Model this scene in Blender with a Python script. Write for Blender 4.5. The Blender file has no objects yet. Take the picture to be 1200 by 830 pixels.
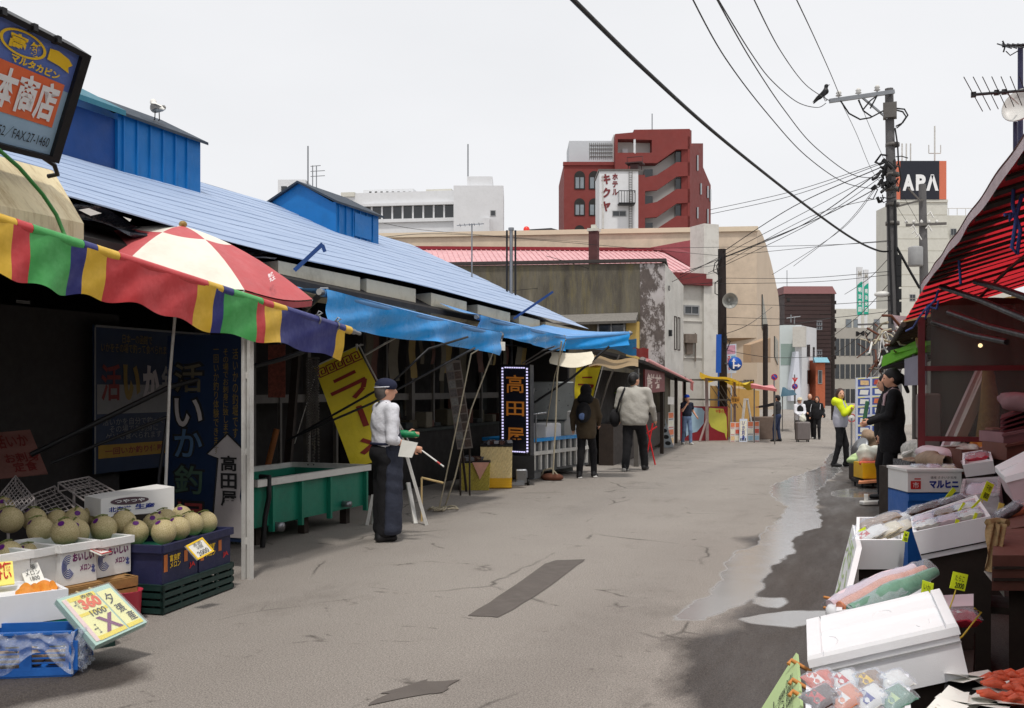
import bpy,math,random
from math import sin,cos,pi,hypot,radians,atan2
import numpy as np
from mathutils import Vector as V,Matrix
random.seed(7)
MR=Matrix.Rotation
SC=bpy.context.scene
COL=SC.collection
# camera, world, sun, exposure
YAW=radians(21.08)
CS,SN=cos(YAW),sin(YAW)
FP,CX,CY,EYE=1167.0,600.0,455.0,1.5
cam_d=bpy.data.cameras.new('camera');cam=bpy.data.objects.new('camera',cam_d);COL.objects.link(cam)
cam.location=(0,0,EYE);cam.rotation_euler=(pi/2,0,YAW)
cam_d.sensor_width=36;cam_d.lens=35.0;cam_d.shift_y=40/1200;cam_d.clip_start=.05;cam_d.clip_end=3000
SC.camera=cam
SUN_EL,SUN_AZ=radians(67),radians(158)
wd=bpy.data.worlds.new('World');SC.world=wd;wd.use_nodes=True
nt=wd.node_tree;bg=nt.nodes['Background']
sky=nt.nodes.new('ShaderNodeTexSky');sky.sky_type='NISHITA';sky.sun_disc=False
sky.sun_elevation=SUN_EL;sky.sun_rotation=SUN_AZ;sky.air_density=1.0;sky.dust_density=3.0
hs=nt.nodes.new('ShaderNodeHueSaturation');hs.inputs['Saturation'].default_value=.25
mx=nt.nodes.new('ShaderNodeMix');mx.data_type='RGBA';mx.inputs[0].default_value=.86
cl=nt.nodes.new('ShaderNodeTexNoise');cl.inputs['Scale'].default_value=2.2;cl.inputs['Detail'].default_value=5;cr=nt.nodes.new('ShaderNodeValToRGB')
tcw=nt.nodes.new('ShaderNodeTexCoord');mpw=nt.nodes.new('ShaderNodeMapping');mpw.inputs['Scale'].default_value=(1,1,2.5);nt.links.new(tcw.outputs['Generated'],mpw.inputs[0]);nt.links.new(mpw.outputs[0],cl.inputs['Vector'])
cr.color_ramp.elements[0].position=.3;cr.color_ramp.elements[0].color=(9.3,9.4,9.65,1);cr.color_ramp.elements[1].position=.7;cr.color_ramp.elements[1].color=(10.1,10.15,10.4,1)
nt.links.new(cl.outputs['Fac'],cr.inputs[0]);nt.links.new(cr.outputs[0],mx.inputs[7])
nt.links.new(sky.outputs[0],hs.inputs['Color']);nt.links.new(hs.outputs[0],mx.inputs[6])
nt.links.new(mx.outputs[2],bg.inputs[0]);bg.inputs[1].default_value=.1
sl=bpy.data.lights.new('sun','SUN');sl.energy=2.2;sl.angle=radians(5);sl.color=(1,.96,.9)
so=bpy.data.objects.new('sun',sl);COL.objects.link(so);so.location=(0,-20,40)
sd=V((sin(SUN_AZ)*cos(SUN_EL),cos(SUN_AZ)*cos(SUN_EL),sin(SUN_EL)))
so.rotation_euler=(-sd).to_track_quat('-Z','Y').to_euler()
SC.view_settings.view_transform='Standard';SC.view_settings.look='None'
SC.view_settings.exposure=0.0;SC.view_settings.gamma=1.0;SC.view_settings.use_curve_mapping=False
SC.render.engine='CYCLES'
try:SC.cycles.max_bounces=6;SC.cycles.transparent_max_bounces=12
except Exception:pass
# where things stand
RIGHT,FWD,UP=V((CS,SN,0)),V((-SN,CS,0)),V((0,0,1))
def W(px,py,d):
 return V((0,0,EYE))+FWD*d+RIGHT*((px-CX)/FP*d)+UP*((CY-py)/FP*d)
def gz(y):
 t=min(1,max(0,(y-13)/22));return-.42*(t*t*(3-2*t))
def G(px,py):
 z=0
 for i in range(12):
  d=(EYE-z)*FP/(py-CY);p=W(px,py,d);z=gz(p.y)
 return V((p.x,p.y,z))
def WL(px,py,lat):
 k=(px-CX)/FP;return W(px,py,lat/(k*CS-SN))
def WY(px,py,y):
 k=(px-CX)/FP;return W(px,py,y/(CS+k*SN))
def hit(px,py,P,N):
 r=FWD+RIGHT*((px-CX)/FP)+UP*((CY-py)/FP);o=V((0,0,EYE))
 return o+r*((P-o).dot(N)/r.dot(N))
def lin(c):return tuple((x/255/12.92 if x<=10 else((x/255+.055)/1.055)**2.4)for x in c)
# materials
X={}
class N:
 def __init__(s,name):
  s.m=bpy.data.materials.new(name);s.m.use_nodes=True;s.t=s.m.node_tree
  s.b=s.t.nodes['Principled BSDF'];s.o=s.t.nodes['Material Output']
  s.tc=s.t.nodes.new('ShaderNodeTexCoord')
 def n(s,k,**kw):
  x=s.t.nodes.new(k)
  for a,v in kw.items():setattr(x,a,v)
  return x
 def l(s,a,b):s.t.links.new(a,b)
 def noise(s,scale,detail=4,rough=.6,stretch=None,coord='Object'):
  x=s.n('ShaderNodeTexNoise');x.inputs['Scale'].default_value=scale;x.inputs['Detail'].default_value=detail
  x.inputs['Roughness'].default_value=rough;src=s.tc.outputs[coord]
  if stretch:
   mp=s.n('ShaderNodeMapping');mp.inputs['Scale'].default_value=stretch;s.l(src,mp.inputs[0]);src=mp.outputs[0]
  s.l(src,x.inputs['Vector']);return x.outputs['Fac']
 def ramp(s,fac,stops):
  x=s.n('ShaderNodeValToRGB');e=x.color_ramp.elements
  while len(e)<len(stops):e.new(.5)
  for i,(p,c)in enumerate(stops):
   e[i].position=p;e[i].color=tuple(c)+(1,)if not isinstance(c,(int,float))else(c,c,c,1)
  s.l(fac,x.inputs[0]);return x.outputs[0]
 def mix(s,f,a,b,mode='MIX'):
  x=s.n('ShaderNodeMix',data_type='RGBA',blend_type=mode)
  for i,v in((0,f),(6,a),(7,b)):
   if isinstance(v,(int,float)):x.inputs[i].default_value=v
   elif isinstance(v,tuple):x.inputs[i].default_value=v+(1,)if len(v)==3 else v
   else:s.l(v,x.inputs[i])
  return x.outputs[2]
 def bump(s,h,st=.3,dist=.02):
  x=s.n('ShaderNodeBump');x.inputs['Strength'].default_value=st;x.inputs['Distance'].default_value=dist
  s.l(h,x.inputs['Height']);s.l(x.outputs[0],s.b.inputs['Normal']);return x
 def put(s,k,v):
  if isinstance(v,(int,float)):s.b.inputs[k].default_value=v
  elif isinstance(v,tuple):s.b.inputs[k].default_value=v+(1,)
  else:s.l(v,s.b.inputs[k])
def mat(name,c,rough=.6,var=.15,scale=6,bump=.15,bscale=60,metal=0,spec=.4,dist=.01,dirt=0,dcol=(.05,.045,.035),dscale=2.5,stretch=None):
 if name in X:return X[name]
 n=N(name);f=n.noise(scale,5,.65,stretch)
 col=n.ramp(f,[(.25,tuple(max(0,x*(1-var))for x in c)),(.75,tuple(min(1,x*(1+var))for x in c))])
 if dirt:
  g=n.ramp(n.noise(dscale,8,.72,stretch),[(.48,0.),(.72,dirt)]);col=n.mix(g,col,dcol)
 n.put('Base Color',col);n.put('Metallic',metal);n.put('Specular IOR Level',spec)
 n.put('Roughness',n.ramp(n.noise(scale*2.3),[(.3,max(.03,rough-.1)),(.7,min(1,rough+.1))]))
 if bump:n.bump(n.noise(bscale,3),bump,dist)
 X[name]=n.m;return n.m
def c(r,g,b):return lin((r,g,b))
# mesh building
ROOTLOC={}
class MB:
 def __init__(s):s.v=[];s.f=[];s.mi=[];s.sm=[]
 def add(s,vs,fs,mi=0,sm=False):
  o=len(s.v);s.v+=[V(v)for v in vs]
  for f in fs:s.f.append(tuple(o+i for i in f));s.mi.append(mi);s.sm.append(sm)
  return s
 def hexa(s,p,mi=0):
  return s.add(p,[(3,2,1,0),(4,5,6,7),(0,1,5,4),(1,2,6,5),(2,3,7,6),(3,0,4,7)],mi)
 def box(s,ctr,size,R=None,mi=0,bev=0):
  x,y,z=(a/2 for a in size);ctr=V(ctr)
  if not bev:
   p=[V((a,b,e))for e in(-z,z)for a,b in((-x,-y),(x,-y),(x,y),(-x,y))]
   f=[(3,2,1,0),(4,5,6,7),(0,1,5,4),(1,2,6,5),(2,3,7,6),(3,0,4,7)]
  else:
   b=min(bev,x*.9,y*.9,z*.9);p=[];f=[]
   rings=[(-z,b),(-z+b,0),(z-b,0),(z,b)]
   for zz,i in rings:
    X,Y=x-i,y-i;q=b if i==0 else b*.4
    p+=[V((-X+q,-Y,zz)),V((X-q,-Y,zz)),V((X,-Y+q,zz)),V((X,Y-q,zz)),V((X-q,Y,zz)),V((-X+q,Y,zz)),V((-X,Y-q,zz)),V((-X,-Y+q,zz))]
   for r in range(3):
    for i in range(8):f.append((r*8+i,r*8+(i+1)%8,r*8+8+(i+1)%8,r*8+8+i))
   f.append(tuple(range(7,-1,-1)));f.append(tuple(range(24,32)))
  if R is not None:p=[R@q for q in p]
  return s.add([ctr+q for q in p],f,mi)
 def slab(s,q,t,mi=0):
  q=[V(a)for a in q];n=(q[1]-q[0]).cross(q[3]-q[0]).normalized()
  return s.hexa([a-n*t for a in q]+q,mi)
 def quad(s,q,mi=0,sm=False):return s.add(q,[tuple(range(len(q)))],mi,sm)
 def tube(s,pts,r,seg=8,mi=0,cap=True):
  pts=[V(p)for p in pts];n=len(pts);rs=r if isinstance(r,(list,tuple))else[r]*n
  t0=(pts[1]-pts[0]).normalized();u=t0.cross(V((0,0,1)))
  if u.length<.05:u=t0.cross(V((1,0,0)))
  u.normalize();vs=[];fs=[]
  for i,p in enumerate(pts):
   t=(pts[min(i+1,n-1)]-pts[max(i-1,0)]).normalized();u=(u-t*u.dot(t)).normalized();w=t.cross(u)
   for k in range(seg):
    a=2*pi*k/seg;vs.append(p+(u*cos(a)+w*sin(a))*rs[i])
  for i in range(n-1):
   for k in range(seg):fs.append((i*seg+k,i*seg+(k+1)%seg,(i+1)*seg+(k+1)%seg,(i+1)*seg+k))
  s.add(vs,fs,mi,True)
  if cap:s.add(vs[:seg],[tuple(range(seg-1,-1,-1))],mi);s.add(vs[-seg:],[tuple(range(seg))],mi)
  return s
 def bar(s,a,b,w,h=None,mi=0,up=UP):
  a,b=V(a),V(b);h=h or w;t=(b-a).normalized();x=t.cross(up)
  if x.length<.05:x=t.cross(V((1,0,0)))
  x.normalize();y=x.cross(t)
  o=[-x*w/2-y*h/2,x*w/2-y*h/2,x*w/2+y*h/2,-x*w/2+y*h/2]
  return s.hexa([a+q for q in o]+[b+q for q in o],mi)
 def lathe(s,ctr,prof,seg=20,mi=0,axis=None):
  ctr=V(ctr);R=axis.to_track_quat('Z','Y').to_matrix()if axis is not None else Matrix.Identity(3);vs=[];fs=[]
  for r,z in prof:
   for k in range(seg):
    a=2*pi*k/seg;vs.append(ctr+R@V((r*cos(a),r*sin(a),z)))
  for i in range(len(prof)-1):
   for k in range(seg):fs.append((i*seg+k,i*seg+(k+1)%seg,(i+1)*seg+(k+1)%seg,(i+1)*seg+k))
  return s.add(vs,fs,mi,True)
 def ball(s,ctr,r,seg=12,rings=8,mi=0,R=None):
  r=(r,r,r)if isinstance(r,(int,float))else r;ctr=V(ctr);vs=[];fs=[]
  for i in range(rings+1):
   t=pi*i/rings
   for k in range(seg):
    a=2*pi*k/seg;p=V((r[0]*sin(t)*cos(a),r[1]*sin(t)*sin(a),r[2]*cos(t)))
    vs.append(ctr+(R@p if R is not None else p))
  for i in range(rings):
   for k in range(seg):fs.append((i*seg+k,(i+1)*seg+k,(i+1)*seg+(k+1)%seg,i*seg+(k+1)%seg))
  return s.add(vs,fs,mi,True)
 def grid(s,fn,nu,nv,mi=0,sm=True):
  vs=[fn(i/nu,j/nv)for j in range(nv+1)for i in range(nu+1)]
  fs=[(j*(nu+1)+i,j*(nu+1)+i+1,(j+1)*(nu+1)+i+1,(j+1)*(nu+1)+i)for j in range(nv)for i in range(nu)]
  return s.add(vs,fs,mi,sm)
 def prism(s,poly,dz,mi=0):
  poly=[V(p)for p in poly];n=len(poly);dz=V(dz)
  return s.add(poly+[p+dz for p in poly],[tuple(range(n-1,-1,-1)),tuple(range(n,2*n))]+[(i,(i+1)%n,n+(i+1)%n,n+i)for i in range(n)],mi)
 def build(s,name,mats,parent=None,loc=None):
  mats=mats if isinstance(mats,(list,tuple))else[mats]
  if parent is not None:
   r=parent
   while r.parent:r=r.parent
   L=ROOTLOC[r.name]
  else:
   if loc is None:
    lo=[min(v[i]for v in s.v)for i in range(3)];hi=[max(v[i]for v in s.v)for i in range(3)]
    loc=V(((lo[0]+hi[0])/2,(lo[1]+hi[1])/2,lo[2]))
   L=V(loc)
  me=bpy.data.meshes.new(name);me.from_pydata([tuple(v-L)for v in s.v],[],s.f)
  for m in mats:me.materials.append(m)
  me.polygons.foreach_set('material_index',s.mi);me.polygons.foreach_set('use_smooth',s.sm);me.update()
  o=bpy.data.objects.new(name,me);COL.objects.link(o)
  if parent is not None:o.parent=parent
  else:o.location=L;ROOTLOC[o.name]=L
  return o
def tag(o,label,cat,group=None):
 o['label']=label;o['category']=cat
 if group:o['group']=group
 return o
def thing(name,label,cat,loc,group=None):
 o=bpy.data.objects.new(name,None);COL.objects.link(o);o.location=loc;o.empty_display_size=.1
 ROOTLOC[o.name]=V(loc);return tag(o,label,cat,group)
def struct(o):o['kind']='structure';return o
def kids(o):return[x for x in bpy.data.objects if x.parent==o]
def dup(root,loc,rz=0,label=None,scale=1):
 def cp(o,par):
  q=o.copy();COL.objects.link(q)
  if par is not None:q.parent=par
  for ch in CH.get(o.name,[]):cp(ch,q)
  return q
 CH={}
 for x in bpy.data.objects:
  if x.parent:CH.setdefault(x.parent.name,[]).append(x)
 r=cp(root,None);r.location=loc;r.rotation_euler=(0,0,rz);r.scale=(scale,)*3 if isinstance(scale,(int,float))else scale
 ROOTLOC[r.name]=V(loc)
 if label:r['label']=label
 return r
# writing: queued, then meshed in one go at the end
TEXTS=[]
def text(body,BL,U,Vv,m,parent,name='lettering',off=.004,bold=.0,seq=False):
 """Fit body into the rectangle BL + U + Vv."""
 TEXTS.append((body,V(BL),V(U),V(Vv),m,parent,name,off,bold))
def flush_text():
 obs=[]
 for i,(body,BL,U,Vv,m,parent,name,off,bold)in enumerate(TEXTS):
  cu=bpy.data.curves.new('t','FONT');cu.body=body;cu.align_x='CENTER';cu.offset=bold;cu.resolution_u=3
  cu.space_line=.95;o=bpy.data.objects.new('t',cu);COL.objects.link(o);obs.append(o)
 dg=bpy.context.evaluated_depsgraph_get();dg.update()
 for o,(body,BL,U,Vv,m,parent,name,off,bold)in zip(obs,TEXTS):
  me=bpy.data.meshes.new_from_object(o.evaluated_get(dg))
  n=U.cross(Vv).normalized();co=[v.co for v in me.vertices]
  if not co:print('EMPTY TEXT',body);continue
  x0=min(a.x for a in co);x1=max(a.x for a in co);y0=min(a.y for a in co);y1=max(a.y for a in co)
  b=MB();b.v=[BL+U*((a.x-x0)/(x1-x0+1e-9))+Vv*((a.y-y0)/(y1-y0+1e-9))+n*off for a in co]
  b.f=[tuple(p.vertices)for p in me.polygons];b.mi=[0]*len(b.f);b.sm=[False]*len(b.f)
  b.build(name,m,parent);cu=o.data
  bpy.data.objects.remove(o);bpy.data.curves.remove(cu);bpy.data.meshes.remove(me)
class Panel:
 def __init__(s,BL,BR,TL):s.o=V(BL);s.U=V(BR)-s.o;s.V=V(TL)-s.o;s.n=s.U.cross(s.V).normalized()
 def p(s,u,v,off=0):return s.o+s.U*u+s.V*v+s.n*off
 def q(s,u0,v0,u1,v1,off=0):return[s.p(u0,v0,off),s.p(u1,v0,off),s.p(u1,v1,off),s.p(u0,v1,off)]
 def board(s,mb,t=.02,mi=0):return mb.slab(s.q(0,0,1,1),t,mi)
 def patch(s,mb,u0,v0,u1,v1,off=.003,mi=0):return mb.quad(s.q(u0,v0,u1,v1,off),mi)
 def text(s,body,u0,v0,u1,v1,m,parent,name='lettering',off=.006,bold=.0):
  text(body,s.p(u0,v0),s.U*(u1-u0),s.V*(v1-v0),m,parent,name,off,bold)
 def frame(s,mb,w,d=.03,mi=0,off=0):
  a,b=w/s.U.length,w/s.V.length
  for u0,v0,u1,v1 in((0,0,1,b),(0,1-b,1,1),(0,b,a,1-b),(1-a,b,1,1-b)):
   mb.slab(s.q(u0,v0,u1,v1,off+d),d,mi)
  return mb
class Facade:
 def __init__(s,A,B,z0,z1):
  s.A=V((A[0],A[1],0));s.B=V((B[0],B[1],0));s.U=(s.B-s.A).normalized();s.L=(s.B-s.A).length
  s.N=V((s.U.y,-s.U.x,0));s.z0=z0;s.z1=z1
 def uz(s,px,py):p=hit(px,py,s.A,s.N);return(p-s.A).dot(s.U),p.z
 def p(s,u,z,off=0):return s.A+s.U*u+UP*z+s.N*off
 def q(s,u0,z0,u1,z1,off=0):return[s.p(u0,z0,off),s.p(u1,z0,off),s.p(u1,z1,off),s.p(u0,z1,off)]
 def solid(s,mb,depth,mi=0,z0=None,z1=None,u0=0,u1=None,off=0):
  u1=s.L if u1 is None else u1
  mb.slab(s.q(u0,s.z0 if z0 is None else z0,u1,s.z1 if z1 is None else z1,off),depth,mi)
 def panel(s,u0,z0,u1,z1,off=0):return Panel(s.p(u0,z0,off),s.p(u1,z0,off),s.p(u0,z1,off))
 def window(s,parent,px0,py0,px1,py1,nx=2,ny=1,fm=None,gm=None,fw=.06,proud=.04,uzr=None):
  if uzr:u0,z0,u1,z1=uzr
  else:
   u0,z1=s.uz(px0,(py0+py0)/2);u1,z0=s.uz(px1,py1)
  pn=s.panel(u0,z0,u1,z1,.004);f=MB();pn.frame(f,fw,proud)
  for i in range(1,nx):
   u=u0+(u1-u0)*i/nx;f.slab(s.q(u-fw*.35,z0+fw,u+fw*.35,z1-fw,.004+proud*.8),proud*.8)
  for j in range(1,ny):
   z=z0+(z1-z0)*j/ny;f.slab(s.q(u0+fw,z-fw*.35,u1-fw,z+fw*.35,.002+proud*.7),proud*.7)
  fr=f.build('window',fm or X['alu'],parent)
  g=MB();g.slab(s.q(u0+fw*.5,z0+fw*.5,u1-fw*.5,z1-fw*.5,.012),.01);g.build('pane',gm or X['glass_dark'],fr)
  return fr
def sag(a,b,s,n=16):
 a,b=V(a),V(b);return[a.lerp(b,i/n)-UP*(s*4*(i/n)*(1-i/n))for i in range(n+1)]
# sdf bodies
def surfnet(F,org,h):
 nx,ny,nz=F.shape;acc=np.zeros((nx-1,ny-1,nz-1,3),np.float32);cnt=np.zeros((nx-1,ny-1,nz-1),np.float32)
 sh=(nx-1,ny-1,nz-1)
 for a in range(3):
  for o1 in(0,1):
   for o2 in(0,1):
    off=[0,0,0];oth=[i for i in range(3)if i!=a];off[oth[0]]=o1;off[oth[1]]=o2
    s0=tuple(slice(off[i],off[i]+sh[i])for i in range(3));off2=list(off);off2[a]=1
    s1=tuple(slice(off2[i],off2[i]+sh[i])for i in range(3));f0,f1=F[s0],F[s1]
    m=(f0<0)!=(f1<0);t=np.where(m,f0/np.where(m,f0-f1,1),0)
    for i in range(3):acc[...,i]+=np.where(m,t if i==a else off[i],0)
    cnt+=m
 act=cnt>0;idx=np.full(sh,-1,np.int64);idx[act]=np.arange(act.sum())
 vs=(np.argwhere(act)+acc[act]/cnt[act][:,None])*h+np.array(org);fs=[]
 for a in range(3):
  b,e=(a+1)%3,(a+2)%3;s0=[slice(None)]*3;s1=[slice(None)]*3
  s0[a]=slice(0,-1);s1[a]=slice(1,None)
  for i in(b,e):s0[i]=slice(1,-1);s1[i]=slice(1,-1)
  f0,f1=F[tuple(s0)],F[tuple(s1)];m=np.argwhere((f0<0)!=(f1<0));inside=(f0<0)[tuple(m.T)]
  m=m.copy();m[:,b]+=1;m[:,e]+=1;q=[]
  for db,de in((-1,-1),(0,-1),(0,0),(-1,0)):
   k=m.copy();k[:,b]+=db;k[:,e]+=de;q.append(idx[tuple(k.T)])
  q=np.stack(q,1);q=np.where(inside[:,None],q,q[:,::-1]);fs.append(q)
 return vs,np.concatenate(fs)
def rc(a,b,r1,r2=None,k=.02):return('c',a,b,r1,r1 if r2 is None else r2,k)
def el(ctr,r,k=.02,tilt=0,yaw=0):return('e',ctr,r,k,tilt,yaw)
def cut(ctr,r,k=.01):return('x',ctr,r,k)
def sdf_mesh(prims,h,fold=0,fs=18,seed=0):
 lo=np.full(3,1e9);hi=-lo
 for p in prims:
  if p[0]=='c':
   for q,r in((p[1],p[3]),(p[2],p[4])):lo=np.minimum(lo,np.array(q)-r);hi=np.maximum(hi,np.array(q)+r)
  elif p[0]=='e':m=max(p[2]);lo=np.minimum(lo,np.array(p[1])-m);hi=np.maximum(hi,np.array(p[1])+m)
 lo-=.05;hi+=.05;ax=[np.arange(lo[i],hi[i]+h,h,dtype=np.float32)for i in range(3)]
 X,Y,Z=np.meshgrid(*ax,indexing='ij');D=np.full(X.shape,1e3,np.float32)
 for p in prims:
  k=p[5]if p[0]=='c' else p[3];ext=[(p[1],p[3]),(p[2],p[4])]if p[0]=='c' else[(p[1],max(p[2]))];mg=2*k+.04;sl=[]
  for i in range(3):
   lo_=min(q[i]-r for q,r in ext)-mg;hi_=max(q[i]+r for q,r in ext)+mg;sl.append(slice(max(0,int((lo_-lo[i])/h)),max(1,int((hi_-lo[i])/h)+2)))
  sl=tuple(sl);x,y,z=X[sl],Y[sl],Z[sl];Ds=D[sl]
  if p[0]=='c':
   a=np.array(p[1],np.float32);b=np.array(p[2],np.float32);r1,r2=p[3],p[4];ab=b-a;L=float(ab@ab)+1e-9
   t=np.clip(((x-a[0])*ab[0]+(y-a[1])*ab[1]+(z-a[2])*ab[2])/L,0,1);d=np.sqrt((x-a[0]-t*ab[0])**2+(y-a[1]-t*ab[1])**2+(z-a[2]-t*ab[2])**2)-(r1+(r2-r1)*t)
  else:
   q,r=p[1],p[2];x,y,z=x-q[0],y-q[1],z-q[2]
   if len(p)>5 and p[5]:t=p[5];x,y=x*cos(t)+y*sin(t),-x*sin(t)+y*cos(t)
   if len(p)>4 and p[4]:t=radians(p[4]);y,z=y*cos(t)+z*sin(t),-y*sin(t)+z*cos(t)
   d=(np.sqrt((x/r[0])**2+(y/r[1])**2+(z/r[2])**2)-1)*min(r)
  if p[0]=='x':hh=np.clip(.5-.5*(Ds+d)/k,0,1);D[sl]=Ds*(1-hh)-d*hh+k*hh*(1-hh)
  else:hh=np.clip(.5+.5*(Ds-d)/k,0,1);D[sl]=np.where(Ds>100,d,Ds*(1-hh)+d*hh-k*hh*(1-hh))
 if fold:
  D=D+fold*(np.sin(X*fs+Z*fs*.6+seed+2*np.sin(Z*fs*.5+seed))*np.sin(Z*fs*1.3+Y*fs*.7+seed*2+1.5*np.sin(X*fs*.8)))
 return surfnet(D,lo,h)
# the palette
mat('alu',c(150,150,150),.4,.08,metal=.6);mat('white_metal',c(205,203,198),.45,.06,bump=.05,dirt=.5,dcol=c(120,95,70))
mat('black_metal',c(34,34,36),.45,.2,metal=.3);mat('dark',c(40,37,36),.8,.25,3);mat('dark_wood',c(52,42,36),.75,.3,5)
mat('glass_dark',c(40,44,48),.08,.3,1.5,bump=0,spec=.7);mat('glass_sky',c(120,128,134),.06,.25,1.2,bump=0,spec=.8)
mat('steel',c(140,142,145),.35,.12,metal=.8);mat('rust',c(96,56,40),.8,.35,8);mat('rope',c(168,158,136),.9,.2,40)
mat('wood',c(150,112,66),.7,.25,4,stretch=(1,6,6));mat('pale_wood',c(196,170,120),.7,.2,5);mat('white_paint',c(215,213,208),.5,.06,dirt=.4,dcol=c(110,100,90))
mat('styro',c(236,236,238),.65,.025,12,bump=.25,bscale=260,dist=.003);mat('carton',c(231,229,226),.7,.04,5);mat('cardboard',c(150,104,66),.8,.15,5)
mat('paper',c(232,230,222),.8,.03);mat('paper_yellow',c(243,230,120),.75,.05);mat('neon_yellow',c(222,240,40),.6,.03,bump=0);mat('paper_green',c(186,208,150),.8,.06)
mat('ink',c(24,24,26),.8,.1,bump=0);mat('ink_red',c(196,40,38),.7,.1,bump=0);mat('ink_blue',c(34,52,140),.7,.1,bump=0);mat('ink_orange',c(226,88,34),.7,.08,bump=0)
mat('white_ink',c(235,235,235),.6,.03,bump=0);mat('ink_yellow',c(238,196,40),.6,.05,bump=0);mat('ink_purple',c(120,40,100),.7,.1,bump=0)
mat('vinyl_blue',c(40,154,230),.33,.15,3,bump=.3,bscale=4,dist=.05,dirt=.25,dcol=c(120,170,215),dscale=5);mat('vinyl_blue_top',c(96,150,205),.5,.12,3,dirt=.3,dcol=c(70,110,160))
mat('blue_deep',c(4,108,176),.55,.22,2.5,bump=.3,bscale=12,dirt=.35,dcol=c(4,72,134));mat('blue_bright',c(24,92,170),.5,.12)
for k,v in dict(red=(200,66,68),green=(74,164,86),navy=(50,54,118),yellow=(222,180,60)).items():
 mat('aw_'+k,c(*v),.42,.10,3,bump=.25,bscale=4,dist=.04,dirt=.5,dcol=tuple(min(1,x*1.3+.05)for x in c(*v)),dscale=7)
mat('cream_vinyl',c(236,226,202),.45,.06,3,bump=.3,bscale=6,dist=.03,dirt=.4,dcol=c(196,180,150));mat('umb_red',c(190,84,86),.55,.1,4,dirt=.3,dcol=c(216,120,120));mat('umb_white',c(228,222,208),.55,.05,4,dirt=.4,dcol=c(190,180,160))
mat('frp_green',c(28,124,100),.4,.15,3,dirt=.5,dcol=c(20,70,60));mat('navy_box',c(34,36,70),.6,.2);mat('crate_green',c(26,52,48),.5,.2);mat('teal',c(20,120,100),.35,.1)
mat('crate_blue',c(36,100,180),.4,.1);mat('crate_yellow',c(226,176,30),.45,.1);mat('mesh_cream',c(226,204,150),.7,.15,30);mat('mesh_yellow',c(176,160,70),.7,.25,30)
mat('flag_yellow',c(226,204,40),.6,.12,3,bump=.3,bscale=7,dist=.04);mat('flag_red',c(140,44,30),.7,.1,bump=0)
mat('melon_tray',c(40,120,92),.5,.15);mat('stem',c(104,112,60),.8,.2);mat('sticker',c(90,30,110),.4,.1,bump=0);mat('orange_flesh',c(232,150,62),.4,.2,20)
mat('poster_blue',c(13,33,62),.5,.3,1.5,bump=.05);mat('poster_white',c(205,205,200),.6,.06);mat('squid_white',c(214,208,208),.6,.05);mat('dull_red',c(130,50,50),.7,.2)  # poster_blue lowered so its colour carries the shade inside the stall
mat('skin',c(214,160,132),.5,.08,9,bump=.05);mat('hair',c(24,20,20),.45,.3,40,bump=.4,bscale=120);mat('hair_brown',c(62,40,30),.45,.3,40,bump=.4,bscale=120)
mat('siding',c(212,209,202),.6,.05,2,dirt=.35,dcol=c(140,130,115));mat('grey_wall',c(196,193,186),.7,.06,1.2,dirt=.4,dcol=c(150,142,130));mat('beige',c(205,186,164),.75,.05,.6,dirt=.3,dcol=c(172,152,132),dscale=.8)
mat('brick_red',c(122,52,48),.75,.1,.8);mat('brick_red_side',c(120,50,46),.75,.1,.8);mat('white_bldg',c(214,215,217),.7,.04,.5,dirt=.25,dcol=c(180,180,178));mat('pale_concrete',c(204,202,192),.75,.06,.4,dirt=.35,dcol=c(168,164,152))
mat('brown_clad',c(58,40,38),.6,.12,.8);mat('office_grey',c(166,162,154),.7,.08,.5);mat('sign_black',c(26,28,40),.4,.1,bump=0);mat('sign_orange',c(206,112,84),.5,.06);mat('sign_teal',c(16,158,132),.4,.04,bump=0)
mat('maroon',c(116,44,46),.6,.15);mat('sign_blue',c(24,84,176),.35,.05,bump=0);mat('sign_red',c(200,40,44),.4,.05,bump=0);mat('pole_wood',c(42,34,32),.85,.25,4,stretch=(6,6,.6));mat('pole_conc',c(100,98,98),.8,.14,2,dirt=.4,dcol=c(70,68,68))
mat('cable',c(22,22,24),.6,.1,bump=0);mat('trans_red',c(150,30,30),.4);mat('red_frame',c(104,26,32),.5,.2,dirt=.4,dcol=c(40,12,14));mat('green_mat',c(30,96,44),.95,.3,30,bump=.8,bscale=200)
mat('pinkish',c(222,200,206),.6,.05);mat('brown_box',c(112,72,62),.75,.2);mat('crab',c(214,92,60),.45,.3,25,bump=.6,bscale=40);mat('pack_green',c(110,150,130),.25,.3,9);mat('salmon',c(222,140,104),.3,.2,10)
mat('rubber',c(22,22,23),.6,.1);mat('terracotta',c(120,62,46),.8,.15);mat('leaf',c(120,150,48),.55,.45,12);mat('leaf_dark',c(60,92,36),.55,.4,12)
mat('tarp_tan',c(190,164,120),.6,.15,3);mat('aw_pink',c(224,150,150),.5,.1);mat('yellow_tarp',c(226,196,60),.5,.15,3);mat('teal_dark',c(30,80,100),.6,.1)
mat('car_dark',c(40,42,48),.25,.1,metal=.3,bump=0);mat('car_silver',c(190,192,196),.25,.05,metal=.4,bump=0);mat('car_red',c(190,40,40),.25,.05,bump=0);mat('light_red',c(226,60,50),.3,.05,bump=0)
mat('navy_cloth',c(48,52,66),.9,.12,12,bump=.35,bscale=30,dist=.02);mat('navy_cap',c(30,34,58),.85,.1);mat('white_cloth',c(226,226,232),.85,.03,8,bump=.35,bscale=18,dist=.03);mat('black_cloth',c(24,23,26),.9,.2,14,bump=.3,bscale=40)
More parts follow.
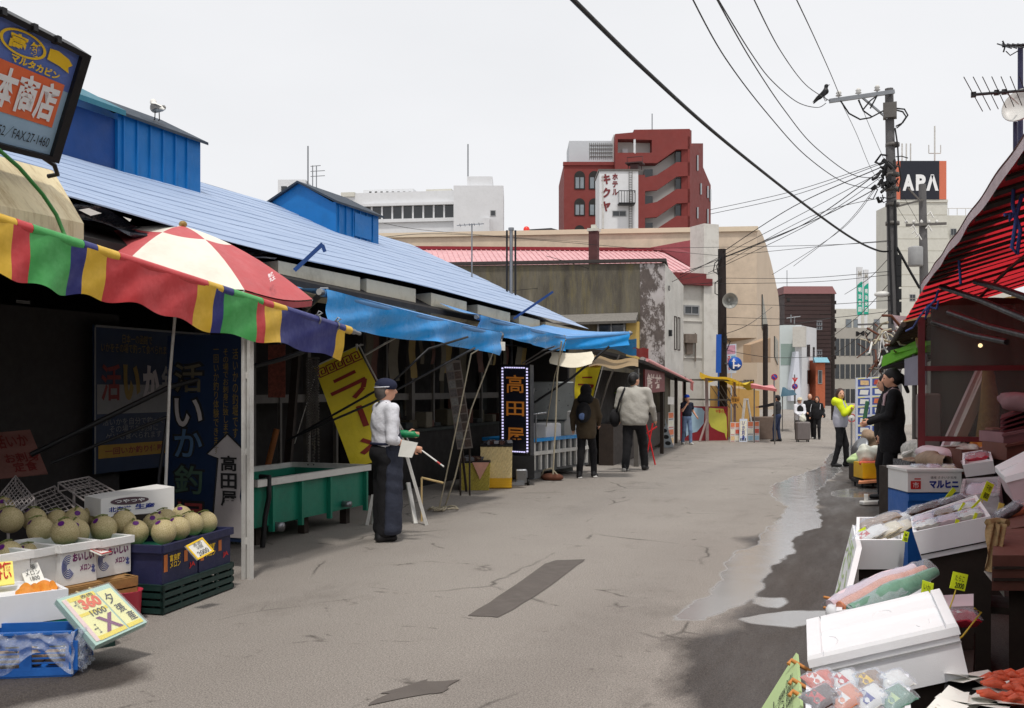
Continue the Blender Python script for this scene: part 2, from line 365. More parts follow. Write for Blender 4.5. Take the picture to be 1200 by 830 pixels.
mat('grey_cloth',c(178,174,166),.9,.05,9,bump=.35,bscale=20,dist=.03);mat('hoodie',c(40,34,32),.92,.2,14);mat('olive_cloth',c(74,62,46),.92,.15);mat('denim',c(104,124,156),.9,.2,10);mat('denim_dark',c(46,56,84),.9,.2)
mat('neon_cloth',c(214,228,30),.8,.06,10);mat('lilac_grey',c(188,188,200),.8,.05,10);mat('dark_jacket',c(52,52,56),.9,.15);mat('blue_cap',c(24,72,190),.8,.1);mat('navy_tee',c(28,32,48),.9,.15);mat('glove_green',c(20,130,80),.5,.1)
mat('suitcase',c(112,104,102),.45,.1);mat('shoe',c(26,25,27),.5,.2);mat('shoe_white',c(210,208,204),.5,.05);mat('tan_wall',c(190,150,86),.75,.15,2);mat('grey_curtain',c(112,112,104),.8,.1)
mat('straw',c(160,130,76),.9,.3,30,bump=.6,bscale=90);mat('crow',c(16,16,18),.5,.2);mat('gull_grey',c(120,118,116),.7,.3,20);mat('gull_white',c(225,222,215),.7,.05)
n=N('led');n.put('Base Color',(.6,.55,1.));n.put('Emission Color',(.72,.68,1.));n.put('Emission Strength',.9);X['led']=n.m
n=N('led_orange');n.put('Base Color',c(206,132,50));n.put('Emission Color',c(190,110,40));n.put('Emission Strength',.12);X['led_orange']=n.m
n=N('lit_tube');n.put('Emission Color',(1.,.95,.85));n.put('Emission Strength',1.2);X['lit_tube']=n.m
n=N('lit_bulb');n.put('Emission Color',(1.,.75,.4));n.put('Emission Strength',3.);X['lit_bulb']=n.m
def clear(name,tint,gloss=.1,rough=.1,tr=.7,bscale=14,bst=.6):
 n=N(name);t=n.n('ShaderNodeBsdfTransparent');t.inputs[0].default_value=tint+(1,)
 n.put('Base Color',tint);n.put('Roughness',rough);n.put('Specular IOR Level',.6)
 n.bump(n.noise(bscale,4),bst,.03);s=n.n('ShaderNodeMixShader');s.inputs[0].default_value=tr
 n.l(n.b.outputs[0],s.inputs[1]);n.l(t.outputs[0],s.inputs[2]);n.l(s.outputs[0],n.o.inputs[0]);X[name]=n.m
clear('vinyl_clear',(.55,.55,.5),tr=.86,rough=.25,bscale=3,bst=.2);clear('bag_clear',(.88,.91,.96),tr=.76,rough=.1,bscale=11,bst=.8);clear('box_clear',(.9,.88,.9),tr=.5,rough=.2)
def cloth_trans(name,col,tcol,f=.5):
 n=N(name);n.put('Base Color',n.ramp(n.noise(4,5),[(.3,tuple(x*.85 for x in col)),(.7,tuple(min(1,x*1.1)for x in col))]));n.put('Roughness',.6)
 t=n.n('ShaderNodeBsdfTranslucent');t.inputs[0].default_value=tcol+(1,);s=n.n('ShaderNodeMixShader');s.inputs[0].default_value=f
 n.l(n.b.outputs[0],s.inputs[1]);n.l(t.outputs[0],s.inputs[2]);n.l(s.outputs[0],n.o.inputs[0]);X[name]=n.m
cloth_trans('red_tarp',(.5,.03,.04),(.72,.032,.045),.5);cloth_trans('tan_tarp_t',c(176,150,112),c(170,140,96),.35);cloth_trans('green_tarp_t',c(110,190,30),c(120,200,30),.5);cloth_trans('yellow_tarp_t',c(228,190,60),c(224,180,50),.45);cloth_trans('pink_tarp_t',c(226,140,140),c(220,120,120),.4)
n=N('melon');v=n.n('ShaderNodeTexVoronoi',feature='DISTANCE_TO_EDGE');v.inputs['Scale'].default_value=84;n.l(n.tc.outputs['Object'],v.inputs['Vector'])
net=n.ramp(v.outputs['Distance'],[(.03,1.),(.16,0.)]);n.put('Base Color',n.mix(net,n.mix(n.noise(14),c(160,146,100),c(176,160,114)),c(190,174,134)));n.put('Roughness',.62);n.bump(net,.25,.003);X['melon']=n.m
n=N('blue_roof');col=n.ramp(n.noise(1.6,8,.7,(2,.35,2)),[(.25,c(140,159,188)),(.75,c(166,182,208))]);g=n.ramp(n.noise(9,8,.75,(1,.15,1)),[(.55,0.),(.8,.45)])
col=n.mix(g,col,c(106,132,170));n.put('Base Color',col);n.put('Roughness',.6);n.bump(n.noise(22,3,.5,(1,.1,1)),.15);X['blue_roof']=n.m
n=N('stained');a=n.ramp(n.noise(2.2,8,.7,(1,1,.22)),[(.3,c(68,63,56)),(.62,c(108,102,89)),(.8,c(138,130,110))]);b=n.ramp(n.noise(5,8,.75,(1,1,.12)),[(.5,0.),(.75,.7)])
n.put('Base Color',n.mix(b,a,c(128,116,72)));n.put('Roughness',.9);n.bump(n.noise(30),.4);X['stained']=n.m
n=N('peeling');b=n.ramp(n.noise(2.6,10,.78,(1,1,.6)),[(.47,0.),(.53,1.)]);n.put('Base Color',n.mix(b,n.mix(n.noise(3),c(190,184,184),c(166,158,154)),n.mix(n.noise(9),c(70,63,61),c(108,97,91))));n.put('Roughness',.85);n.bump(b,.3);X['peeling']=n.m
def ribbed(name,col,scale,axis,depth=.25,dirt=0,dcol=(.1,.08,.08)):
 n=N(name);w=n.n('ShaderNodeTexWave',wave_type='BANDS',bands_direction=axis,wave_profile='SAW');w.inputs['Scale'].default_value=scale;n.l(n.tc.outputs['Object'],w.inputs['Vector'])
 f=n.ramp(n.noise(1.5,6,.7),[(.3,tuple(x*.85 for x in col)),(.7,tuple(min(1,x*1.12)for x in col))])
 if dirt:f=n.mix(n.ramp(n.noise(2,8,.75),[(.5,0.),(.75,dirt)]),f,dcol)
 n.put('Base Color',n.mix(n.ramp(w.outputs['Fac'],[(.0,.7),(.06,1.)]),(.0,.0,.0),f)if 0 else f);n.put('Roughness',.6);n.bump(w.outputs['Fac'],depth,.03);X[name]=n.m
ribbed('clapboard',c(206,204,197),1.1,'Z',.5,.4,c(150,140,125));ribbed('blue_ribbed',c(26,88,160),1.6,'Y',.5,.35,c(16,52,104));ribbed('brown_ribbed',c(60,42,40),1.0,'Z',.6);ribbed('beige_panel',c(206,187,165),.35,'Z',.2,.25,c(176,156,136))
# street surface
n=N('asphalt');big=n.noise(.35,6,.6);fine=n.noise(60,3,.7);grit=n.noise(120,2,.8)
base=n.ramp(big,[(.3,c(134,126,120)),(.7,c(156,149,142))]);base=n.mix(n.ramp(fine,[(.35,.0),(.7,.6)]),base,c(92,86,81));base=n.mix(n.ramp(grit,[(.46,0.),(.60,.75)]),base,c(190,182,172));base=n.mix(n.ramp(n.noise(95,2,.8),[(.56,0.),(.68,.7)]),base,c(66,61,57));base=n.mix(n.ramp(n.noise(.16,4,.6,(1,.5,1)),[(.4,0.),(.75,.3)]),base,c(104,98,93))
v=n.n('ShaderNodeTexVoronoi',feature='DISTANCE_TO_EDGE');v.inputs['Scale'].default_value=.32;mp=n.n('ShaderNodeMapping');mp.inputs['Scale'].default_value=(1.6,.8,1)
wn=n.n('ShaderNodeTexNoise');wn.inputs['Scale'].default_value=1.3;wn.inputs['Detail'].default_value=6;n.l(n.tc.outputs['Object'],wn.inputs['Vector'])
n.l(n.mix(.3,n.tc.outputs['Object'],wn.outputs['Color'],'ADD'),mp.inputs[0]);n.l(mp.outputs[0],v.inputs['Vector'])
crk=n.ramp(v.outputs['Distance'],[(.0,1.),(.008,0.)]);crk=n.mix(1.,crk,n.ramp(n.noise(.9,3),[(.5,0.),(.62,.8)]),'MULTIPLY')
v2=n.n('ShaderNodeTexVoronoi',feature='DISTANCE_TO_EDGE');v2.inputs['Scale'].default_value=1.25;mp2=n.n('ShaderNodeMapping');mp2.inputs['Scale'].default_value=(.8,1.9,1);n.l(n.mix(.35,n.tc.outputs['Object'],wn.outputs['Color'],'ADD'),mp2.inputs[0]);n.l(mp2.outputs[0],v2.inputs['Vector'])
ck2=n.mix(1.,n.ramp(v2.outputs['Distance'],[(.0,1.),(.03,0.)]),n.ramp(n.noise(1.9,5,.75),[(.55,0.),(.64,.85)]),'MULTIPLY');base=n.mix(ck2,base,c(70,64,59));base=n.mix(crk,base,c(62,57,52));dk=n.ramp(n.noise(1.1,9,.72,(1,.5,1)),[(.56,0.),(.72,.55)]);base=n.mix(dk,base,c(104,98,92))
def attr(nm):x=n.n('ShaderNodeAttribute',attribute_name=nm);return x.outputs['Fac']
wet=n.ramp(n.mix(.45,attr('wet'),n.noise(2.4,9,.75,(1.6,.8,1))),[(.40,0.),(.60,1.)]);wat=n.ramp(n.mix(.25,attr('water'),n.noise(5,8,.7)),[(.42,0.),(.52,1.)])
wcol=n.ramp(n.noise(.9,8,.65,(2.2,.5,1)),[(.25,c(50,44,41)),(.8,c(82,75,70))]);wcol=n.mix(n.ramp(grit,[(.48,0.),(.62,.6)]),wcol,c(112,104,98));wcol=n.mix(n.ramp(n.noise(40,3),[(.5,0.),(.7,.5)]),wcol,c(34,30,29))
base=n.mix(n.ramp(n.mix(.5,attr('grime'),n.noise(1.3,8,.7,(1,.6,1))),[(.38,0.),(.62,.14)]),base,c(104,97,92));base=n.mix(n.ramp(n.mix(.5,attr('grime'),n.noise(3.1,8,.75)),[(.56,0.),(.66,.12)]),base,c(78,72,68));base=n.mix(wet,base,wcol);base=n.mix(wat,base,c(142,140,138));n.put('Base Color',base)
n.put('Roughness',n.mix(wat,n.mix(wet,(.88,.88,.88),n.ramp(n.noise(.8,6,.65,(2.2,.4,1)),[(.38,.36),(.62,.8)])),n.ramp(n.noise(4,5),[(.35,.06),(.7,.2)])));n.put('Specular IOR Level',n.mix(wat,(.3,.3,.3),(.95,.95,.95)))
bp_=n.bump(n.mix(.5,fine,grit),.5,.012);x=n.n('ShaderNodeMapRange');x.inputs[3].default_value=.55;x.inputs[4].default_value=.04;n.l(wat,x.inputs[0]);n.l(x.outputs[0],bp_.inputs['Strength']);X['asphalt']=n.m
mat('patch',c(98,91,86),.9,.15,5,bump=.5,bscale=90)
PUD=[[(636,895,925),(645,866,928),(660,856,912),(680,842,892),(695,830,886),(705,818,874),(714,806,862),(722,794,838),(724,800,820)],[(545,968,984),(552,950,985),(562,922,972),(570,904,962),(578,902,956),(586,912,955),(594,926,957),(604,918,963),(612,908,958),(622,900,946),(632,890,930),(638,892,918)],[(715,940,974),(720,896,978),(725,866,974),(731,880,950),(734,905,935)],[(572,1000,1032),(576,978,1036),(580,972,1030),(583,985,1010)],[(522,985,1000),(530,976,1000),(538,968,996),(546,966,986)],[(702,894,916),(707,888,920),(711,896,912)],[(610,935,962),(618,915,958),(624,905,940),(629,908,925)]]
ys=np.array([-30,-4]+list(np.arange(-2,3,.5))+list(np.arange(3,9,.05))+list(np.arange(9,24,.12))+list(range(24,46))+[60,90,150,300,700,1500]);xs=np.array([-900,-200,-60,-25,-12,-8]+list(np.arange(-6,-3,.15))+list(np.arange(-3,1.2,.05))+[1.5,2,3,4,6,12,25,60,200,900])
Xg,Yg=np.meshgrid(xs,ys);dd=Yg*CS-Xg*SN;PXg=CX+FP*(Xg*CS+Yg*SN)/np.maximum(dd,.3);tt=np.clip((Yg-13)/22,0,1);Zg=-.42*tt*tt*(3-2*tt);PYg=CY+FP*(EYE-Zg)/np.maximum(dd,.3)
WAT=np.zeros_like(Xg);wob=np.sin(Xg*9+Yg*3)+.7*np.sin(Yg*11-Xg*5)+.5*np.sin(Xg*23+Yg*17)
for rows in PUD:
 r=np.array(rows,float);l_=np.interp(PYg,r[:,0],r[:,1]);r_=np.interp(PYg,r[:,0],r[:,2]);sx=np.minimum(PXg-l_,r_-PXg)/(FP/np.maximum(dd,.3));sy=np.minimum(PYg-r[0,0],r[-1,0]-PYg)*dd**2/(FP*EYE);d_=np.minimum(sx,sy*.7)+.025*wob
 WAT=np.maximum(WAT,np.where(dd>.5,np.clip(.5+d_*4,0,1),0))
edge_=-1.16+.14*np.sin(Yg*1.1)+.09*np.sin(Yg*2.9+1)+.05*np.sin(Yg*7.3);edge_=np.where(Yg<6,edge_+.20*(6-Yg),edge_)
WET=np.where(Yg>0,np.clip(.5+(Xg-edge_)*1.7,0,1),.8)*np.clip((30-Yg)/6,0,1);lw=np.clip(.5+(-3.75-Xg+.12*np.sin(Yg*5))*3,0,1)*np.clip((4.6-Yg)*2,0,1);WET=np.maximum(WET,lw)
mb=MB();mb.v=[V(q)for q in zip(Xg.ravel(),Yg.ravel(),Zg.ravel())];nx=len(xs);mb.f=[(j*nx+i,j*nx+i+1,(j+1)*nx+i+1,(j+1)*nx+i)for j in range(len(ys)-1)for i in range(nx-1)];mb.mi=[0]*len(mb.f);mb.sm=[True]*len(mb.f)
ro=struct(mb.build('road',X['asphalt'],loc=(0,0,0)))
GRM=np.clip((8.2-Yg)/4.5,0,1)*.3+.45*np.exp(-((Xg+1.7)/.5)**2)+.35*np.clip((-3.6-Xg)/1.2,0,1)+.2;GRM=np.clip(GRM,0,1)
for nm,A in(('wet',WET),('water',WAT),('grime',GRM)):ro.data.attributes.new(nm,'FLOAT','POINT').data.foreach_set('value',A.ravel().astype(np.float32))
def sheet_px(name,pts,m,lift,sub=6,wob=.06):
 g=[G(*p)for p in pts];out=[]
 for i,a in enumerate(g):
  b=g[(i+1)%len(g)]
  for k in range(sub):
   q=a.lerp(b,k/sub);w=wob*random.uniform(-1,1);out.append((q.x+w,q.y+w*1.6))
 return sheet_xy(name,out,m,lift)
def sheet_xy(name,pts,m,lift):
 b=MB();b.add([V((x,y,gz(y)+lift))for x,y in pts],[tuple(range(len(pts)))]);return struct(b.build(name,m))
sheet_px('asphalt_patch',[(549,722),(584,700),(640,661),(652,657),(686,656),(676,664),(626,700),(585,724)],X['patch'],.004,3,.008)
sheet_px('asphalt_patch',[(440,826),(452,812),(500,797),(536,798),(520,812),(478,818)],X['patch'],.004,4,.03)
# the market hall on the left
EV,RD=-5.6,-9.5
def eave(y):return 2.93-.0185*(y-4)-.05*sin((y-5)*.55)*math.exp(-((y-8)/3.5)**2)
YE=18.7;Y0=-3
hall=thing('market_hall','long low market hall under a pale blue sheet metal roof with deep blue roof monitors','building',(-9,8,0))
b=MB();NC=15
for k in range(NC):
 def fn(u,v,k=k):
  y=Y0+(YE-Y0)*u;e=eave(y);t=(k+v)/NC;return V((EV+(RD-EV)*t,y,e+(4.52-e)*t+.006*(1-v)+.004*sin(y*2.3+k)))
 b.grid(fn,60,1,0,False)
 b.grid(lambda u,v,k=k:(lambda y,t:V((EV+(RD-EV)*t,y,eave(y)+(4.52-eave(y))*t+.006*v+.004*sin(y*2.3+k)*v-.003*(1-v))))(Y0+(YE-Y0)*u,k/NC),60,1,0,False)
b.grid(lambda u,v:V((RD-3.9*v,Y0+(YE-Y0)*u,4.52-1.6*v)),20,1,0,False)
b.build('roof',X['blue_roof'],hall)
b=MB()
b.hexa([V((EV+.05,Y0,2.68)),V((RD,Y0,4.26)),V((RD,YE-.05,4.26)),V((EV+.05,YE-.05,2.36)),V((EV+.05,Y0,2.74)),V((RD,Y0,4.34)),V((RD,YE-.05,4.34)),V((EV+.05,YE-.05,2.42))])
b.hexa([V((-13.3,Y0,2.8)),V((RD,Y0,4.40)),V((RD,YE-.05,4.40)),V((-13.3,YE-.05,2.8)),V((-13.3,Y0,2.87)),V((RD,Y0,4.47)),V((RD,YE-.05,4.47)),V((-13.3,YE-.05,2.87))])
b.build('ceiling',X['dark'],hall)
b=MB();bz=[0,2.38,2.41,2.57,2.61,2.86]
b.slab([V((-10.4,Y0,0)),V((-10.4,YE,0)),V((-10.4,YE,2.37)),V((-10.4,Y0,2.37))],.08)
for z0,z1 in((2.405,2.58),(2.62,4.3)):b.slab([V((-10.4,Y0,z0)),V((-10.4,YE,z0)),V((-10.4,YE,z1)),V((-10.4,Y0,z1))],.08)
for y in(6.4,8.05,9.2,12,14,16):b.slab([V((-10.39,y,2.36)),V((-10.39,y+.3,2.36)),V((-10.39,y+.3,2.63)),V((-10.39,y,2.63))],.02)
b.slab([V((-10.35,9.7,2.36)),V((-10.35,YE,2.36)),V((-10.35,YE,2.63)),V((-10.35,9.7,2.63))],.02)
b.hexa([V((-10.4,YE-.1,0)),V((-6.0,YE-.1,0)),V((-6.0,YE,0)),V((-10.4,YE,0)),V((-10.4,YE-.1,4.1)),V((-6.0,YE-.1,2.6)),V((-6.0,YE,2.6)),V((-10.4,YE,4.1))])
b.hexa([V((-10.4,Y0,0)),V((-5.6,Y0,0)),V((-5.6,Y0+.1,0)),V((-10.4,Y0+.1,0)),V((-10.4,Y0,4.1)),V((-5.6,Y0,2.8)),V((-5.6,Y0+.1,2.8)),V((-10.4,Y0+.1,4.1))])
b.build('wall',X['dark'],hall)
mat('fascia',c(206,198,176),.7,.06,3,dirt=.5,dcol=c(120,108,88))
for y0,y1 in((8.3,9.9),(10.05,11.3),(11.75,12.9),(13.3,14.6),(15.0,16.0),(16.3,18.4)):
 b=MB();b.hexa([V((-5.95,y0,eave(y0)-.36)),V((-5.66,y0,eave(y0)-.33)),V((-5.66,y1,eave(y1)-.33)),V((-5.95,y1,eave(y1)-.36)),V((-5.95,y0,eave(y0)-.06)),V((-5.66,y0,eave(y0)-.05)),V((-5.66,y1,eave(y1)-.05)),V((-5.95,y1,eave(y1)-.06))])
 b.build('fascia_board',X['fascia'],hall)
def monitor(y0,y1,xr,xl,zw,za,ridge_m):
 xm=(xr+xl)/2;r=MB()
 r.slab([V((xr,y0,3.3)),V((xr,y1,3.3)),V((xr,y1,zw)),V((xr,y0,zw))],.06)
 r.add([V((xl,y0,3.3)),V((xr-.06,y0,3.3)),V((xr-.06,y0,zw)),V((xm,y0,za)),V((xl,y0,zw))],[(0,1,2,3,4)])
 r.add([V((xl,y1,3.3)),V((xr-.06,y1,3.3)),V((xr-.06,y1,zw)),V((xm,y1,za)),V((xl,y1,zw))],[(4,3,2,1,0)])
 r.slab([V((xl,y1,3.3)),V((xl,y0,3.3)),V((xl,y0,zw)),V((xl,y1,zw))],.05)
 for k in range(int((y1-y0)/.22)):y=y0+.08+k*.22;r.box((xr+.012,y,(3.6+zw)/2),(.024,.02,zw-3.6-.04))
 o=r.build('roof_monitor',X['blue_deep'],hall)
 q=MB();e=.07;s=(za-zw)/(xm-xr)*-1
 for x0 in(xr,xl):
  d=1 if x0==xr else-1
  q.hexa([V((x0+d*e,y0-e,zw-e*s)),V((x0+d*e,y1+e,zw-e*s)),V((xm,y1+e,za)),V((xm,y0-e,za)),V((x0+d*e,y0-e,zw-e*s+.035)),V((x0+d*e,y1+e,zw-e*s+.035)),V((xm,y1+e,za+.035)),V((xm,y0-e,za+.035))])
 q.build('monitor_roof',ridge_m,o);return o
mat('ridge_dark',c(40,52,66),.6,.2);mat('ridge_teal',c(40,110,128),.5,.15)
m1=monitor(9.0,10.45,-8.3,-9.65,4.65,4.98,X['ridge_dark'])
m2=monitor(13.75,15.15,-8.3,-9.65,4.46,4.80,X['ridge_dark'])
q=MB();q.hexa([V((-8.18,8.2,4.60)),V((-8.18,9.0,4.60)),V((-8.98,9.0,5.0)),V((-8.98,8.2,5.0)),V((-8.18,8.2,4.66)),V((-8.18,9.0,4.66)),V((-8.98,9.0,5.06)),V((-8.98,8.2,5.06))]);q.build('ridge_cap',X['ridge_teal'],m1)
q=MB();q.slab([V((-8.29,14.3,4.0)),V((-8.29,14.85,4.0)),V((-8.29,14.85,4.38)),V((-8.29,14.3,4.38))],-.02);q.build('shutter',X['blue_deep'],m2)
b=MB();b.add([V((-9.64,7.6,3.4)),V((-8.35,7.6,3.4)),V((-8.35,7.6,4.6)),V((-9.0,7.6,4.95)),V((-9.64,7.6,4.6))],[(0,1,2,3,4)])
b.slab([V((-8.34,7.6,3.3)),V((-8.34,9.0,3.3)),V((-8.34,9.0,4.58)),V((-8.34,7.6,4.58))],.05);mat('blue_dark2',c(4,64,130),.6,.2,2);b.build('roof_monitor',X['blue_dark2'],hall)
q=MB();y0,y1=7.5,8.2
q.hexa([V((-8.22,y0,4.58)),V((-8.22,y1,4.58)),V((-9.0,y1,4.98)),V((-9.0,y0,4.98)),V((-8.22,y0,4.62)),V((-8.22,y1,4.62)),V((-9.0,y1,5.02)),V((-9.0,y0,5.02))]);q.build('ridge_cap',X['ridge_dark'],m1)
for(a0,a1,d,lab)in(((345,304),(378,286),9.0,'blue metal arm with a bent tip propped above the near end of the roof edge'),((602,366),(648,342),15.3,'blue metal arm propped above the far end of the roof edge')):
 b=MB();p0=W(*a0,d);p1=W(*a1,d+.05);b.bar(p0-UP*.10,p1,.028,.035)
 if a0[0]==345:b.bar(p1-UP*.01,p1+RIGHT*.02-UP*.07,.028,.03)
 b.build('awning_arm',mat('arm_blue',c(18,60,120),.5,.1),hall)
b=MB()
b.grid(lambda u,v:(lambda p:p+V((.10*sin(v*6+u*9),0,.03*sin(u*14))))(WL(70+245*u,238+62*u+20*v-12*v*u,-5.72+.10*v)),24,5)
tag(b.build('torn_sheet',mat('black_sheet',c(26,30,40),.3,.3,3,bump=.6,bscale=8,dist=.05)),'torn black plastic sheet hanging from the roof edge above the umbrella','plastic sheet')
b=MB();b.quad([WL(92,246,-5.55),WL(104,244,-5.55),WL(119,250,-5.55),WL(106,253,-5.55)]);b.quad([WL(144,254,-5.49),WL(154,257,-5.49),WL(152,260,-5.49)])
b.build('torn_hole',X['paper'],bpy.data.objects['torn_sheet'])
f1=Facade((-7.35,4.0),(-7.35,9.3),0,2.5)
def lat_facade(x,ya,yb):return Facade((x,yb),(x,ya),0,2.5)
b=MB();b.slab([V((-7.45,4.5,0)),V((-7.45,8.1,0)),V((-7.45,8.1,2.25)),V((-7.45,4.5,2.25))],.05)
b.build('partition',mat('part_grey',c(48,45,44),.8,.1),hall)  # partition grey darkened in colour to stand for shade in the stall
b=MB()
for y,w in((9.35,.05),(9.7,.10),(10.3,.04),(10.9,.07),(11.6,.05),(12.3,.08),(13.0,.05),(13.8,.1),(14.6,.05),(15.6,.08),(16.6,.05),(17.5,.08)):
 b.box((-7.0-.02*(y%.3),y,1.25),(w,w,2.5))
b.slab([V((-7.0,9.35,1.32)),V((-7.0,18.3,1.32)),V((-7.0,18.3,1.42)),V((-7.0,9.35,1.42))],.05);b.build('window_frame',mat('dull_alu',c(96,92,88),.5,.15),hall)
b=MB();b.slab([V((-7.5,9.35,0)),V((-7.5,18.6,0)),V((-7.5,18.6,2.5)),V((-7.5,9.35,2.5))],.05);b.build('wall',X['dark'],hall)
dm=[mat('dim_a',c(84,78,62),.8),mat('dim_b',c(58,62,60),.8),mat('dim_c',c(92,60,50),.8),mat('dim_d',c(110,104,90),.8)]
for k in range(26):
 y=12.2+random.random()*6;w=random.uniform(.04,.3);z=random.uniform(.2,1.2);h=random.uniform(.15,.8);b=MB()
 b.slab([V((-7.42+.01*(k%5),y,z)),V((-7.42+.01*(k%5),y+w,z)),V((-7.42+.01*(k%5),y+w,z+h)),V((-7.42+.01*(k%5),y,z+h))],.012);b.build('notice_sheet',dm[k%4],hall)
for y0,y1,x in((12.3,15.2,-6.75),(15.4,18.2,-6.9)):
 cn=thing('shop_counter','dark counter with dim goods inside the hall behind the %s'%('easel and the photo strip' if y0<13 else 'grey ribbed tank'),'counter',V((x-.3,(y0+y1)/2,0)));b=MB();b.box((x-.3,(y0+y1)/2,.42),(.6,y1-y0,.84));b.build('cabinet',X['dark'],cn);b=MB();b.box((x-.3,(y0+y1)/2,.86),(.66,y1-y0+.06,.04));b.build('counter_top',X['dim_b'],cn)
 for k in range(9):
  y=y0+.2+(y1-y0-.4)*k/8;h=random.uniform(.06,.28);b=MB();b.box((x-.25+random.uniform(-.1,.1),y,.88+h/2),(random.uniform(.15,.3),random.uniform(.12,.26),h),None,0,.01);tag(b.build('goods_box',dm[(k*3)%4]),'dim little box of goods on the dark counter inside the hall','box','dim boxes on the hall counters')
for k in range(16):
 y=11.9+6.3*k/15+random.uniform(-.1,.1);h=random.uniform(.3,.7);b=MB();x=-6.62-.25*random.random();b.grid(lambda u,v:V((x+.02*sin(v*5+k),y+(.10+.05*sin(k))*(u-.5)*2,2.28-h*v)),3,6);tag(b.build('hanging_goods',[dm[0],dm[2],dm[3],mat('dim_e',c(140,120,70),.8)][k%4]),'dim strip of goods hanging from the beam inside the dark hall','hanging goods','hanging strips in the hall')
b=MB();b.tube([(-6.75,11.6,2.3),(-6.75,18.4,2.3)],.015,6);b.build('hanging_rail',X['black_metal'],hall)
for k in range(3):
 y=11.4+2.6*k;b=MB();b.box((-6.9,y,2.32),(.12,1.1,.06));o=tag(b.build('ceiling_lamp',X['dull_alu']),'unlit strip lamp hanging in the dark hall','lamp','strip lamps in the hall');b=MB();b.tube([(-6.9,y-.4,2.35),(-6.9,y-.4,2.7)],.008,5);b.tube([(-6.9,y+.4,2.35),(-6.9,y+.4,2.7)],.008,5);b.build('hanger',X['black_metal'],o)
# left side: first stall
def lerp(a,b,t):return a+(b-a)*t
PA,PB=WL(-60,239,-4.55),WL(415,389,-4.55)
def pole_at(px):
 lo,hi=0.,1.
 for i in range(40):
  t=(lo+hi)/2;p=PA.lerp(PB,t);d=p.dot(FWD);x=CX+FP*p.dot(RIGHT)/d
  if x<px:lo=t
  else:hi=t
 return PA.lerp(PB,t)
aw=thing('striped_awning','striped awning valance in red green yellow and navy on a pole over the melon stall','awning',(-4.6,6,0))
STR=[(-60,-15,'green'),(-15,10,'yellow'),(10,31,'red'),(31,80,'green'),(80,97,'navy'),(97,122,'yellow'),(122,228,'red'),(228,249,'yellow'),(249,260,'navy'),(260,298,'green'),(298,307,'red'),(307,326,'yellow'),(326,393,'navy'),(393,402,'yellow')]
PST=[(-60,-12,'green'),(-12,15,'yellow'),(15,34,'red'),(34,94,'green'),(94,110,'navy'),(110,136,'yellow'),(136,240,'red'),(240,258,'yellow'),(258,270,'navy'),(270,305,'green'),(305,317,'red'),(317,333,'yellow'),(333,402,'navy'),(402,410,'yellow')]
b=MB();b.tube([PA,PB],.026,10);b.tube([PB,PB+(PB-PA).normalized()*.10],.018,8);b.build('pole',X['steel'],aw)
for x0,x1,cn in PST:
 b=MB();b.tube([pole_at(x0+.3),pole_at(x1-.3)],.036,12);b.build('sleeve',X['aw_'+cn],aw)
def depth_at(px):return.285+.02*sin(px*.03)+.015*sin(px*.11)
for x0,x1,cn in STR:
 b=MB()
 def fn(u,v):
  px=lerp(x0,x1,u);p=pole_at(px);s=px*.045
  return p+V((.030+.022*v*sin(s)+.008*v*sin(s*2.7+1)-.03*v,0,-.01-depth_at(px)*v))+V((.006*sin(v*7+s*3),0,0))
 b.grid(fn,max(3,int((x1-x0)/3)),8);b.build('valance_stripe',X['aw_'+cn],aw)
b=MB()
for px in(393,371):p=pole_at(px);b.lathe(p,[(.042,-.012),(.05,0),(.042,.012)],10,0,(PB-PA).normalized());b.tube([p+UP*.04,p+UP*.075+RIGHT*.02,p+UP*.06+RIGHT*.05,p+UP*.03],.007,6)
b.build('clamp',X['steel'],aw)
b=MB();y0,y1=PA.y,5.35;b.grid(lambda u,v:(lambda p:V((p.x-.95*v,p.y,p.z-.03*v-.03*sin(pi*v))))(PA.lerp(PB,u*(y1-PA.y)/(PB.y-PA.y))),10,6);b.build('awning_cover',X['aw_navy'],aw)
apex=W(214,265,8.45);um=thing('parasol','red and white panelled beach parasol open above the striped awning','parasol',V((apex.x,apex.y,0)))
tilt=MR(radians(4),3,RIGHT)@MR(radians(9),3,FWD);R0=1.2
def dome(r):return-.37*(r**1.75)-.08*r
NP=8
for k in range(NP):
 for ring,(r0,r1)in enumerate(((0.02,.36),(.36,.985))):
  b=MB()
  def fn(u,v,k=k,r0=r0,r1=r1):
   a=2*pi*(k+u)/NP+.35;r=lerp(r0,r1,v);sc=1-.045*sin(pi*u)*r;z=dome(r)-.035*sin(pi*u)*r
   return apex+tilt@V((R0*r*sc*cos(a),R0*r*sc*sin(a),z))
  b.grid(fn,8,6);b.build('canopy_panel',X['umb_red' if(k+ring)%2==0 else 'umb_white'],um)
b=MB()
for k in range(NP):
 a=2*pi*k/NP+.35;b.tube([apex+tilt@V((R0*r*cos(a),R0*r*sin(a),dome(r)-.012))for r in(.02,.2,.4,.6,.8,.985)],.006,5)
b.build('rib',X['white_metal'],um)
for k in range(NP):
 b=MB()
 def fn(u,v,k=k):
  a=2*pi*(k+u)/NP+.35;sc=1-.045*sin(pi*u);z=dome(1)-.035*sin(pi*u)
  return apex+tilt@V((R0*sc*.985*cos(a),R0*sc*.985*sin(a),z-.05*v))
 b.grid(fn,8,3);b.build('hem_flap',X['umb_white' if k%2==0 else 'umb_red'],um)
b=MB();b.tube([apex+tilt@V((0,0,.0)),W(199,440,8.05),V((W(190,540,8.05).x,W(190,540,8.05).y,0.0))],.013,8);b.build('parasol_pole',X['white_metal'],um)
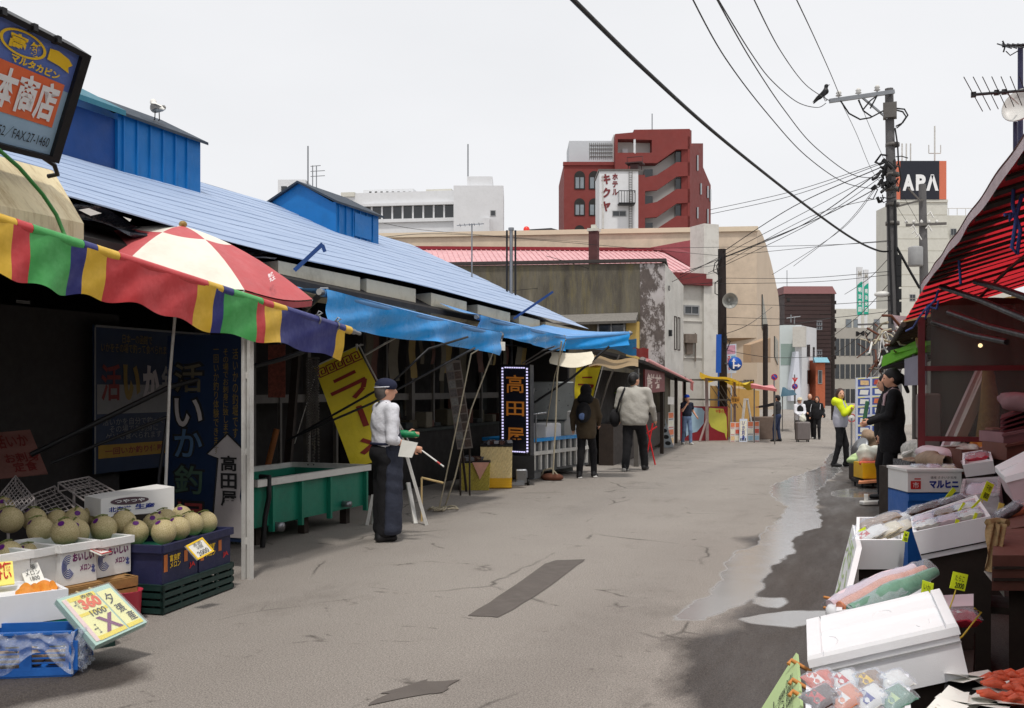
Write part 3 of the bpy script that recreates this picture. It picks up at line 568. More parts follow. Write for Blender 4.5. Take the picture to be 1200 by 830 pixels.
b=MB();b.ball(apex+tilt@V((0,0,.015)),(.035,.035,.03));b.build('finial',mat('brass',c(150,120,60),.4,.1),um)
a=2*pi*.11;rr=.70
pc=W(316,326,7.0)
b=MB()
def um_pt(px,py):
 d=6.9
 for i in range(300):
  p=W(px,py,d);q=tilt.transposed()@(p-apex);r=hypot(q.x,q.y)/R0
  if r<1 and q.z<dome(r)+.02:break
  d+=.005
 return p
cg=um_pt(316,328);cu=(um_pt(326,322)-cg).normalized();cv=(um_pt(312,318)-cg).normalized()
text('串焼\n丸太',cg-cu*.09-cv*.07,cu*.17,cv*.15,X['white_ink'],um,'printed_mark',.03,.02)
sg=thing('shop_sign','black framed blue and orange shop sign tilted out above the striped awning','sign',(-4.8,3.9,0))
TR,BR=WL(103,63,-4.5),WL(65,189,-4.86);TL=V((-4.5,2.55,TR.z+.16));BL=V((-4.86,2.62,BR.z-.08))
sp=Panel(BL,BR,TL);tw=TR-(TL+(BR-BL))
class Quad(Panel):
 def p(s,u,v,off=0):return s.o+s.U*u+s.V*v+s.W*(u*v)+s.n*off
PLN=(TR-BR).cross(TL-TR).normalized();BL=BL-PLN*(BL-BR).dot(PLN);tw=TR-(TL+(BR-BL));sp=Quad(BL,BR,TL);sp.W=tw
b=MB();b.hexa([x-sp.n*.16 for x in sp.q(-.0,0,1,1)]+sp.q(0,0,1,1));b.build('sign_case',X['black_metal'],sg)
b=MB()
for q in((0,0,1,.045),(0,.955,1,1),(0,.045,.03,.955),(.972,.045,1,.955)):b.slab(sp.q(*q,.035),.034)
for u in(.80,.88,.6,.7):b.box(sp.p(u,.985,.02),(.05,.03,.04))
b.build('sign_frame',X['black_metal'],sg)
for nm,q,m in(('upper_field',(.03,.62,.972,.955),mat('sg_blue',c(92,116,186),.4,.08,dirt=.25,dcol=c(130,140,190))),('name_field',(.03,.285,.952,.67),mat('sg_orange',c(232,112,68),.4,.06,dirt=.3,dcol=c(236,150,110))),('number_field',(.03,.045,.972,.285),mat('sg_pale',c(160,190,214),.4,.05,dirt=.2,dcol=c(130,160,190)))):
 b=MB();b.quad(sp.q(*q,.004 if nm!='name_field' else.008));b.build(nm,m,sg)
b=MB();b.quad(sp.q(.03,.285,.972,.62,.0035));b.build('side_field',X['sg_pale'],sg)
def stext(body,u0,v0,u1,v1,m,bold=.02,nm='lettering'):
 o=sp.p(u0,v0);text(body,o,sp.p(u1,v0)-o,sp.p(u0,v1)-o,m,sg,nm,.014,bold)
stext('村本商店',.675,.315,.94,.63,X['white_ink'],.035)
stext('マルタカビン',.765,.685,.925,.75,X['ink_yellow'],.04)
stext('22-0052／FAX.27-1460',.735,.10,.955,.205,X['ink'],.0)
b=MB()
for r0,r1 in((1,.87),):
 pts=[(cos(2*pi*k/32),sin(2*pi*k/32))for k in range(32)]
 vs=[sp.p(.79+.075*x*r,.84+.095*y*(r if r==1 else.84),.012)for r in(r0,r1)for x,y in pts];b.add(vs,[(k,(k+1)%32,32+(k+1)%32,32+k)for k in range(32)])
b.build('emblem_ring',X['ink_yellow'],sg)
stext('高',.745,.785,.80,.90,X['ink_yellow'],.05,'emblem_character');stext('敏',.81,.785,.85,.89,X['ink_yellow'],.05,'emblem_character')
b=MB();b.add([sp.p(u,v,.012)for u,v in((.872,.90),(.90,.91),(.94,.885),(.957,.85),(.945,.82),(.952,.775),(.915,.80),(.872,.81))],[tuple(range(8))][0:1]and[(7,6,5,4,3,2,1,0)]);b.build('banner_mark',X['ink_yellow'],sg)
b=MB()
for u in(.55,.85):b.bar(sp.p(u,.03,-.1),V((-5.3,sp.p(u,0).y,2.62)),.05,.05)
b.bar(sp.p(.95,.0,-.1),sp.p(.5,-.02,-.15),.06,.05);b.tube([sp.p(.98,-.02,-.05),sp.p(1.02,-.06,-.05),sp.p(1.04,-.14,-.05),sp.p(1.03,-.20,-.1)],.015,8);b.build('bracket',X['black_metal'],sg)
p1,p2,p3=WL(98,262,-4.78),WL(97,281,-4.78),WL(62,200,-5.15)
cb=thing('canopy_box','weathered cream canopy housing between the tilted sign and the striped awning','housing',(-5,4.5,0));b=MB();y0=2.4
b.slab([V((p1.x,y0,p2.z)),V((p1.x,p1.y,p2.z)),V((p1.x,p1.y,p1.z)),V((p1.x,y0,p1.z+.02))],.05)
b.slab([V((p1.x,y0,p1.z+.02)),V((p1.x,p1.y,p1.z)),V((p3.x,p3.y,p3.z)),V((p3.x,y0,p3.z+.02))],.04)
b.add([V((p1.x,p1.y,p2.z)),V((p3.x,p1.y+.2,p2.z)),p3,p1],[(0,1,2,3)])
b.build('housing_shell',mat('cream_frp',c(226,210,170),.55,.08,3,dirt=.7,dcol=c(150,116,60),dscale=5,stretch=(1,3,.5)),cb)
b=MB();b.tube([WL(-8,170,-4.70),WL(22,196,-4.72),WL(50,228,-4.72),WL(66,252,-4.72),WL(74,272,-4.66),WL(79,284,-4.55)],.012,8);tag(b.build('hose',mat('hose_green',c(60,130,60),.5,.1)),'green hose draped down over the cream canopy housing','hose')
pb=G(290,679);b=MB()
for dx in(-.022,.022):b.box(pb+RIGHT*dx+UP*.95,(.028,.05,1.9))
for z in(.3,1.0,1.6):b.box(pb+UP*z,(.03,.03,.05))
tag(b.build('awning_post',X['white_metal']),'white twin tube post standing at the end of the green tank','post')
def board(name,label,cat,BL,BR,TL,m,t=.02,group=None):
 pn=Panel(BL,BR,TL);r=thing(name,label,cat,pn.p(.5,0),group);b=MB();pn.board(b,t);b.build('board',m,r);return pn,r
for k_,v_ in(('dimmer_y',(120,98,40)),('dimmer_r',(112,36,34)),('dimmer_w',(116,116,116)),('squid_grey',(160,154,154))):mat(k_,c(*v_),.6,.1)  # poster ink and squid white copies darkened, stall shade put into the colour
A0,A1=WL(110,557,-7.30),WL(246,556,-7.30);A0.z=A1.z=.66
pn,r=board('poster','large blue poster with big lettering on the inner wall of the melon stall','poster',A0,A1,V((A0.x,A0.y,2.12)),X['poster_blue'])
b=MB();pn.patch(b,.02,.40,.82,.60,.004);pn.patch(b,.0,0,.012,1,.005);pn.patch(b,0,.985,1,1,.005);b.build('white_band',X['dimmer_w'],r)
b=MB();pn.patch(b,.03,.10,.60,.19,.004);b.build('yellow_band',mat('dim_yellow',c(150,116,36),.6),r)  # yellow toned down, the stall's shade is in the colour
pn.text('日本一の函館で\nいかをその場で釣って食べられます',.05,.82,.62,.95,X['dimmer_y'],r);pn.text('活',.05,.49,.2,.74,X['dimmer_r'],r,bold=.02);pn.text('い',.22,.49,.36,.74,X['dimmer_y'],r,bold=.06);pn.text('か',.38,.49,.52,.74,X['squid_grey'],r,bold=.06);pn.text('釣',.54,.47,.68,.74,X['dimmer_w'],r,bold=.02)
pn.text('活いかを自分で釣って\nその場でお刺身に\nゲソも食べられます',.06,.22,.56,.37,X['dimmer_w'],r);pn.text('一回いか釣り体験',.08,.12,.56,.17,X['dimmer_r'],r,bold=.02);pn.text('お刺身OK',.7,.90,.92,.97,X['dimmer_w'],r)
B0,B1=W(196,662,8.55),W(288,640,8.25);B0.z=B1.z=.22
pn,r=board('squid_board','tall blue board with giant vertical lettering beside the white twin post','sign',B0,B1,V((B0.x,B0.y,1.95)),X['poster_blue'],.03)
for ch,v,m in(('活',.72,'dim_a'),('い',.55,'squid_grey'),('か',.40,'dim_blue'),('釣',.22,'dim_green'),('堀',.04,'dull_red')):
 mat('dim_blue',c(62,88,116),.6);mat('dim_green',c(58,80,66),.6)  # board letters darkened too, shade mixed into their colours
 pn.text(ch,.07,v-.006,.49,v+.152,X['ink'],r,'letter_shadow',.004,.06);pn.text(ch,.10,v,.46,v+.14,X[m],r,'giant_letter',.007,.015)  # wider black copy printed as an outline round each letter
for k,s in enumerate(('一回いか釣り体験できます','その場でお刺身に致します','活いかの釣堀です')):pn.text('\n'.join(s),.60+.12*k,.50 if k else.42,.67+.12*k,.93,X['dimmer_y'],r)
b=MB();b.add([pn.p(u,v,.006)for u,v in((.58,.02),(.99,.02),(.97,.14),(.93,.22),(.995,.40),(.995,.44),(.78,.52),(.52,.42),(.66,.40),(.62,.22))],[tuple(range(10))]);b.build('white_shape',X['squid_grey'],r)
b=MB();pts=[pn.p(u,v,.009)for u,v in((.58,.02),(.62,.22),(.66,.40),(.52,.42),(.78,.52),(.995,.44))];b.tube(pts,.008,5);b.build('outline',X['ink'],r)
for ch,v in(('高',.34),('田',.255),('屋',.17)):pn.text(ch,.70,v,.90,v+.075,X['ink'],r,'lettering',.014,.025)
C0,C1=W(-40,565,8.2),W(56,555,8.4)
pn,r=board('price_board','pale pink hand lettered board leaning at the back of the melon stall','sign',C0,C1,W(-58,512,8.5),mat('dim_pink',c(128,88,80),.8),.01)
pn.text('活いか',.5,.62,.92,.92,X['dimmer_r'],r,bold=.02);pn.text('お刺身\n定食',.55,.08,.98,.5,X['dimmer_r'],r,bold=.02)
def strut(pts,lab,r=.014,m='black_metal',grp='dark awning struts'):
 b=MB();b.tube(pts,r,8);return tag(b.build('awning_strut',X[m]),lab,'strut',grp)
strut([W(36,533,8.1),W(200,453,8.3),W(330,421,8.9),W(356,412,9.0)],'dark awning strut crossing the blue poster and the tall blue board, the upper of two',.022)
strut([W(60,543,8.0),W(198,488,8.2)],'dark awning strut crossing the lower half of the blue poster')
strut([W(196,492,8.2),W(186,560,8.1),V((W(186,560,8.1).x,W(186,560,8.1).y,0))],'dark upright bar standing in front of the poster behind the melons')
# fruit stand
def tray_box(name,label,cat,FL,FR,depth_vec,h,m,wall=.012,group=None,lip=None,inner=None):
 """open box: FL, FR the front bottom corners."""
 FL,FR=V(FL),V(FR);D=V(depth_vec);U=UP*h;r=thing(name,label,cat,(FL+FR+D)/2,group)
 b=MB();n=(FR-FL).normalized();d=D.normalized();w=wall
 b.hexa([FL,FR,FR+D,FL+D,FL+UP*w,FR+UP*w,FR+D+UP*w,FL+D+UP*w])
 for a0,a1,t in((FL,FR,d*w),(FL+D-d*w,FR+D-d*w,d*w)):b.hexa([a0+UP*w,a1+UP*w,a1+t+UP*w,a0+t+UP*w,a0+U,a1+U,a1+t+U,a0+t+U])
 for a0,t in((FL+d*w,n*w),(FR-n*w+d*w,n*w)):a1=a0+D-d*2*w;b.hexa([a0+UP*w,a0+t+UP*w,a1+t+UP*w,a1+UP*w,a0+U,a0+t+U,a1+t+U,a1+U])
 b.build('box_body',m,r)
 if lip:
  b=MB();e=lip;o=.012
  for a0,a1 in((FL-n*o-d*o,FR+n*o-d*o),(FL-n*o+D+d*o,FR+n*o+D+d*o),(FL-n*o-d*o,FL-n*o+D+d*o),(FR+n*o-d*o,FR+n*o+D+d*o)):b.bar(a0+U-UP*e/2,a1+U-UP*e/2,.022,e)
  b.build('rim',m,r)
 if inner:
  b=MB();b.hexa([FL+n*w+d*w+UP*inner,FR-n*w+d*w+UP*inner,FR-n*w+D-d*w+UP*inner,FL+n*w+D-d*w+UP*inner,FL+n*w+d*w+UP*(inner+.01),FR-n*w+d*w+UP*(inner+.01),FR-n*w+D-d*w+UP*(inner+.01),FL+n*w+D-d*w+UP*(inner+.01)])
  b.build('tray_liner',X['melon_tray'],r)
 return r,Panel(FL,FR,FL+U)
STN=V((cos(.36),sin(.36),0))
def melon(label):
 r=thing('melon',label,'melon',(0,0,0),'netted melons on the fruit stand')
 b=MB();b.ball((0,0,.078),(.078,.078,.08),24,16);b.build('fruit',X['melon'],r)
 b=MB();b.tube([(0,0,.150),(.004,0,.162),(.008,.002,.167)],[.007,.005,.005],6);b.tube([(-.022,.012,.160),(.008,0,.167),(.05,-.016,.156)],.0045,6);b.build('stem',X['stem'],r)
 b=MB();a=.62
 pts=[V((.079*cos(t)*sin(.24)*1.0,.079*sin(t)*sin(.24),.0805*cos(.24)))for t in[2*pi*k/12 for k in range(12)]]
 Rm=MR(-.75,3,'Y');b.add([V((0,0,.078))-0*UP+(MR(.75,3,'Y')@(p*1.012))for p in pts],[tuple(range(12))]);b.build('sticker',X['sticker'],r)
 return r
m0=None
def place_melon(p,label,s=1,rz=None):
 global m0
 rz=random.uniform(-2.4,-.6)if rz is None else rz
 if m0 is None:
  m0=melon(label);m0.location=p;m0.rotation_euler=(random.uniform(-.1,.1),random.uniform(-.1,.1),rz);m0.scale=(s,)*3;return m0
 o=dup(m0,p,rz,label,s*random.uniform(.96,1.04));o.rotation_euler=(random.uniform(-.18,.18),random.uniform(-.18,.18),rz);return o
def mel_at(px,py,d,label,s=1):return place_melon(W(px,py,d)-UP*.078*s,label,s)
def carton(FLpx,FRpx,dF,dR,htop,depth,label,printed=True,m='carton',inner=None,grp='white printed melon cartons'):
 a,bb=W(*FLpx,dF),W(*FRpx,dR);z=min(a.z,bb.z);a.z=bb.z=z
 dv=V((bb.y-a.y,-(bb.x-a.x),0)).normalized()*-depth
 r,pn=tray_box('melon_carton',label,'carton',a,bb,dv,htop-z,X[m],.012,grp,.045,inner)
 if printed:
  b=MB();cc=pn.p(.2,.46,.002)
  for k in range(5):
   w=.055-.009*k
   b.tube([pn.p(.2+.17*cos(t)*(1-k*.17),.45+.28*sin(t)*(1-k*.17),.002)for t in[pi*(.35+1.45*i/12)for i in range(13)]],.0022,4)
  b.build('printed_swirl',X['ink_blue'],r)
  pn.text('おいしい',.32,.55,.92,.76,X['ink_purple'],r,'print',.003,.05);pn.text('メロン',.52,.30,.84,.46,X['ink_purple'],r,'print',.003,.04);pn.text('北',.84,.22,.95,.42,X['ink_blue'],r,'print',.003,.04)
 return r,pn,a,bb,dv
ca=carton((71,688),(113,678),6.1,6.32,.535,.42,'white melon carton with purple print, the left one of the two on the wooden pallet',inner=.19)
cb2=carton((113.5,678),(153,668),6.35,6.6,.525,.42,'white melon carton with purple print, the right one of the two on the wooden pallet',inner=.19)
cc=carton((36,703),(70,692),5.95,6.15,.53,.36,'plain white melon carton behind the white paper price card',False,inner=.17)
cd=carton((-8,712),(35,700),5.7,5.9,.54,.36,'plain white melon carton at the left edge of the fruit stand',False,inner=.15)
for px,py,d,w,lab in((12,652,5.95,1,'netted melon with a purple sticker at the far left of the lower cartons'),(34,655,6.1,1.0,'netted melon with a purple sticker just above the white paper price card'),):
 mel_at(px,py-2,d+.1,lab,w*1.06)
for px,py,d,s,lab in((76,625,6.05,.98,'netted melon with a purple sticker at the front corner of the left printed carton'),(91,624,6.22,.95,'netted melon just right of the one at the front corner of the left printed carton'),(50,622,6.2,.95,'netted melon with a purple sticker behind the left rim of the left printed carton'),(38,610,6.6,.95,'netted melon with a dark purple sticker second from the left in the upper row'),(14,610,6.35,1,'large netted melon at the far left of the upper row'),(5,596,6.9,.9,'netted melon half hidden at the left edge behind the upper row'),(66,612,6.75,.85,'small netted melon peeping out behind the left printed carton'),(89,609,6.8,.95,'netted melon with a loose dark stem behind the left printed carton'),(109,605,7.0,.9,'netted melon at the very back above the right printed carton'),(122,620,6.4,1.0,'netted melon with a white and purple sticker on the right printed carton'),(142,614,6.55,.97,'netted melon at the right end of the right printed carton')):
 mel_at(px,py-1,d+.3,lab,s*1.13)
for k,(pts,lab)in enumerate((([(17,588,7.7),(64,570,8.2),(94,604,7.4),(44,618,7.1)],'grey wire crate tilted behind the melons on the left'),([(68,566,8.0),(104,559,8.3),(150,585,7.7),(112,596,7.5)],'grey wire crate tilted behind the melons by the printed box'),([(0,580,7.4),(18,558,8.0),(40,585,7.2),(16,606,6.6)],'grey wire crate tilted at the left edge behind the melons'))):
 a,bq,cq,dq=[W(*p)for p in pts];b=MB()
 for e0,e1 in((a,bq),(bq,cq),(cq,dq),(dq,a)):b.tube([e0,e1],.007,6);b.tube([e0-UP*.07,e1-UP*.07],.006,6)
 for i in range(1,9):t=i/9;b.tube([a.lerp(dq,t),bq.lerp(cq,t)],.0035,5)
 for i in range(1,7):t=i/7;b.tube([a.lerp(bq,t)+UP*.0,dq.lerp(cq,t)],.0035,5)
 for q in(a,bq,cq,dq):b.tube([q,q-UP*.07],.005,5)
 b.tube([a.lerp(bq,.5)-UP*.07,V((a.lerp(bq,.5).x,a.lerp(bq,.5).y,0.0))],.012,6);b.tube([cq-UP*.07,V((cq.x,cq.y,0.0))],.012,6)
 tag(b.build('wire_crate',mat('wire_grey',c(176,168,166),.5,.1)),lab,'crate','grey wire crates')
a,bb=W(118,607,7.1),W(204,594,7.5);bb.z=a.z;dv=V((bb.y-a.y,-(bb.x-a.x),0)).normalized()*-.28;r=thing('produce_box','white printed cardboard produce box behind the melons in the dark crates','box',(a+bb)/2)
b=MB();h=UP*.135;b.hexa([a,bb,bb+dv,a+dv,a+h,bb+h*1.35,bb+dv+h*1.35,a+dv+h]);b.build('box_body',X['carton'],r);pn=Panel(a,bb,a+h)
b=MB();pts=[pn.p(.12+.26*(1+cos(t)),.78+.2*sin(t),.004)for t in[2*pi*k/20 for k in range(20)]];b.add(pts,[tuple(range(20))]);b.build('printed_oval',mat('print_mauve',c(90,70,78),.7),r)
pn.text('つやつや',.18,.70,.58,.88,X['white_ink'],r,'print',.006,.02);pn.text('北海道',.10,.25,.40,.52,X['ink_blue'],r,'print',.004,.03);pn.text('生産',.45,.28,.72,.58,X['ink_blue'],r,'print',.004,.03)
b=MB();q=(a+bb+dv)/2;q1=a+dv*.5;b.box(V((q.x,q.y,a.z/2)),(.6,.24,a.z),MR(YAW,3,'Z'));tag(b.build('display_bench',X['dark_wood']),'dark bench under the white printed produce box','bench')
a,bb=W(84,712,6.12),W(159,697,6.5);a.z=bb.z=.0;dv=V((bb.y-a.y,-(bb.x-a.x),0)).normalized()*-.55;ztop=min(ca[2].z,cb2[2].z)-.004
r=thing('wooden_pallet','slatted wooden pallet box holding up the two printed melon cartons','pallet',(a+bb+dv)/2);a=a.lerp(bb,-.35);n_=4
for k in range(n_):
 b=MB();z0=ztop*(k+.08)/n_;z1=ztop*(k+.92)/n_
 for e0,e1 in((a,bb),(bb,bb+dv),(bb+dv,a+dv),(a+dv,a)):
  b.hexa([e0+UP*z0,e1+UP*z0,e1+(e0-e1).normalized().cross(UP)*-.018+UP*z0,e0+(e0-e1).normalized().cross(UP)*-.018+UP*z0,e0+UP*z1,e1+UP*z1,e1+(e0-e1).normalized().cross(UP)*-.018+UP*z1,e0+(e0-e1).normalized().cross(UP)*-.018+UP*z1])
 b.build('slat',X['wood'],r)
b=MB()
for q in(a,bb,a+dv,bb+dv):d_=((a+bb+dv)/2-q).normalized()*.05;b.box(V((q.x+d_.x,q.y+d_.y,ztop/2)),(.04,.04,ztop))
b.hexa([a+UP*(ztop-.004),bb+UP*(ztop-.004),bb+dv+UP*(ztop-.004),a+dv+UP*(ztop-.004),a+UP*ztop,bb+UP*ztop,bb+dv+UP*ztop,a+dv+UP*ztop]);b.build('corner_posts',X['wood'],r)
def stand_under(q,label,name='display_bench',m='dark_wood',rz=YAW):
 """dark bench carrying something whose underside is the four points q"""
 cx=sum(p.x for p in q)/4;cy=sum(p.y for p in q)/4;z=min(p.z for p in q)-.002
 b=MB();o=[]
 for p in q:o.append(V((cx+(p.x-cx)*.92,cy+(p.y-cy)*.92,0)))
 b.hexa(o+[p+UP*z for p in o]);return tag(b.build(name,X[m]),label,'bench')
for cx_,lab in((cc,'dark low bench under the plain white melon carton behind the price card'),(cd,'dark low bench under the plain white melon carton at the left edge')):stand_under([cx_[2],cx_[3],cx_[3]+cx_[4],cx_[2]+cx_[4]],lab)
g0,g1=G(191,722),G(274,690);g2=G(157,716);U=g1-g0;dv=V((U.y,-U.x,0)).normalized()*-.50
r=thing('pallet_crate','low dark green slatted plastic crates under the navy melon boxes','crate',(g0+g1+dv)/2);H1=.20
for k in range(4):
 b=MB();z0=.01+H1*k/4;z1=z0+H1/4*.66
 for e0,e1 in((g0,g1),(g1,g1+dv),(g1+dv,g0+dv),(g0+dv,g0)):
  nn=(e1-e0).normalized().cross(UP)*-.02;b.hexa([e0+UP*z0,e1+UP*z0,e1+nn+UP*z0,e0+nn+UP*z0,e0+UP*z1,e1+UP*z1,e1+nn+UP*z1,e0+nn+UP*z1])
 b.build('slat',X['crate_green'],r)
b=MB()
for t in(0.02,.25,.5,.75,.98):
 for o in(dv*.03,dv*.97):p=g0+U*t+o;b.box(p+UP*H1/2,(.02,.02,H1))
b.hexa([g0+UP*(H1-.01),g1+UP*(H1-.01),g1+dv+UP*(H1-.01),g0+dv+UP*(H1-.01),g0+UP*H1,g1+UP*H1,g1+dv+UP*H1,g0+dv+UP*H1]);b.build('crate_deck',X['crate_green'],r)
for k,(t0,t1)in enumerate(((.02,.49),(.51,.98))):
 r,pn=tray_box('melon_box','navy printed melon box on the green slatted crate, the %s of two'%('nearer' if k==0 else 'farther'),'box',g0+U*t0+UP*H1+dv*.04,g0+U*t1+UP*H1+dv*.04,dv*.9,.26,X['navy_box'],.014,'navy melon boxes',.05,.20)
 b=MB();pn.patch(b,.04,.30,.14,.74,.003);pn.patch(b,.60,.42,.70,.72,.003);b.build('orange_label',mat('dim_orange',c(196,110,50),.6),r)
 pn.text('富良野\nメロン',.2,.36,.5,.7,X['ink_yellow'],r,'print',.004,.02);pn.text('JA',.74,.2,.92,.36,X['ink_red'],r,'print',.004,.03)
for k,(px,py,d,lab)in enumerate(((190,626,6.75,'netted melon at the near corner of the navy boxes'),(162,628+-2,6.8,'netted melon at the left end of the navy boxes'),(209,621,6.95,'netted melon second along the front of the navy boxes'),(227,616,7.2,'netted melon third along the front of the navy boxes'),(243,614,7.4,'netted melon at the far right end of the navy boxes'),(178,616,7.1,'netted melon in the back row of the navy boxes, left one'),(196,611,7.25,'netted melon in the back row of the navy boxes, middle one'),(214,607,7.5,'netted melon in the back row of the navy boxes, right one'))):
 mel_at(px,py-2,d,lab,1.06)
def card(label,q,m,t=.012,border=None,name='price_card',grp='hand lettered price cards'):
 pn=Panel(*q);r=thing(name,label,'price card',pn.p(.5,.0),grp);b=MB();pn.board(b,t);b.build('card',X[m],r)
 if border:b=MB();pn.frame(b,.012,.002,0,.001);b.build('border',X[border],r)
 return pn,r
pn,r=card('small yellow bordered price card clipped to the navy melon boxes',(W(231.5,656.5,6.62),W(251,646,6.75),W(217,640,6.6)),'paper',.012,'ink_yellow');pn.text('赤肉\n2個',.3,.5,.75,.9,X['ink'],r);pn.text('2000',.2,.12,.8,.4,X['ink'],r)
pn,r=card('red bordered white price card lying on the edge of the printed cartons',(W(119,650,6.2),W(131,647,6.42),W(96,640,6.3)),'paper',.01,'ink_red');pn.text('一個\n1500',.1,.2,.9,.85,X['ink_red'],r)
pn,r=card('white paper price card in plastic leaning on the plain white carton',(W(31,686,5.78),W(53,681,5.86),W(22,663,5.9)),'paper',.01);pn.text('夕張\nメロン\n1800',.12,.12,.9,.9,X['ink'],r)
pn,r=card('yellow and red spotted price card at the far left of the cartons',(W(-10,687,5.55),W(17,684,5.63),W(-12,660,5.65)),'paper_yellow',.01);pn.text('特価\n甘い',.1,.2,.9,.95,X['ink_red'],r,bold=.03)
a,bb=W(-14,738,5.35),W(80,735,5.62);bb.z=a.z;dv=V((bb.y-a.y,-(bb.x-a.x),0)).normalized()*-.42
r,pn=tray_box('styrofoam_box','white styrofoam box holding slices of orange melon','box',a,bb,dv,.165,X['styro'],.022)
b=MB();n=(bb-a).normalized();d_=dv.normalized();zz=UP*.12;b.hexa([a+n*.024+d_*.024+UP*.03,bb-n*.024+d_*.024+UP*.03,bb-n*.024+dv-d_*.024+UP*.03,a+n*.024+dv-d_*.024+UP*.03]+[q+UP*.15 for q in(a+n*.024+d_*.024,bb-n*.024+d_*.024,bb-n*.024+dv-d_*.024,a+n*.024+dv-d_*.024)]);b.build('ice_fill',X['styro'],r)
for k in range(6):
 t=.50+.08*k;w_=.25+.5*((k*37)%10)/10;c0=a+(bb-a)*t+dv*w_*.7+UP*.15;b=MB();pts=[]
 ang=random.uniform(-.6,.6)
 for s_ in range(9):
  x=-.055+.11*s_/8;z=.034*sin(pi*s_/8)+.004;w2=.014*sin(pi*s_/8)+.003
  dx=V((cos(ang),sin(ang),0));dy=V((-sin(ang),cos(ang),0));pts+=[c0+dx*x-dy*w2+UP*.0,c0+dx*x+UP*(z*.9+.012),c0+dx*x+dy*w2+UP*.0]
 b.add(pts,[f for s_ in range(8)for f in((s_*3,s_*3+3,s_*3+4,s_*3+1),(s_*3+1,s_*3+4,s_*3+5,s_*3+2),(s_*3+2,s_*3+5,s_*3+3,s_*3))]);tag(b.build('melon_slice',X['orange_flesh']),'wedge of cut orange melon lying on the white styrofoam box by the slanted sign','melon slice','cut melon wedges')
a2,b2=a+UP*-.0,bb;z1=a.z-.003;g0,g1=V((a.x,a.y,.0)),V((bb.x,bb.y,.0))+n*.26;g0=g0+dv*.05
r,pn=tray_box('fish_crate','dark teal plastic crate under the white styrofoam box of melon slices','crate',g0,g1,dv*1.1,z1,X['crate_green'],.02)
b=MB();e=dv.normalized()
for z in(z1-.03,):b.bar(g0+UP*z-e*.006,g1+UP*z-e*.006,.012,.055)
b.bar(g0+UP*(z1*.55)-e*.006,g1+UP*(z1*.55)-e*.006,.012,.02);b.build('rim',X['teal'],r)
b=MB();b.hexa([g0+UP*(z1-.012),g1+UP*(z1-.012),g1+dv*1.1+UP*(z1-.012),g0+dv*1.1+UP*(z1-.012),g0+UP*z1,g1+UP*z1,g1+dv*1.1+UP*z1,g0+dv*1.1+UP*z1]);b.build('crate_lid',X['crate_green'],r)
g0,g1=G(-25,797),G(84,793);U=g1-g0;dv2=V((U.y,-U.x,0)).normalized()*-.28;H=.225;r=thing('plastic_basket','blue slotted plastic basket wrapped in clear film on the ground','basket',(g0+g1+dv2)/2);b=MB();fl=.03
g0t,g1t=g0-U.normalized()*fl,g1+U.normalized()*fl;b.hexa([g0,g1,g1+dv2,g0+dv2,g0+UP*.01,g1+UP*.01,g1+dv2+UP*.01,g0+dv2+UP*.01])
for(a0,a1)in((g0,g1),(g0+dv2,g1+dv2),(g0,g0+dv2),(g1,g1+dv2)):
 L_=(a1-a0).length;nb=max(2,int(L_/.17))
 for z0,z1_ in((.01,.05),(.175,H)):b.bar(a0+UP*(z0+z1_)/2,a1+UP*(z0+z1_)/2,.01,z1_-z0)
 for z in(.075,.10,.125,.15):b.bar(a0+UP*z,a1+UP*z,.007,.008)
 for i in range(nb+1):p=a0.lerp(a1,i/nb);q=(a1-a0).normalized()*.03;b.bar(p-q+UP*.11,p+q+UP*.11,.011,.15)
b.build('basket_body',X['crate_blue'],r);b=MB()
for z in(.21,):b.bar(g0+UP*(H+.006),g1+UP*(H+.006),.03,.012)
b.build('rim',X['crate_blue'],r)
b=MB();out=dv2.normalized()*-1
def film(u,v):
 p=g0.lerp(g1,-.02+1.06*u)+UP*(H+.01-(H-.01)*v*(.45+.55*sin(u*4+.6)**2));w=.02+.010*sin(u*31+v*9)+.012*sin(u*17-v*13)+.02*v
 return p+out*w
b.grid(film,46,18);b.build('plastic_film',X['bag_clear'],r)
b=MB();sd_=U.normalized()
b.grid(lambda u,v:g1+dv2*(u*.95)+UP*(H+.012-(H-.01)*v)+sd_*(.03+.018*sin(u*23+v*8)+.012*sin(v*21)),18,14);b.build('plastic_film',X['bag_clear'],r)
b=MB()
for k in range(14):p=g0+U*random.uniform(.06,.94)+dv2*random.uniform(.2,.8);b.ball(p+UP*(.05+.05*random.random()),(.05,.045,.04),10,6)
fill=b.build('goods',mat('goods_mix',c(150,126,104),.7,.3,20),r);fill['kind']='stuff'
TLc,TRc,BRc,BLc=W(66,703,5.32),W(127,684,5.6),W(168,737,5.55),W(112,757,5.22);PLN=(TRc-TLc).cross(BLc-TLc).normalized();BRc=BRc-PLN*(BRc-TLc).dot(PLN)
pn=Quad(BLc,BRc,TLc);pn.W=TRc-(TLc+(BRc-BLc));r=thing('slanted_sign','slanted foam board price sign with yellow papers reading 360 beside the melon slices','sign',pn.p(.5,.0))
b=MB();b.hexa([x-pn.n*.035 for x in pn.q(0,0,1,1)]+pn.q(0,0,1,1));b.build('board',mat('foam_green',c(176,206,196),.6,.06),r)
b=MB();b.quad(pn.q(.05,.05,.64,.95,.003));b.quad(pn.q(.67,.04,.955,.90,.003));b.build('paper_sheet',mat('paper_pale_y',c(240,234,170),.6,.05),r)
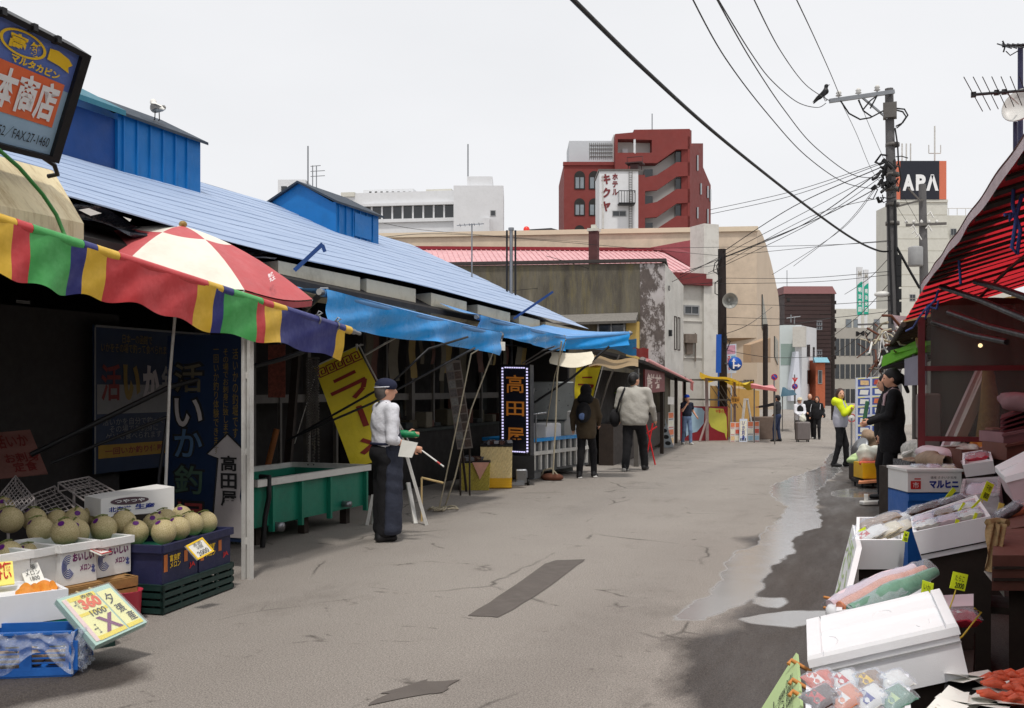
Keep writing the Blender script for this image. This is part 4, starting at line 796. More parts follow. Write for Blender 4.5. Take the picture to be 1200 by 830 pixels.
b=MB();b.quad(pn.q(.12,.04,.64,.12,.0045));b.quad(pn.q(.12,.54,.64,.60,.0045));b.quad(pn.q(.14,.86,.64,.94,.0045));b.quad(pn.q(.67,.04,.955,.12,.0045));b.build('yellow_stripe',mat('paper_y2',c(236,212,60),.6,.05),r)
b=MB();b.quad(pn.q(.05,.05,.12,.94,.0045));b.build('pink_stripe',mat('paper_pink',c(232,200,200),.6,.06),r)
def ptext(s,u0,v0,u1,v1,m,bold=.01):o=pn.p(u0,v0);text(s,o,pn.p(u1,v0)-o,pn.p(u0,v1)-o,X[m],r,'lettering',.007,bold)
ptext('360',.26,.64,.62,.86,'ink_orange',.05);ptext('1000',.30,.48,.58,.60,'ink',.01);ptext('赤肉',.36,.86,.58,.93,'ink');ptext('一切',.16,.68,.24,.86,'ink',0);ptext('X',.30,.12,.62,.44,'ink_purple',.03);ptext('一玉',.16,.16,.24,.34,'ink',0)
ptext('夕',.71,.58,.86,.82,'ink',.01);ptext('張',.74,.36,.88,.54,'ink',.01);ptext('産',.80,.14,.93,.34,'ink',.01)
b=MB();b.hexa([x-pn.n*.038 for x in pn.q(-.008,-.008,1.008,1.008)]+[x+pn.n*.009 for x in pn.q(-.008,-.008,1.008,1.008)]);b.build('plastic_wrap',X['wrap']if 'wrap' in X else(clear('wrap',(.95,.97,.97),tr=.86,rough=.1,bscale=10,bst=.3)or X['wrap']),r)
b=MB()
for u in(.55,.8):b.tube([pn.p(u,.9,-.02),pn.p(u,1.15,-.06)],.006,6)
b.bar(pn.p(.2,.6,-.04),pn.p(.2,.6,-.04)-UP*.12+V((-.12,.1,0)),.02,.02);b.build('prop_stick',X['pale_wood'],r)
g=G(150,728);b=MB();b.lathe(V((g.x-.02,g.y,0)),[(.07,0),(.09,.02),(.10,.19),(.108,.20),(.098,.195),(.08,.03),(.0,.025)],20);tag(b.build('pail',mat('pail_red',c(196,60,80),.4,.1)),'red plastic pail half hidden behind the slanted price sign','pail')
# left side: the rest of the hall front
def bulge(px0,px1):pass
def blue_awning(label,A,B,valance,back,zb,seed,m_top='vinyl_blue_top'):
 r=thing('blue_awning',label,'awning',V(((A.x+B.x)/2,(A.y+B.y)/2,0)),'blue vinyl awnings along the hall')
 dr=(B-A).normalized();b=MB();b.tube([A-dr*.06,A],.03,8);b.tube([B,B+dr*.09],.03,8);b.lathe(B+dr*.05,[(.03,-.02),(.05,0),(.03,.02)],8,0,dr);b.build('pole',X['steel'],r)
 b=MB()
 def fr(u,v):
  p=A.lerp(B,u)-UP*.02*sin(pi*u);L=(B-A).length*u
  w=(.05*sin(L*3.1+seed)+.02*sin(L*8+seed*2))*v
  return p+V((.035+w-.05*v,0,.03*(1-v)**4-valance*v*(1+.10*sin(L*1.3+seed)+.03*sin(L*5))))+V((.012*sin(v*8+L*5),0,0))
 b.grid(fr,60,10);b.build('valance',X['vinyl_blue'],r)
 b=MB()
 def tp(u,v):
  p=A.lerp(B,u)-UP*.02*sin(pi*u);q=V((back,p.y,min(zb,p.z+.17)));L=u*(B-A).length
  return p.lerp(q,v)+UP*(0.035-.05*sin(pi*v)*(.7+.3*sin(L*2.2+seed)))+V((.035*(1-v),0,0))
 b.grid(tp,40,8);b.build('awning_cover',X[m_top],r)
 b=MB();b.tube([A+dr*t*(B-A).length for t in(0,.25,.5,.75,1)],.035,10);b.build('roller',X['vinyl_blue_top'],r);return r
A1,B1=WL(378,343,-4.75),WL(585,393,-4.75);aw1=blue_awning('long nearest blue vinyl awning in front of the apron man with a deep creased valance',A1,B1,.25,-5.55,2.74,1.)
A2,B2=WL(560,372,-5.05),WL(660,396,-5.0);aw2=blue_awning('middle blue vinyl awning above the black upright lit sign',A2,B2,.20,-5.6,2.62,3.)
A3=WL(662,397,-4.98);B3=W(735,391,16.6);aw3=blue_awning('far blue vinyl awning whose pole rises to the right at the corner',A3,B3,.19,-5.6,2.55,5.)
b=MB();b.tube([W(378,343,9.05),W(358,362,9.4),W(352,386,9.6)],.03,10);b.tube([W(378,343,9.0)-RIGHT*.02,W(378,343,9.0)+RIGHT*.05],.048,12);b.build('end_bracket',X['steel'],aw1)
b=MB();b.grid(lambda u,v:W(690+56*u,396+10*v+10*u*v+2*sin(u*9),17.4+.4*v),14,5);tag(b.build('loose_cloth',X['vinyl_blue']),'loose blue cloth drooping at the far corner of the last blue awning','cloth')
b=MB();b.grid(lambda u,v:W(742+18*u,408+9*v+3*u*v,17.6+.3*v)+UP*.01*sin(u*12),8,4);tag(b.build('red_cloth',X['aw_red']),'scrap of red cloth hanging past the end of the blue awnings','cloth')
b=MB();b.grid(lambda u,v:W(645+50*u,412+(14+3*sin(u*3.1))*v+2*sin(pi*u),16.1-.1*v)+RIGHT*.02*sin(v*6+u*5),16,6);tag(b.build('cream_cloth',X['cream_vinyl']),'cream cloth sagging under the far blue awning','cloth')
b=MB();b.grid(lambda u,v:W(690+58*u,418+12*v+4*u-3*u*v,17.2-.9*v)+UP*.03*sin(u*9),12,4);tag(b.build('tan_cloth',X['tan_tarp_t']),'tan underside of a small awning behind the woman with the backpack','cloth')
b=MB();b.slab([W(584,410.5,13.1),W(592,411,13.1),W(592,401,13.1),W(584,400,13.1)],.02);b.tube([W(588,400,13.1),W(588,394,13.1)],.004,4);tag(b.build('white_tag',X['paper']),'small white plastic tag hung from the end of the nearest blue awning pole','tag')
for i,(pts,r_,m,lab)in enumerate((([W(336,517,10.9),W(462,446,10.7),W(502,409,10.6),W(548,395,11.6)],.013,'black_metal','dark awning strut passing in front of the first yellow flag, the upper of two'),([W(340,514,10.9),W(435,473,10.8),W(547,413,11.4),W(556,408,11.8)],.013,'black_metal','dark awning strut passing in front of the first yellow flag, the lower of two'),([W(612,426,15.4),W(636,411,15.2),W(650,406,15)],.012,'dull_alu','grey awning strut above the lit black sign, upper of two'),([W(616,427,15.4),W(640,414,15.2),W(656,408,15)],.012,'dull_alu','grey awning strut above the lit black sign, lower of two'),([W(626,472,16.4),W(670,443,16.2),W(714,406,16.2)],.02,'black_metal','dark diagonal awning strut behind the woman with the backpack'),([W(700,490,17.6),W(712,450,17.4),W(726,416,17.3)],.016,'dull_alu','pale leaning pole between the two walkers on the left'))):
 strut(pts,lab,r_,m)
def rope(pts,lab,r=.008,m='rope',grp='ropes guying the awnings'):
 b=MB();b.tube(pts,r,6);return tag(b.build('guy_rope',X[m]),lab,'rope',grp)
gA,gB=G(514,600),G(521,596)
rope([B1-UP*.02,WL(552,415,-4.8),W(535,500,12.0),gA+UP*.01],'pale guy rope from the nearest blue awning to the road knot, left one',.010)
rope([W(584,396,13.0),W(552,480,12.6),W(533,560,12.2),gB+UP*.01],'pale guy rope from the nearest blue awning to the road knot, right one',.010)
rope([W(658,400,15.7),W(653,440,15.9),W(651,500,15.9),W(648,556,15.9)],'pale rope hanging straight down from the far blue awning past the grey tank',.014)
rope([W(663,398,15.7),W(650,440,16.2),W(640,500,16.4)],'thin pale rope slanting behind the straight hanging rope',.008)
b=MB()
for k in range(5):
 ph=k*1.3;b.tube([gA+V((.03*k*cos(ph)+.13*cos(ph+t)*(.4+.15*k),.03*k+.16*sin(ph+t)*(.5+.1*k),.012+.035*abs(sin(t*1.5+k))))for t in[i*.55 for i in range(9)]],.011,6)
tag(b.build('rope_knot',X['rope']),'tangled heap of pale rope on the road beside the apron man','rope')
g=G(647,563);b=MB();b.ball(g+UP*.05,(.20,.14,.07),12,8);b.build('x',X['rust']);o=bpy.data.objects['x'];o.name='road_weight';tag(o,'rusty iron weight with a rope loop under the grey ribbed tank','weight');ROOTLOC['road_weight']=o.location.copy()
b=MB();b.tube([g+V((-.2,0,.02)),g+V((-.14,-.02,.16)),g+V((0,-.03,.20)),g+V((.1,-.03,.10)),g+V((.04,-.1,.02))],.015,6);b.build('rope_loop',X['rope'],o)
def flag(label,TLp,TRp,BRp,BLp,d,chars,bpat,m='flag_yellow'):
 TL,TR,BR,BL=(W(*p,dd)for p,dd in zip((TLp,TRp,BRp,BLp),d));r=thing('noodle_flag',label,'flag',BL,'yellow vertical shop flags');nrm=(BR-BL).cross(TL-BL).normalized()
 def P(u,v,off=0):return BL*(1-u)*(1-v)+BR*u*(1-v)+TR*u*v+TL*(1-u)*v+nrm*(off+.02*sin(v*9+u*3)*(1-v)+.012*sin(u*5+v*4))
 b=MB();b.grid(P,14,30);b.build('cloth',X[m],r)
 def strip(pts,w):
  q=MB();n_=len(pts)
  for k in range(n_-1):
   (x0,y0),(x1,y1)=pts[k],pts[k+1];L=hypot(x1-x0,(y1-y0)*3)or 1;nx_,ny_=-(y1-y0)*3/L*w,(x1-x0)/L*w/3
   for t in range(6):
    a0,a1=t/6,(t+1)/6;q.quad([P(x0+(x1-x0)*a+s_*nx_,y0+(y1-y0)*a+s_*ny_,.007)for a,s_ in((a0,-1),(a1,-1),(a1,1),(a0,1))])
  return q
 q=MB()
 for pts,w in chars:s_=strip(pts,w);o_=len(q.v);q.v+=s_.v;q.f+=[tuple(i+o_ for i in f)for f in s_.f];q.mi+=s_.mi;q.sm+=s_.sm
 q.build('lettering',X['flag_red'],r)
 if bpat:
  q=MB()
  for k in range(5):
   x=.04+.19*k;y=.885
   for pts in([(x,y),(x,y+.075),(x+.15,y+.075),(x+.15,y+.02),(x+.06,y+.02),(x+.06,y+.05),(x+.10,y+.05)],[(x,y),(x+.19,y)]):
    s_=strip(pts,.014);o_=len(q.v);q.v+=s_.v;q.f+=[tuple(i+o_ for i in f)for f in s_.f];q.mi+=s_.mi;q.sm+=s_.sm
  q.build('key_border',X['flag_red'],r)
 b=MB();e=(TR-TL).normalized()*.03;b.tube([TL-e,TR+e*2],.009,6);b.tube([TR+e,BR+e],.010,6);b.tube([TR+UP*.03,TR-UP*.05],.014,6);b.tube([TR+e,TR+e*3-UP*.02],.011,6)
 b.build('flag_pole',X['white_metal'],r);return r
RA=[(.24,.80),(.70,.815)];RA2=[(.14,.705),(.86,.72),(.80,.67),(.62,.60),(.40,.545)]
KANA=[([(.26,.80),(.74,.81)],.045),([(.12,.70),(.86,.72)],.05),([(.84,.72),(.74,.655),(.50,.60)],.05),([(.52,.52),(.50,.33)],.055),([(.70,.25),(.50,.16),(.24,.10)],.055),([(.32,.225),(.62,.11)],.05)]
flag('yellow noodle flag with red katakana hanging tilted behind the apron man',(368,430),(418,406),(482,530),(412,549),(11.8,11.9,11.9,11.7),KANA,True)
flag('bright yellow noodle flag behind the woman with the backpack',(676,425),(706,424),(692,475),(672,470),(17.9,17.8,18,18.1),[([(.3,.62),(.75,.64)],.06),([(.15,.44),(.9,.46)],.06),([(.88,.46),(.7,.3),(.45,.2)],.06)],True)
b=MB();b.tube([W(428,416,11.9),W(470,392,11.6)],.012,6);b.tube([W(345,520,11.9),W(372,432,11.9)],.006,6);tag(b.build('flag_arm',X['white_metal']),'pale arm holding the first yellow noodle flag out from the awning','pole')if 0 else b.build('flag_arm',X['white_metal'],bpy.data.objects['noodle_flag'])
b=MB()
for k in range(16):
 p=W(359+.95*k,420,11.3);n_=34
 for i in range(n_):q=p-UP*(1.0+.25*sin(k*.9))*i/n_;b.box(q,(.012,.012,.018))
tag(b.build('bead_curtain',mat('beads',c(96,92,88),.4,.3,30)),'dark bead strings hanging in the doorway left of the yellow noodle flag','bead curtain')
b=MB();b.slab([W(314,466,11.6),W(334,466,11.6),W(334,404,11.6),W(314,404,11.6)],.02);tag(b.build('food_poster',mat('photo_red',c(130,66,50),.6,.6,30)),'dim reddish food photo panel hanging above the near end of the green tank','poster')
b=MB();b.bar(W(336,562,11.6),W(348,410,11.8),.09,.05);tag(b.build('leaning_plank',X['dark_wood']),'dark plank leaning behind the near end of the green tank','plank')
b=MB();b.tube([W(313,548,11.2),W(324,503,11.2)],.035,7);tag(b.build('orange_pole',mat('dim_orange2',c(140,84,40),.7)),'short orange stick standing behind the rim of the green tank','stick')
# green fish tank on legs
tf0,tf1=W(298,568,9.3),W(428,551,11.2);z=(tf0.z+tf1.z)/2+.02;tf0.z=tf1.z=z;U=(tf1-tf0);n=U.normalized();dv=V((-abs(n.y),n.x,0)).normalized()*.95;hh=.42
if dv.x>0:dv=-dv
tk=thing('fish_tank','long green fibreglass fish tank with a white rim in front of the hall','tank',V(((tf0+tf1)/2+dv*.5).xy.to_3d()))
b=MB();inn=.05
def trough(b,a0,a1,d_,z0,z1,w):
 nn=(a1-a0).normalized();dd=d_.normalized()
 o=[a0,a1,a1+d_,a0+d_];i_=[a0+nn*w+dd*w,a1-nn*w+dd*w,a1+d_-nn*w-dd*w,a0+d_+nn*w-dd*w]
 vs=[V((p.x,p.y,z0))for p in o]+[V((p.x,p.y,z1))for p in o]+[V((p.x,p.y,z1))for p in i_]+[V((p.x,p.y,z0+.05))for p in i_]
 fs=[(3,2,1,0)]+[(k,(k+1)%4,4+(k+1)%4,4+k)for k in range(4)]+[(4+k,4+(k+1)%4,8+(k+1)%4,8+k)for k in range(4)]+[(8+k,8+(k+1)%4,12+(k+1)%4,12+k)for k in range(4)]+[(12,13,14,15)]
 b.add(vs,fs)
trough(b,tf0,tf1,dv,z-hh,z-.02,.05)
for t in(.12,.36,.62,.985):p=tf0+U*t-dv.normalized()*.02;b.box(V((p.x,p.y,z-hh/2-.05)),(.035,.05,hh+.02),MR(atan2(n.y,n.x),3,'Z'))
b.build('tank_body',X['frp_green'],tk)
b=MB();e=dv.normalized()
for a0,a1 in((tf0-n*.03-e*.03,tf1+n*.03-e*.03),(tf0-n*.03+dv+e*.03,tf1+n*.03+dv+e*.03),(tf0-e*.03,tf0+dv+e*.03),(tf1-e*.03,tf1+dv+e*.03)):b.bar(a0,a1,.06,.065)
b.build('rim',X['white_paint'],tk)
b=MB();b.hexa([p+UP*(-.10)for p in(tf0+n*.06+e*.06,tf1-n*.06+e*.06,tf1-n*.06+dv-e*.06,tf0+n*.06+dv-e*.06)]+[p+UP*(-.09)for p in(tf0+n*.06+e*.06,tf1-n*.06+e*.06,tf1-n*.06+dv-e*.06,tf0+n*.06+dv-e*.06)]);b.build('water',mat('tank_water',c(40,52,48),.08,.1,bump=.1,bscale=5),tk)
for t in(.1,.5,.9):
 for o in(.15,.85):p=tf0+U*t+dv*o;b=MB();b.box(V((p.x,p.y,(z-hh)/2)),(.08,.08,z-hh));b.build('leg',X['dark_wood'],tk)
p=tf0+U*.25-e*.05
for o,r0 in((n*-.2-UP*.02,.045),(n*1.05+UP*.06,.035)):b=MB();b.lathe(V((p.x,p.y,z-hh))+o,[(0,-.055),(r0,-.045),(r0,.05),(.0,.055)],10,0,-e);b.build('drain_valve',X['steel'],tk)
b=MB();p=tf0+U*.07-e*.06;b.tube([p+UP*.05-e*-.1,p+UP*.06,p-UP*.15,p+n*-.06-UP*.32,p+n*-.1-UP*.6],.025,8);b.build('hose',X['rubber'],tk)
b=MB();e0,e1,e2,e3=W(463,486,10.9),W(500,597,10.9),W(478,566,11.2),W(487,594,11.0)
b.bar(e0,V((e1.x,e1.y,0.0)),.045,.03);b.bar(e2+UP*.0,V((e3.x,e3.y,0.0)),.045,.03);b.bar(W(437,580,10.9),V((W(430,600,10.9).x,W(430,600,10.9).y,0)),.04,.03);b.bar(W(450,488,11.1),V((W(437,590,11).x,W(437,590,11).y,0)),.03,.03);b.bar(W(452,498,11.05),W(468,500,11.0),.04,.03)
tag(b.build('easel',X['white_paint']),'white wooden easel legs standing behind the apron man','easel')
b=MB();b.tube([W(494,560,11.2),W(519,566,11.4)],.014,6);b.tube([W(494,560,11.2),V((W(494,590,11.2).x,W(494,590,11.2).y,0))],.012,6);tag(b.build('bamboo_stick',X['pale_wood']),'short bamboo stick lying low between the easel and the photo strip','stick')
pn=Panel(W(536,527,13.9),W(554,525,13.9),W(521,424,13.7));r=thing('photo_strip','tall leaning strip of seafood menu photos beside the yellow baskets','menu board',V((pn.p(.5,0).x,pn.p(.5,0).y,0)))
b=MB();pn.board(b,.03);b.build('board',mat('strip_grey',c(120,112,106),.6),r);cl=[mat('ph%d'%k,cc_,.5,.5,40)for k,cc_ in enumerate((c(96,92,92),c(150,96,76),c(84,70,64),c(120,120,118),c(140,80,66),c(72,64,60)))]
for k in range(10):
 for j in range(2):b=MB();pn.patch(b,.06+.46*j,.02+.097*k,.48+.46*j,.02+.097*k+.082,.004);b.build('menu_photo',cl[(k*3+j*2)%6],r)
b=MB();b.bar(pn.p(.5,.9,-.04),V((pn.p(.5,0).x-.2,pn.p(.5,0).y+.5,0)),.03,.03);b.bar(pn.p(.2,.02,-.02),V((pn.p(.2,0).x,pn.p(.2,0).y,0)),.02,.02);b.bar(pn.p(.8,.02,-.02),V((pn.p(.8,0).x,pn.p(.8,0).y,0)),.02,.02);b.build('leg',X['dark_wood'],r)
def basket(label,px0,px1,pyb,pyt,dpt,m,mt,crate=None,taper=.9):
 g0,g1=G(px0,pyb),G(px1,pyb);cx_=(g0+g1)/2;w=(g1-g0).length;zt=hit((px0+px1)/2,pyt,cx_,FWD).z;ctr=cx_+FWD*dpt/2
 r=thing('goods_basket',label,'basket',V((ctr.x,ctr.y,gz(ctr.y))));R_=MR(YAW,3,'Z');z0=gz(ctr.y);b=MB();hz=.16 if crate else 0
 if crate:
  q=MB();q.box(ctr+UP*(z0-ctr.z+.09),(w*.98,dpt*.95,.17),R_,0,.012)
  for k in range(4):q.box(ctr+UP*(z0-ctr.z+.03+.04*k),(w*1.0,dpt*.97,.012),R_)
  q.build('base_crate',X[crate],r)
 for k in range(12):
  pass
 n_=18;rows=12;vs=[]
 for j in range(rows+1):
  t=j/rows;s_=taper+(1-taper)*t;zz=z0+hz+(zt-z0-hz)*t
  for i in range(n_*4):
   e_=i//n_;f_=(i%n_)/n_;x,y=[(-.5+f_,-.5),(.5,-.5+f_),(.5-f_,.5),(-.5,.5-f_)][e_]
   vs.append(V((ctr.x,ctr.y,zz))+R_@V((x*w*s_,y*dpt*s_,0))+R_@V((x,y,0))*(.012*sin(i*2.0+j*pi)))
 N_=n_*4;b.add(vs,[(j*N_+i,j*N_+(i+1)%N_,(j+1)*N_+(i+1)%N_,(j+1)*N_+i)for j in range(rows)for i in range(N_)],0,False);b.build('mesh_wall',X[m],r)
 b=MB();b.box(V((ctr.x,ctr.y,zt-.01)),(w*1.04,dpt*1.04,.03),R_,0,.01);b.build('tray',X['rubber'],r)
 b=MB()
 for k in range(16):
  p=ctr+R_@V((random.uniform(-.42,.42)*w,random.uniform(-.42,.42)*dpt,0));b.box(V((p.x,p.y,zt+.03)),(.10,.07,.05),MR(random.uniform(0,3),3,'Z')@MR(random.uniform(-.5,.5),3,'X'),k%2)
 o=b.build('packets',[mat('packet_grey',c(96,96,100),.25,.4,20),mat('packet_brown',c(80,56,50),.3,.4,20)],r);o['kind']='stuff';return r,ctr,R_,w,zt
basket('tall cream mesh basket on a yellow crate next to the lit black sign',563,600,573,522,.5,'mesh_cream',None,'crate_yellow',.97)
r,ctr,R_,w,zt=basket('low olive yellow basket with a pink triangular cloth below the photo strip',538,574,575,541,.42,'mesh_yellow',None,None,.92)
b=MB();f_=ctr-FWD*.235;b.prism([f_+RIGHT*-.03+UP*(zt-ctr.z-.01),f_+RIGHT*.22+UP*(zt-ctr.z-.01),f_+RIGHT*.08+UP*(zt-ctr.z-.26)],-FWD*.006);b.build('cloth_flap',mat('pink_cloth',c(214,160,140),.8),r)
S0,S1=W(586,532,15.6),W(622,534,15.4);pn=Panel(S0,S1,W(585.5,427,15.6));r=thing('lit_sign','black upright sign with three gold characters framed by tiny violet lights','sign',V((pn.p(.5,0).x,pn.p(.5,0).y,gz(14))))
b=MB();pn.board(b,.14);b.build('sign_case',X['sign_black'],r);b=MB();pn.frame(b,.025,.02);b.build('sign_frame',X['black_metal'],r)
b=MB()
for k in range(28):
 v=.045+.91*k/27
 for u in(.10,.90):q=pn.p(u,v,.012);b.box(q,(.028,.01,.026),MR(YAW,3,'Z'))
for k in range(9):
 u=.2+.6*k/8
 for v in(.035,.965):b.box(pn.p(u,v,.012),(.03,.01,.018),MR(YAW,3,'Z'))
b.build('light_dots',X['led'],r)
for ch,v in(('高',.685),('田',.43),('屋',.10)):pn.text(ch,.22,v,.80,v+(.20 if ch!='田' else.16),X['led_orange'],r,'gold_character',.01,.012)
b=MB();zg=gz(14);q=pn.p(.5,0);b.box(V((q.x,q.y+.1,(q.z+zg)/2+.05)),(.52,.4,q.z-zg-.12),MR(YAW,3,'Z'));b.build('stand',X['black_metal'],r);b=MB()
for dx in(-.2,.2):
 for dy in(-.1,.25):b.lathe(V((q.x,q.y,zg+.05))+MR(YAW,3,'Z')@V((dx,dy,0)),[(0,-.02),(.05,-.02),(.05,.02),(0,.02)],12,0,RIGHT)
b.build('castors',X['rubber'],r)
b=MB();b.box(W(611,558,15.0),(.16,.05,.22),MR(YAW,3,'Z')@MR(.3,3,'X'),0,.01);b.box(W(603,559,15.0)-UP*.1,(.3,.05,.05),MR(YAW,3,'Z'));b.build('counterweight',X['steel'],r)
t0,t1=W(622,517,16.3),W(690,509,18.2);z=(t0.z+t1.z)/2;t0.z=t1.z=z;U=t1-t0;n=U.normalized();dv=V((-n.y,n.x,0));dv=(dv if dv.x<0 else-dv)*.9;zg=gz(15.5)
r=thing('ribbed_tank','grey ribbed sink tank with a blue top edge beside the woman with the backpack','tank',V((((t0+t1)/2).x,((t0+t1)/2).y,zg)));b=MB();trough(b,t0,t1,dv,zg+.12,z-.03,.04);b.build('tank_body',mat('tank_grey',c(86,88,90),.5,.2,dirt=.4),r)
b=MB();e=dv.normalized()
for k in range(10):p=t0+U*(k+.3)/10-e*.02;b.box(V((p.x,p.y,(zg+.15+z)/2)),(.045,.045,z-zg-.18),MR(atan2(n.y,n.x),3,'Z'))
b.bar(t0-e*.03+UP*-.22,t1-e*.03+UP*-.22,.05,.06);b.build('rib',X['white_paint'],r)
b=MB()
for a0,a1 in((t0-n*.03-e*.04,t1+n*.03-e*.04),(t0+dv,t1+dv),(t0-e*.03,t0+dv),(t1-e*.03,t1+dv)):b.bar(a0,a1,.08,.055)
b.build('rim',X['vinyl_blue'],r)
for t in(.1,.9):
 for o in(.1,.9):p=t0+U*t+dv*o;b=MB();b.box(V((p.x,p.y,zg+.07)),(.08,.08,.14));b.build('leg',X['steel'],r)
b=MB();b.box(t0+U*.42+dv*.25+UP*.12,(.55,.35,.26),MR(atan2(n.y,n.x),3,'Z'),0,.02);tag(b.build('foam_box',X['styro']),'pale styrofoam box standing in the blue topped grey tank','box')
b=MB();b.box(t0+U*.9+dv*.3+UP*.22,(.5,.35,.46),MR(atan2(n.y,n.x),3,'Z'),0,.02);tag(b.build('grey_board',mat('greyboard',c(150,150,150),.6)),'grey plastic tub on the far end of the ribbed tank','tub')
b=MB();b.tube([G(623,562)+FWD*.2,W(623,470,15.6),W(625,455,15.6)],.022,8);b.tube([W(617,560,15.4),W(620,486,15.5),W(640,484,15.6)],.02,8);b.tube([W(628,486,15.6),W(628,520,15.6)],.016,8);b.box(G(621,562)+FWD*.25+UP*.05,(.3,.3,.10));tag(b.build('hand_trolley',X['steel']),'grey tube trolley frame between the lit sign and the ribbed tank','trolley')
b=MB();b.box(W(648,470,18.2),(.75,.6,.7),MR(YAW,3,'Z'),0,.02);q=W(648,470,18.2);b.box(V((q.x,q.y,(q.z-.35)/2)),(.7,.55,q.z-.35),MR(YAW,3,'Z'),0,.01);tag(b.build('steel_cabinet',mat('cab_steel',c(120,124,124),.35,.1,metal=.5)),'steel cabinet behind the ribbed tank under the cream cloth','cabinet')
p=G(722,540)+FWD*1.2;r=thing('potted_bush','leafy yellow green potted bush between the two walkers on the left','plant',p);b=MB();b.lathe(p,[(0,0),(.2,0),(.27,.5),(.30,.52),(.27,.53),(.24,.48),(0,.46)],18);b.build('pot',X['terracotta'],r)
b=MB();rs=random.Random(3)
for k in range(9):a=k*.7;b.tube([p+UP*.45,p+V((.2*cos(a),.15*sin(a),1.0)),p+V((.42*cos(a),.3*sin(a),1.45+.12*(k%3)))],[.015,.01,.005],5)
b.build('stem',X['dark_wood'],r)
for nm,m in(('foliage','leaf'),('foliage','leaf_dark')):
 b=MB()
 for k in range(340):
  t=rs.random();a=rs.uniform(0,6.28);rr=(.18+.42*sin(pi*min(1,.15+t*.85)))*math.sqrt(rs.random());q=p+V((rr*cos(a),rr*.8*sin(a),.55+1.15*t));s_=rs.uniform(.05,.09)
  d1=V((rs.uniform(-1,1),rs.uniform(-1,1),rs.uniform(-.4,.8))).normalized();d2=d1.cross(V((rs.uniform(-1,1),rs.uniform(-1,1),rs.uniform(-1,1)))).normalized();b.quad([q,q+d1*s_*.5+d2*s_*.35,q+d1*s_,q+d1*s_*.5-d2*s_*.35])
 b.build(nm,X[m],r)
b=MB();q=G(716,541)+FWD*.4;b.box(q+UP*.03,(.9,.12,.06),MR(YAW+.05,3,'Z'));tag(b.build('timber',X['pale_wood']),'length of timber lying on the road edge behind the big man','timber')
# buildings behind
def XY(px,d):p=W(px,CY,d);return V((p.x,p.y,0))
GB=-.45
def on(py,d):return EYE+(CY-py)/FP*d
# stained concrete building closing the hall
st=thing('concrete_building','low stained concrete building with a peeling white corner right behind the blue roofed hall','building',(-8,21.5,gz(21)))
F=Facade((-20.93,29.44),(-6.88,31.4),-.5,5.50);zl=F.uz(520,312)[1];b=MB()
b.hexa([F.p(0,-.5,-6),F.p(F.L,-.5,-2.5),F.p(F.L,-.5),F.p(0,-.5)][::-1]+[F.p(0,zl+.1,-6),F.p(F.L,5.09,-2.5),F.p(F.L,5.50),F.p(0,zl+.1)][::-1]);b.build('wall',X['stained'],st)
b=MB();b.bar(F.p(0,zl+.15,.0),F.p(F.L+.05,5.58,.0),.2,.10);b.bar(F.p(F.L-.02,5.58,0),F.p(F.L-.02,5.16,-2.6),.14,.10);b.build('parapet_cap',mat('cap_dark',c(60,54,52),.7,.2),st)
u0=F.uz(750,330)[0];b=MB();b.slab(F.q(u0,2.0,F.L+.004,5.49,.012),.011);b.build('peeling_patch',X['peeling'],st)
Sf=Facade((F.B.x+.004,F.B.y),(F.B.x+.03,F.B.y+2.76),-.5,5.4);b=MB();q=[Sf.p(0,1.96,.02),Sf.p(Sf.L,1.96,.02),Sf.p(Sf.L,5.03,.02),Sf.p(0,5.46,.02)];b.slab(q,.02);b.build('side_boards',X['clapboard'],st)
for u in(1.27,1.8):Sf.window(st,0,0,0,0,1,1,X['dark_wood'],uzr=(u,2.77,u+.33,3.89),fw=.03)
b=MB();b.box(Sf.p(.5,3.28,.06),(.12,.12,.2));b.tube([Sf.p(.35,4.72,.06)+V((.0,.1*cos(t),.08*sin(t)))for t in[i*.7 for i in range(10)]],.012,5);b.build('meter',X['black_metal'],st)
La,Lb=F.uz(622,374),F.uz(748,370);b=MB();b.hexa([F.p(La[0],La[1]-.12,.05),F.p(Lb[0],Lb[1]-.12,.05),F.p(Lb[0],Lb[1]-.28,.75),F.p(La[0],La[1]-.28,.75),F.p(La[0],La[1]+.10,.02),F.p(Lb[0],Lb[1]+.10,.02),F.p(Lb[0],Lb[1]-.20,.78),F.p(La[0],La[1]-.20,.78)])
b.build('lean_to_roof',mat('tile_grey',c(122,118,112),.8,.25,14,bump=.6,bscale=14),st)
u1,z1=F.uz(735,376);u2,z2=F.uz(750,400);b=MB();b.slab(F.q(u1,z2-.6,u2,z1-.05,.3),.25);b.build('yellow_wall',mat('ochre',c(196,166,96),.8,.08),st)
F2=Facade((F.p(0,0,.31)).xy,(F.p(F.L,0,.31)).xy,0,4);F2.window(st,700,374,733,402,2,1)
for k,(px,m,r_)in enumerate(((594,'black_metal',.02),(599,'steel',.035),(604,'black_metal',.02))):
 q=W(px,270,19.6);b=MB();b.tube([V((q.x,q.y,gz(q.y))),q],r_,8)
 if k==1:b.tube([q,q+UP*.05],.06,8)
 tag(b.build('flue_pipe',X[m]),('thin black pipe, left of the three rising behind the blue roof','thick grey flue pipe, middle of the three rising behind the blue roof','thin black pipe, right of the three rising behind the blue roof')[k],'pipe')
q=W(553,262,19.3);b=MB();b.tube([V((q.x,q.y,gz(q.y))),q],.014,6)
for k in range(5):b.tube([q+V((-.25+.1*k,0,-.02))-FWD*.15,q+V((-.25+.1*k,0,-.02))+FWD*.15],.006,4)
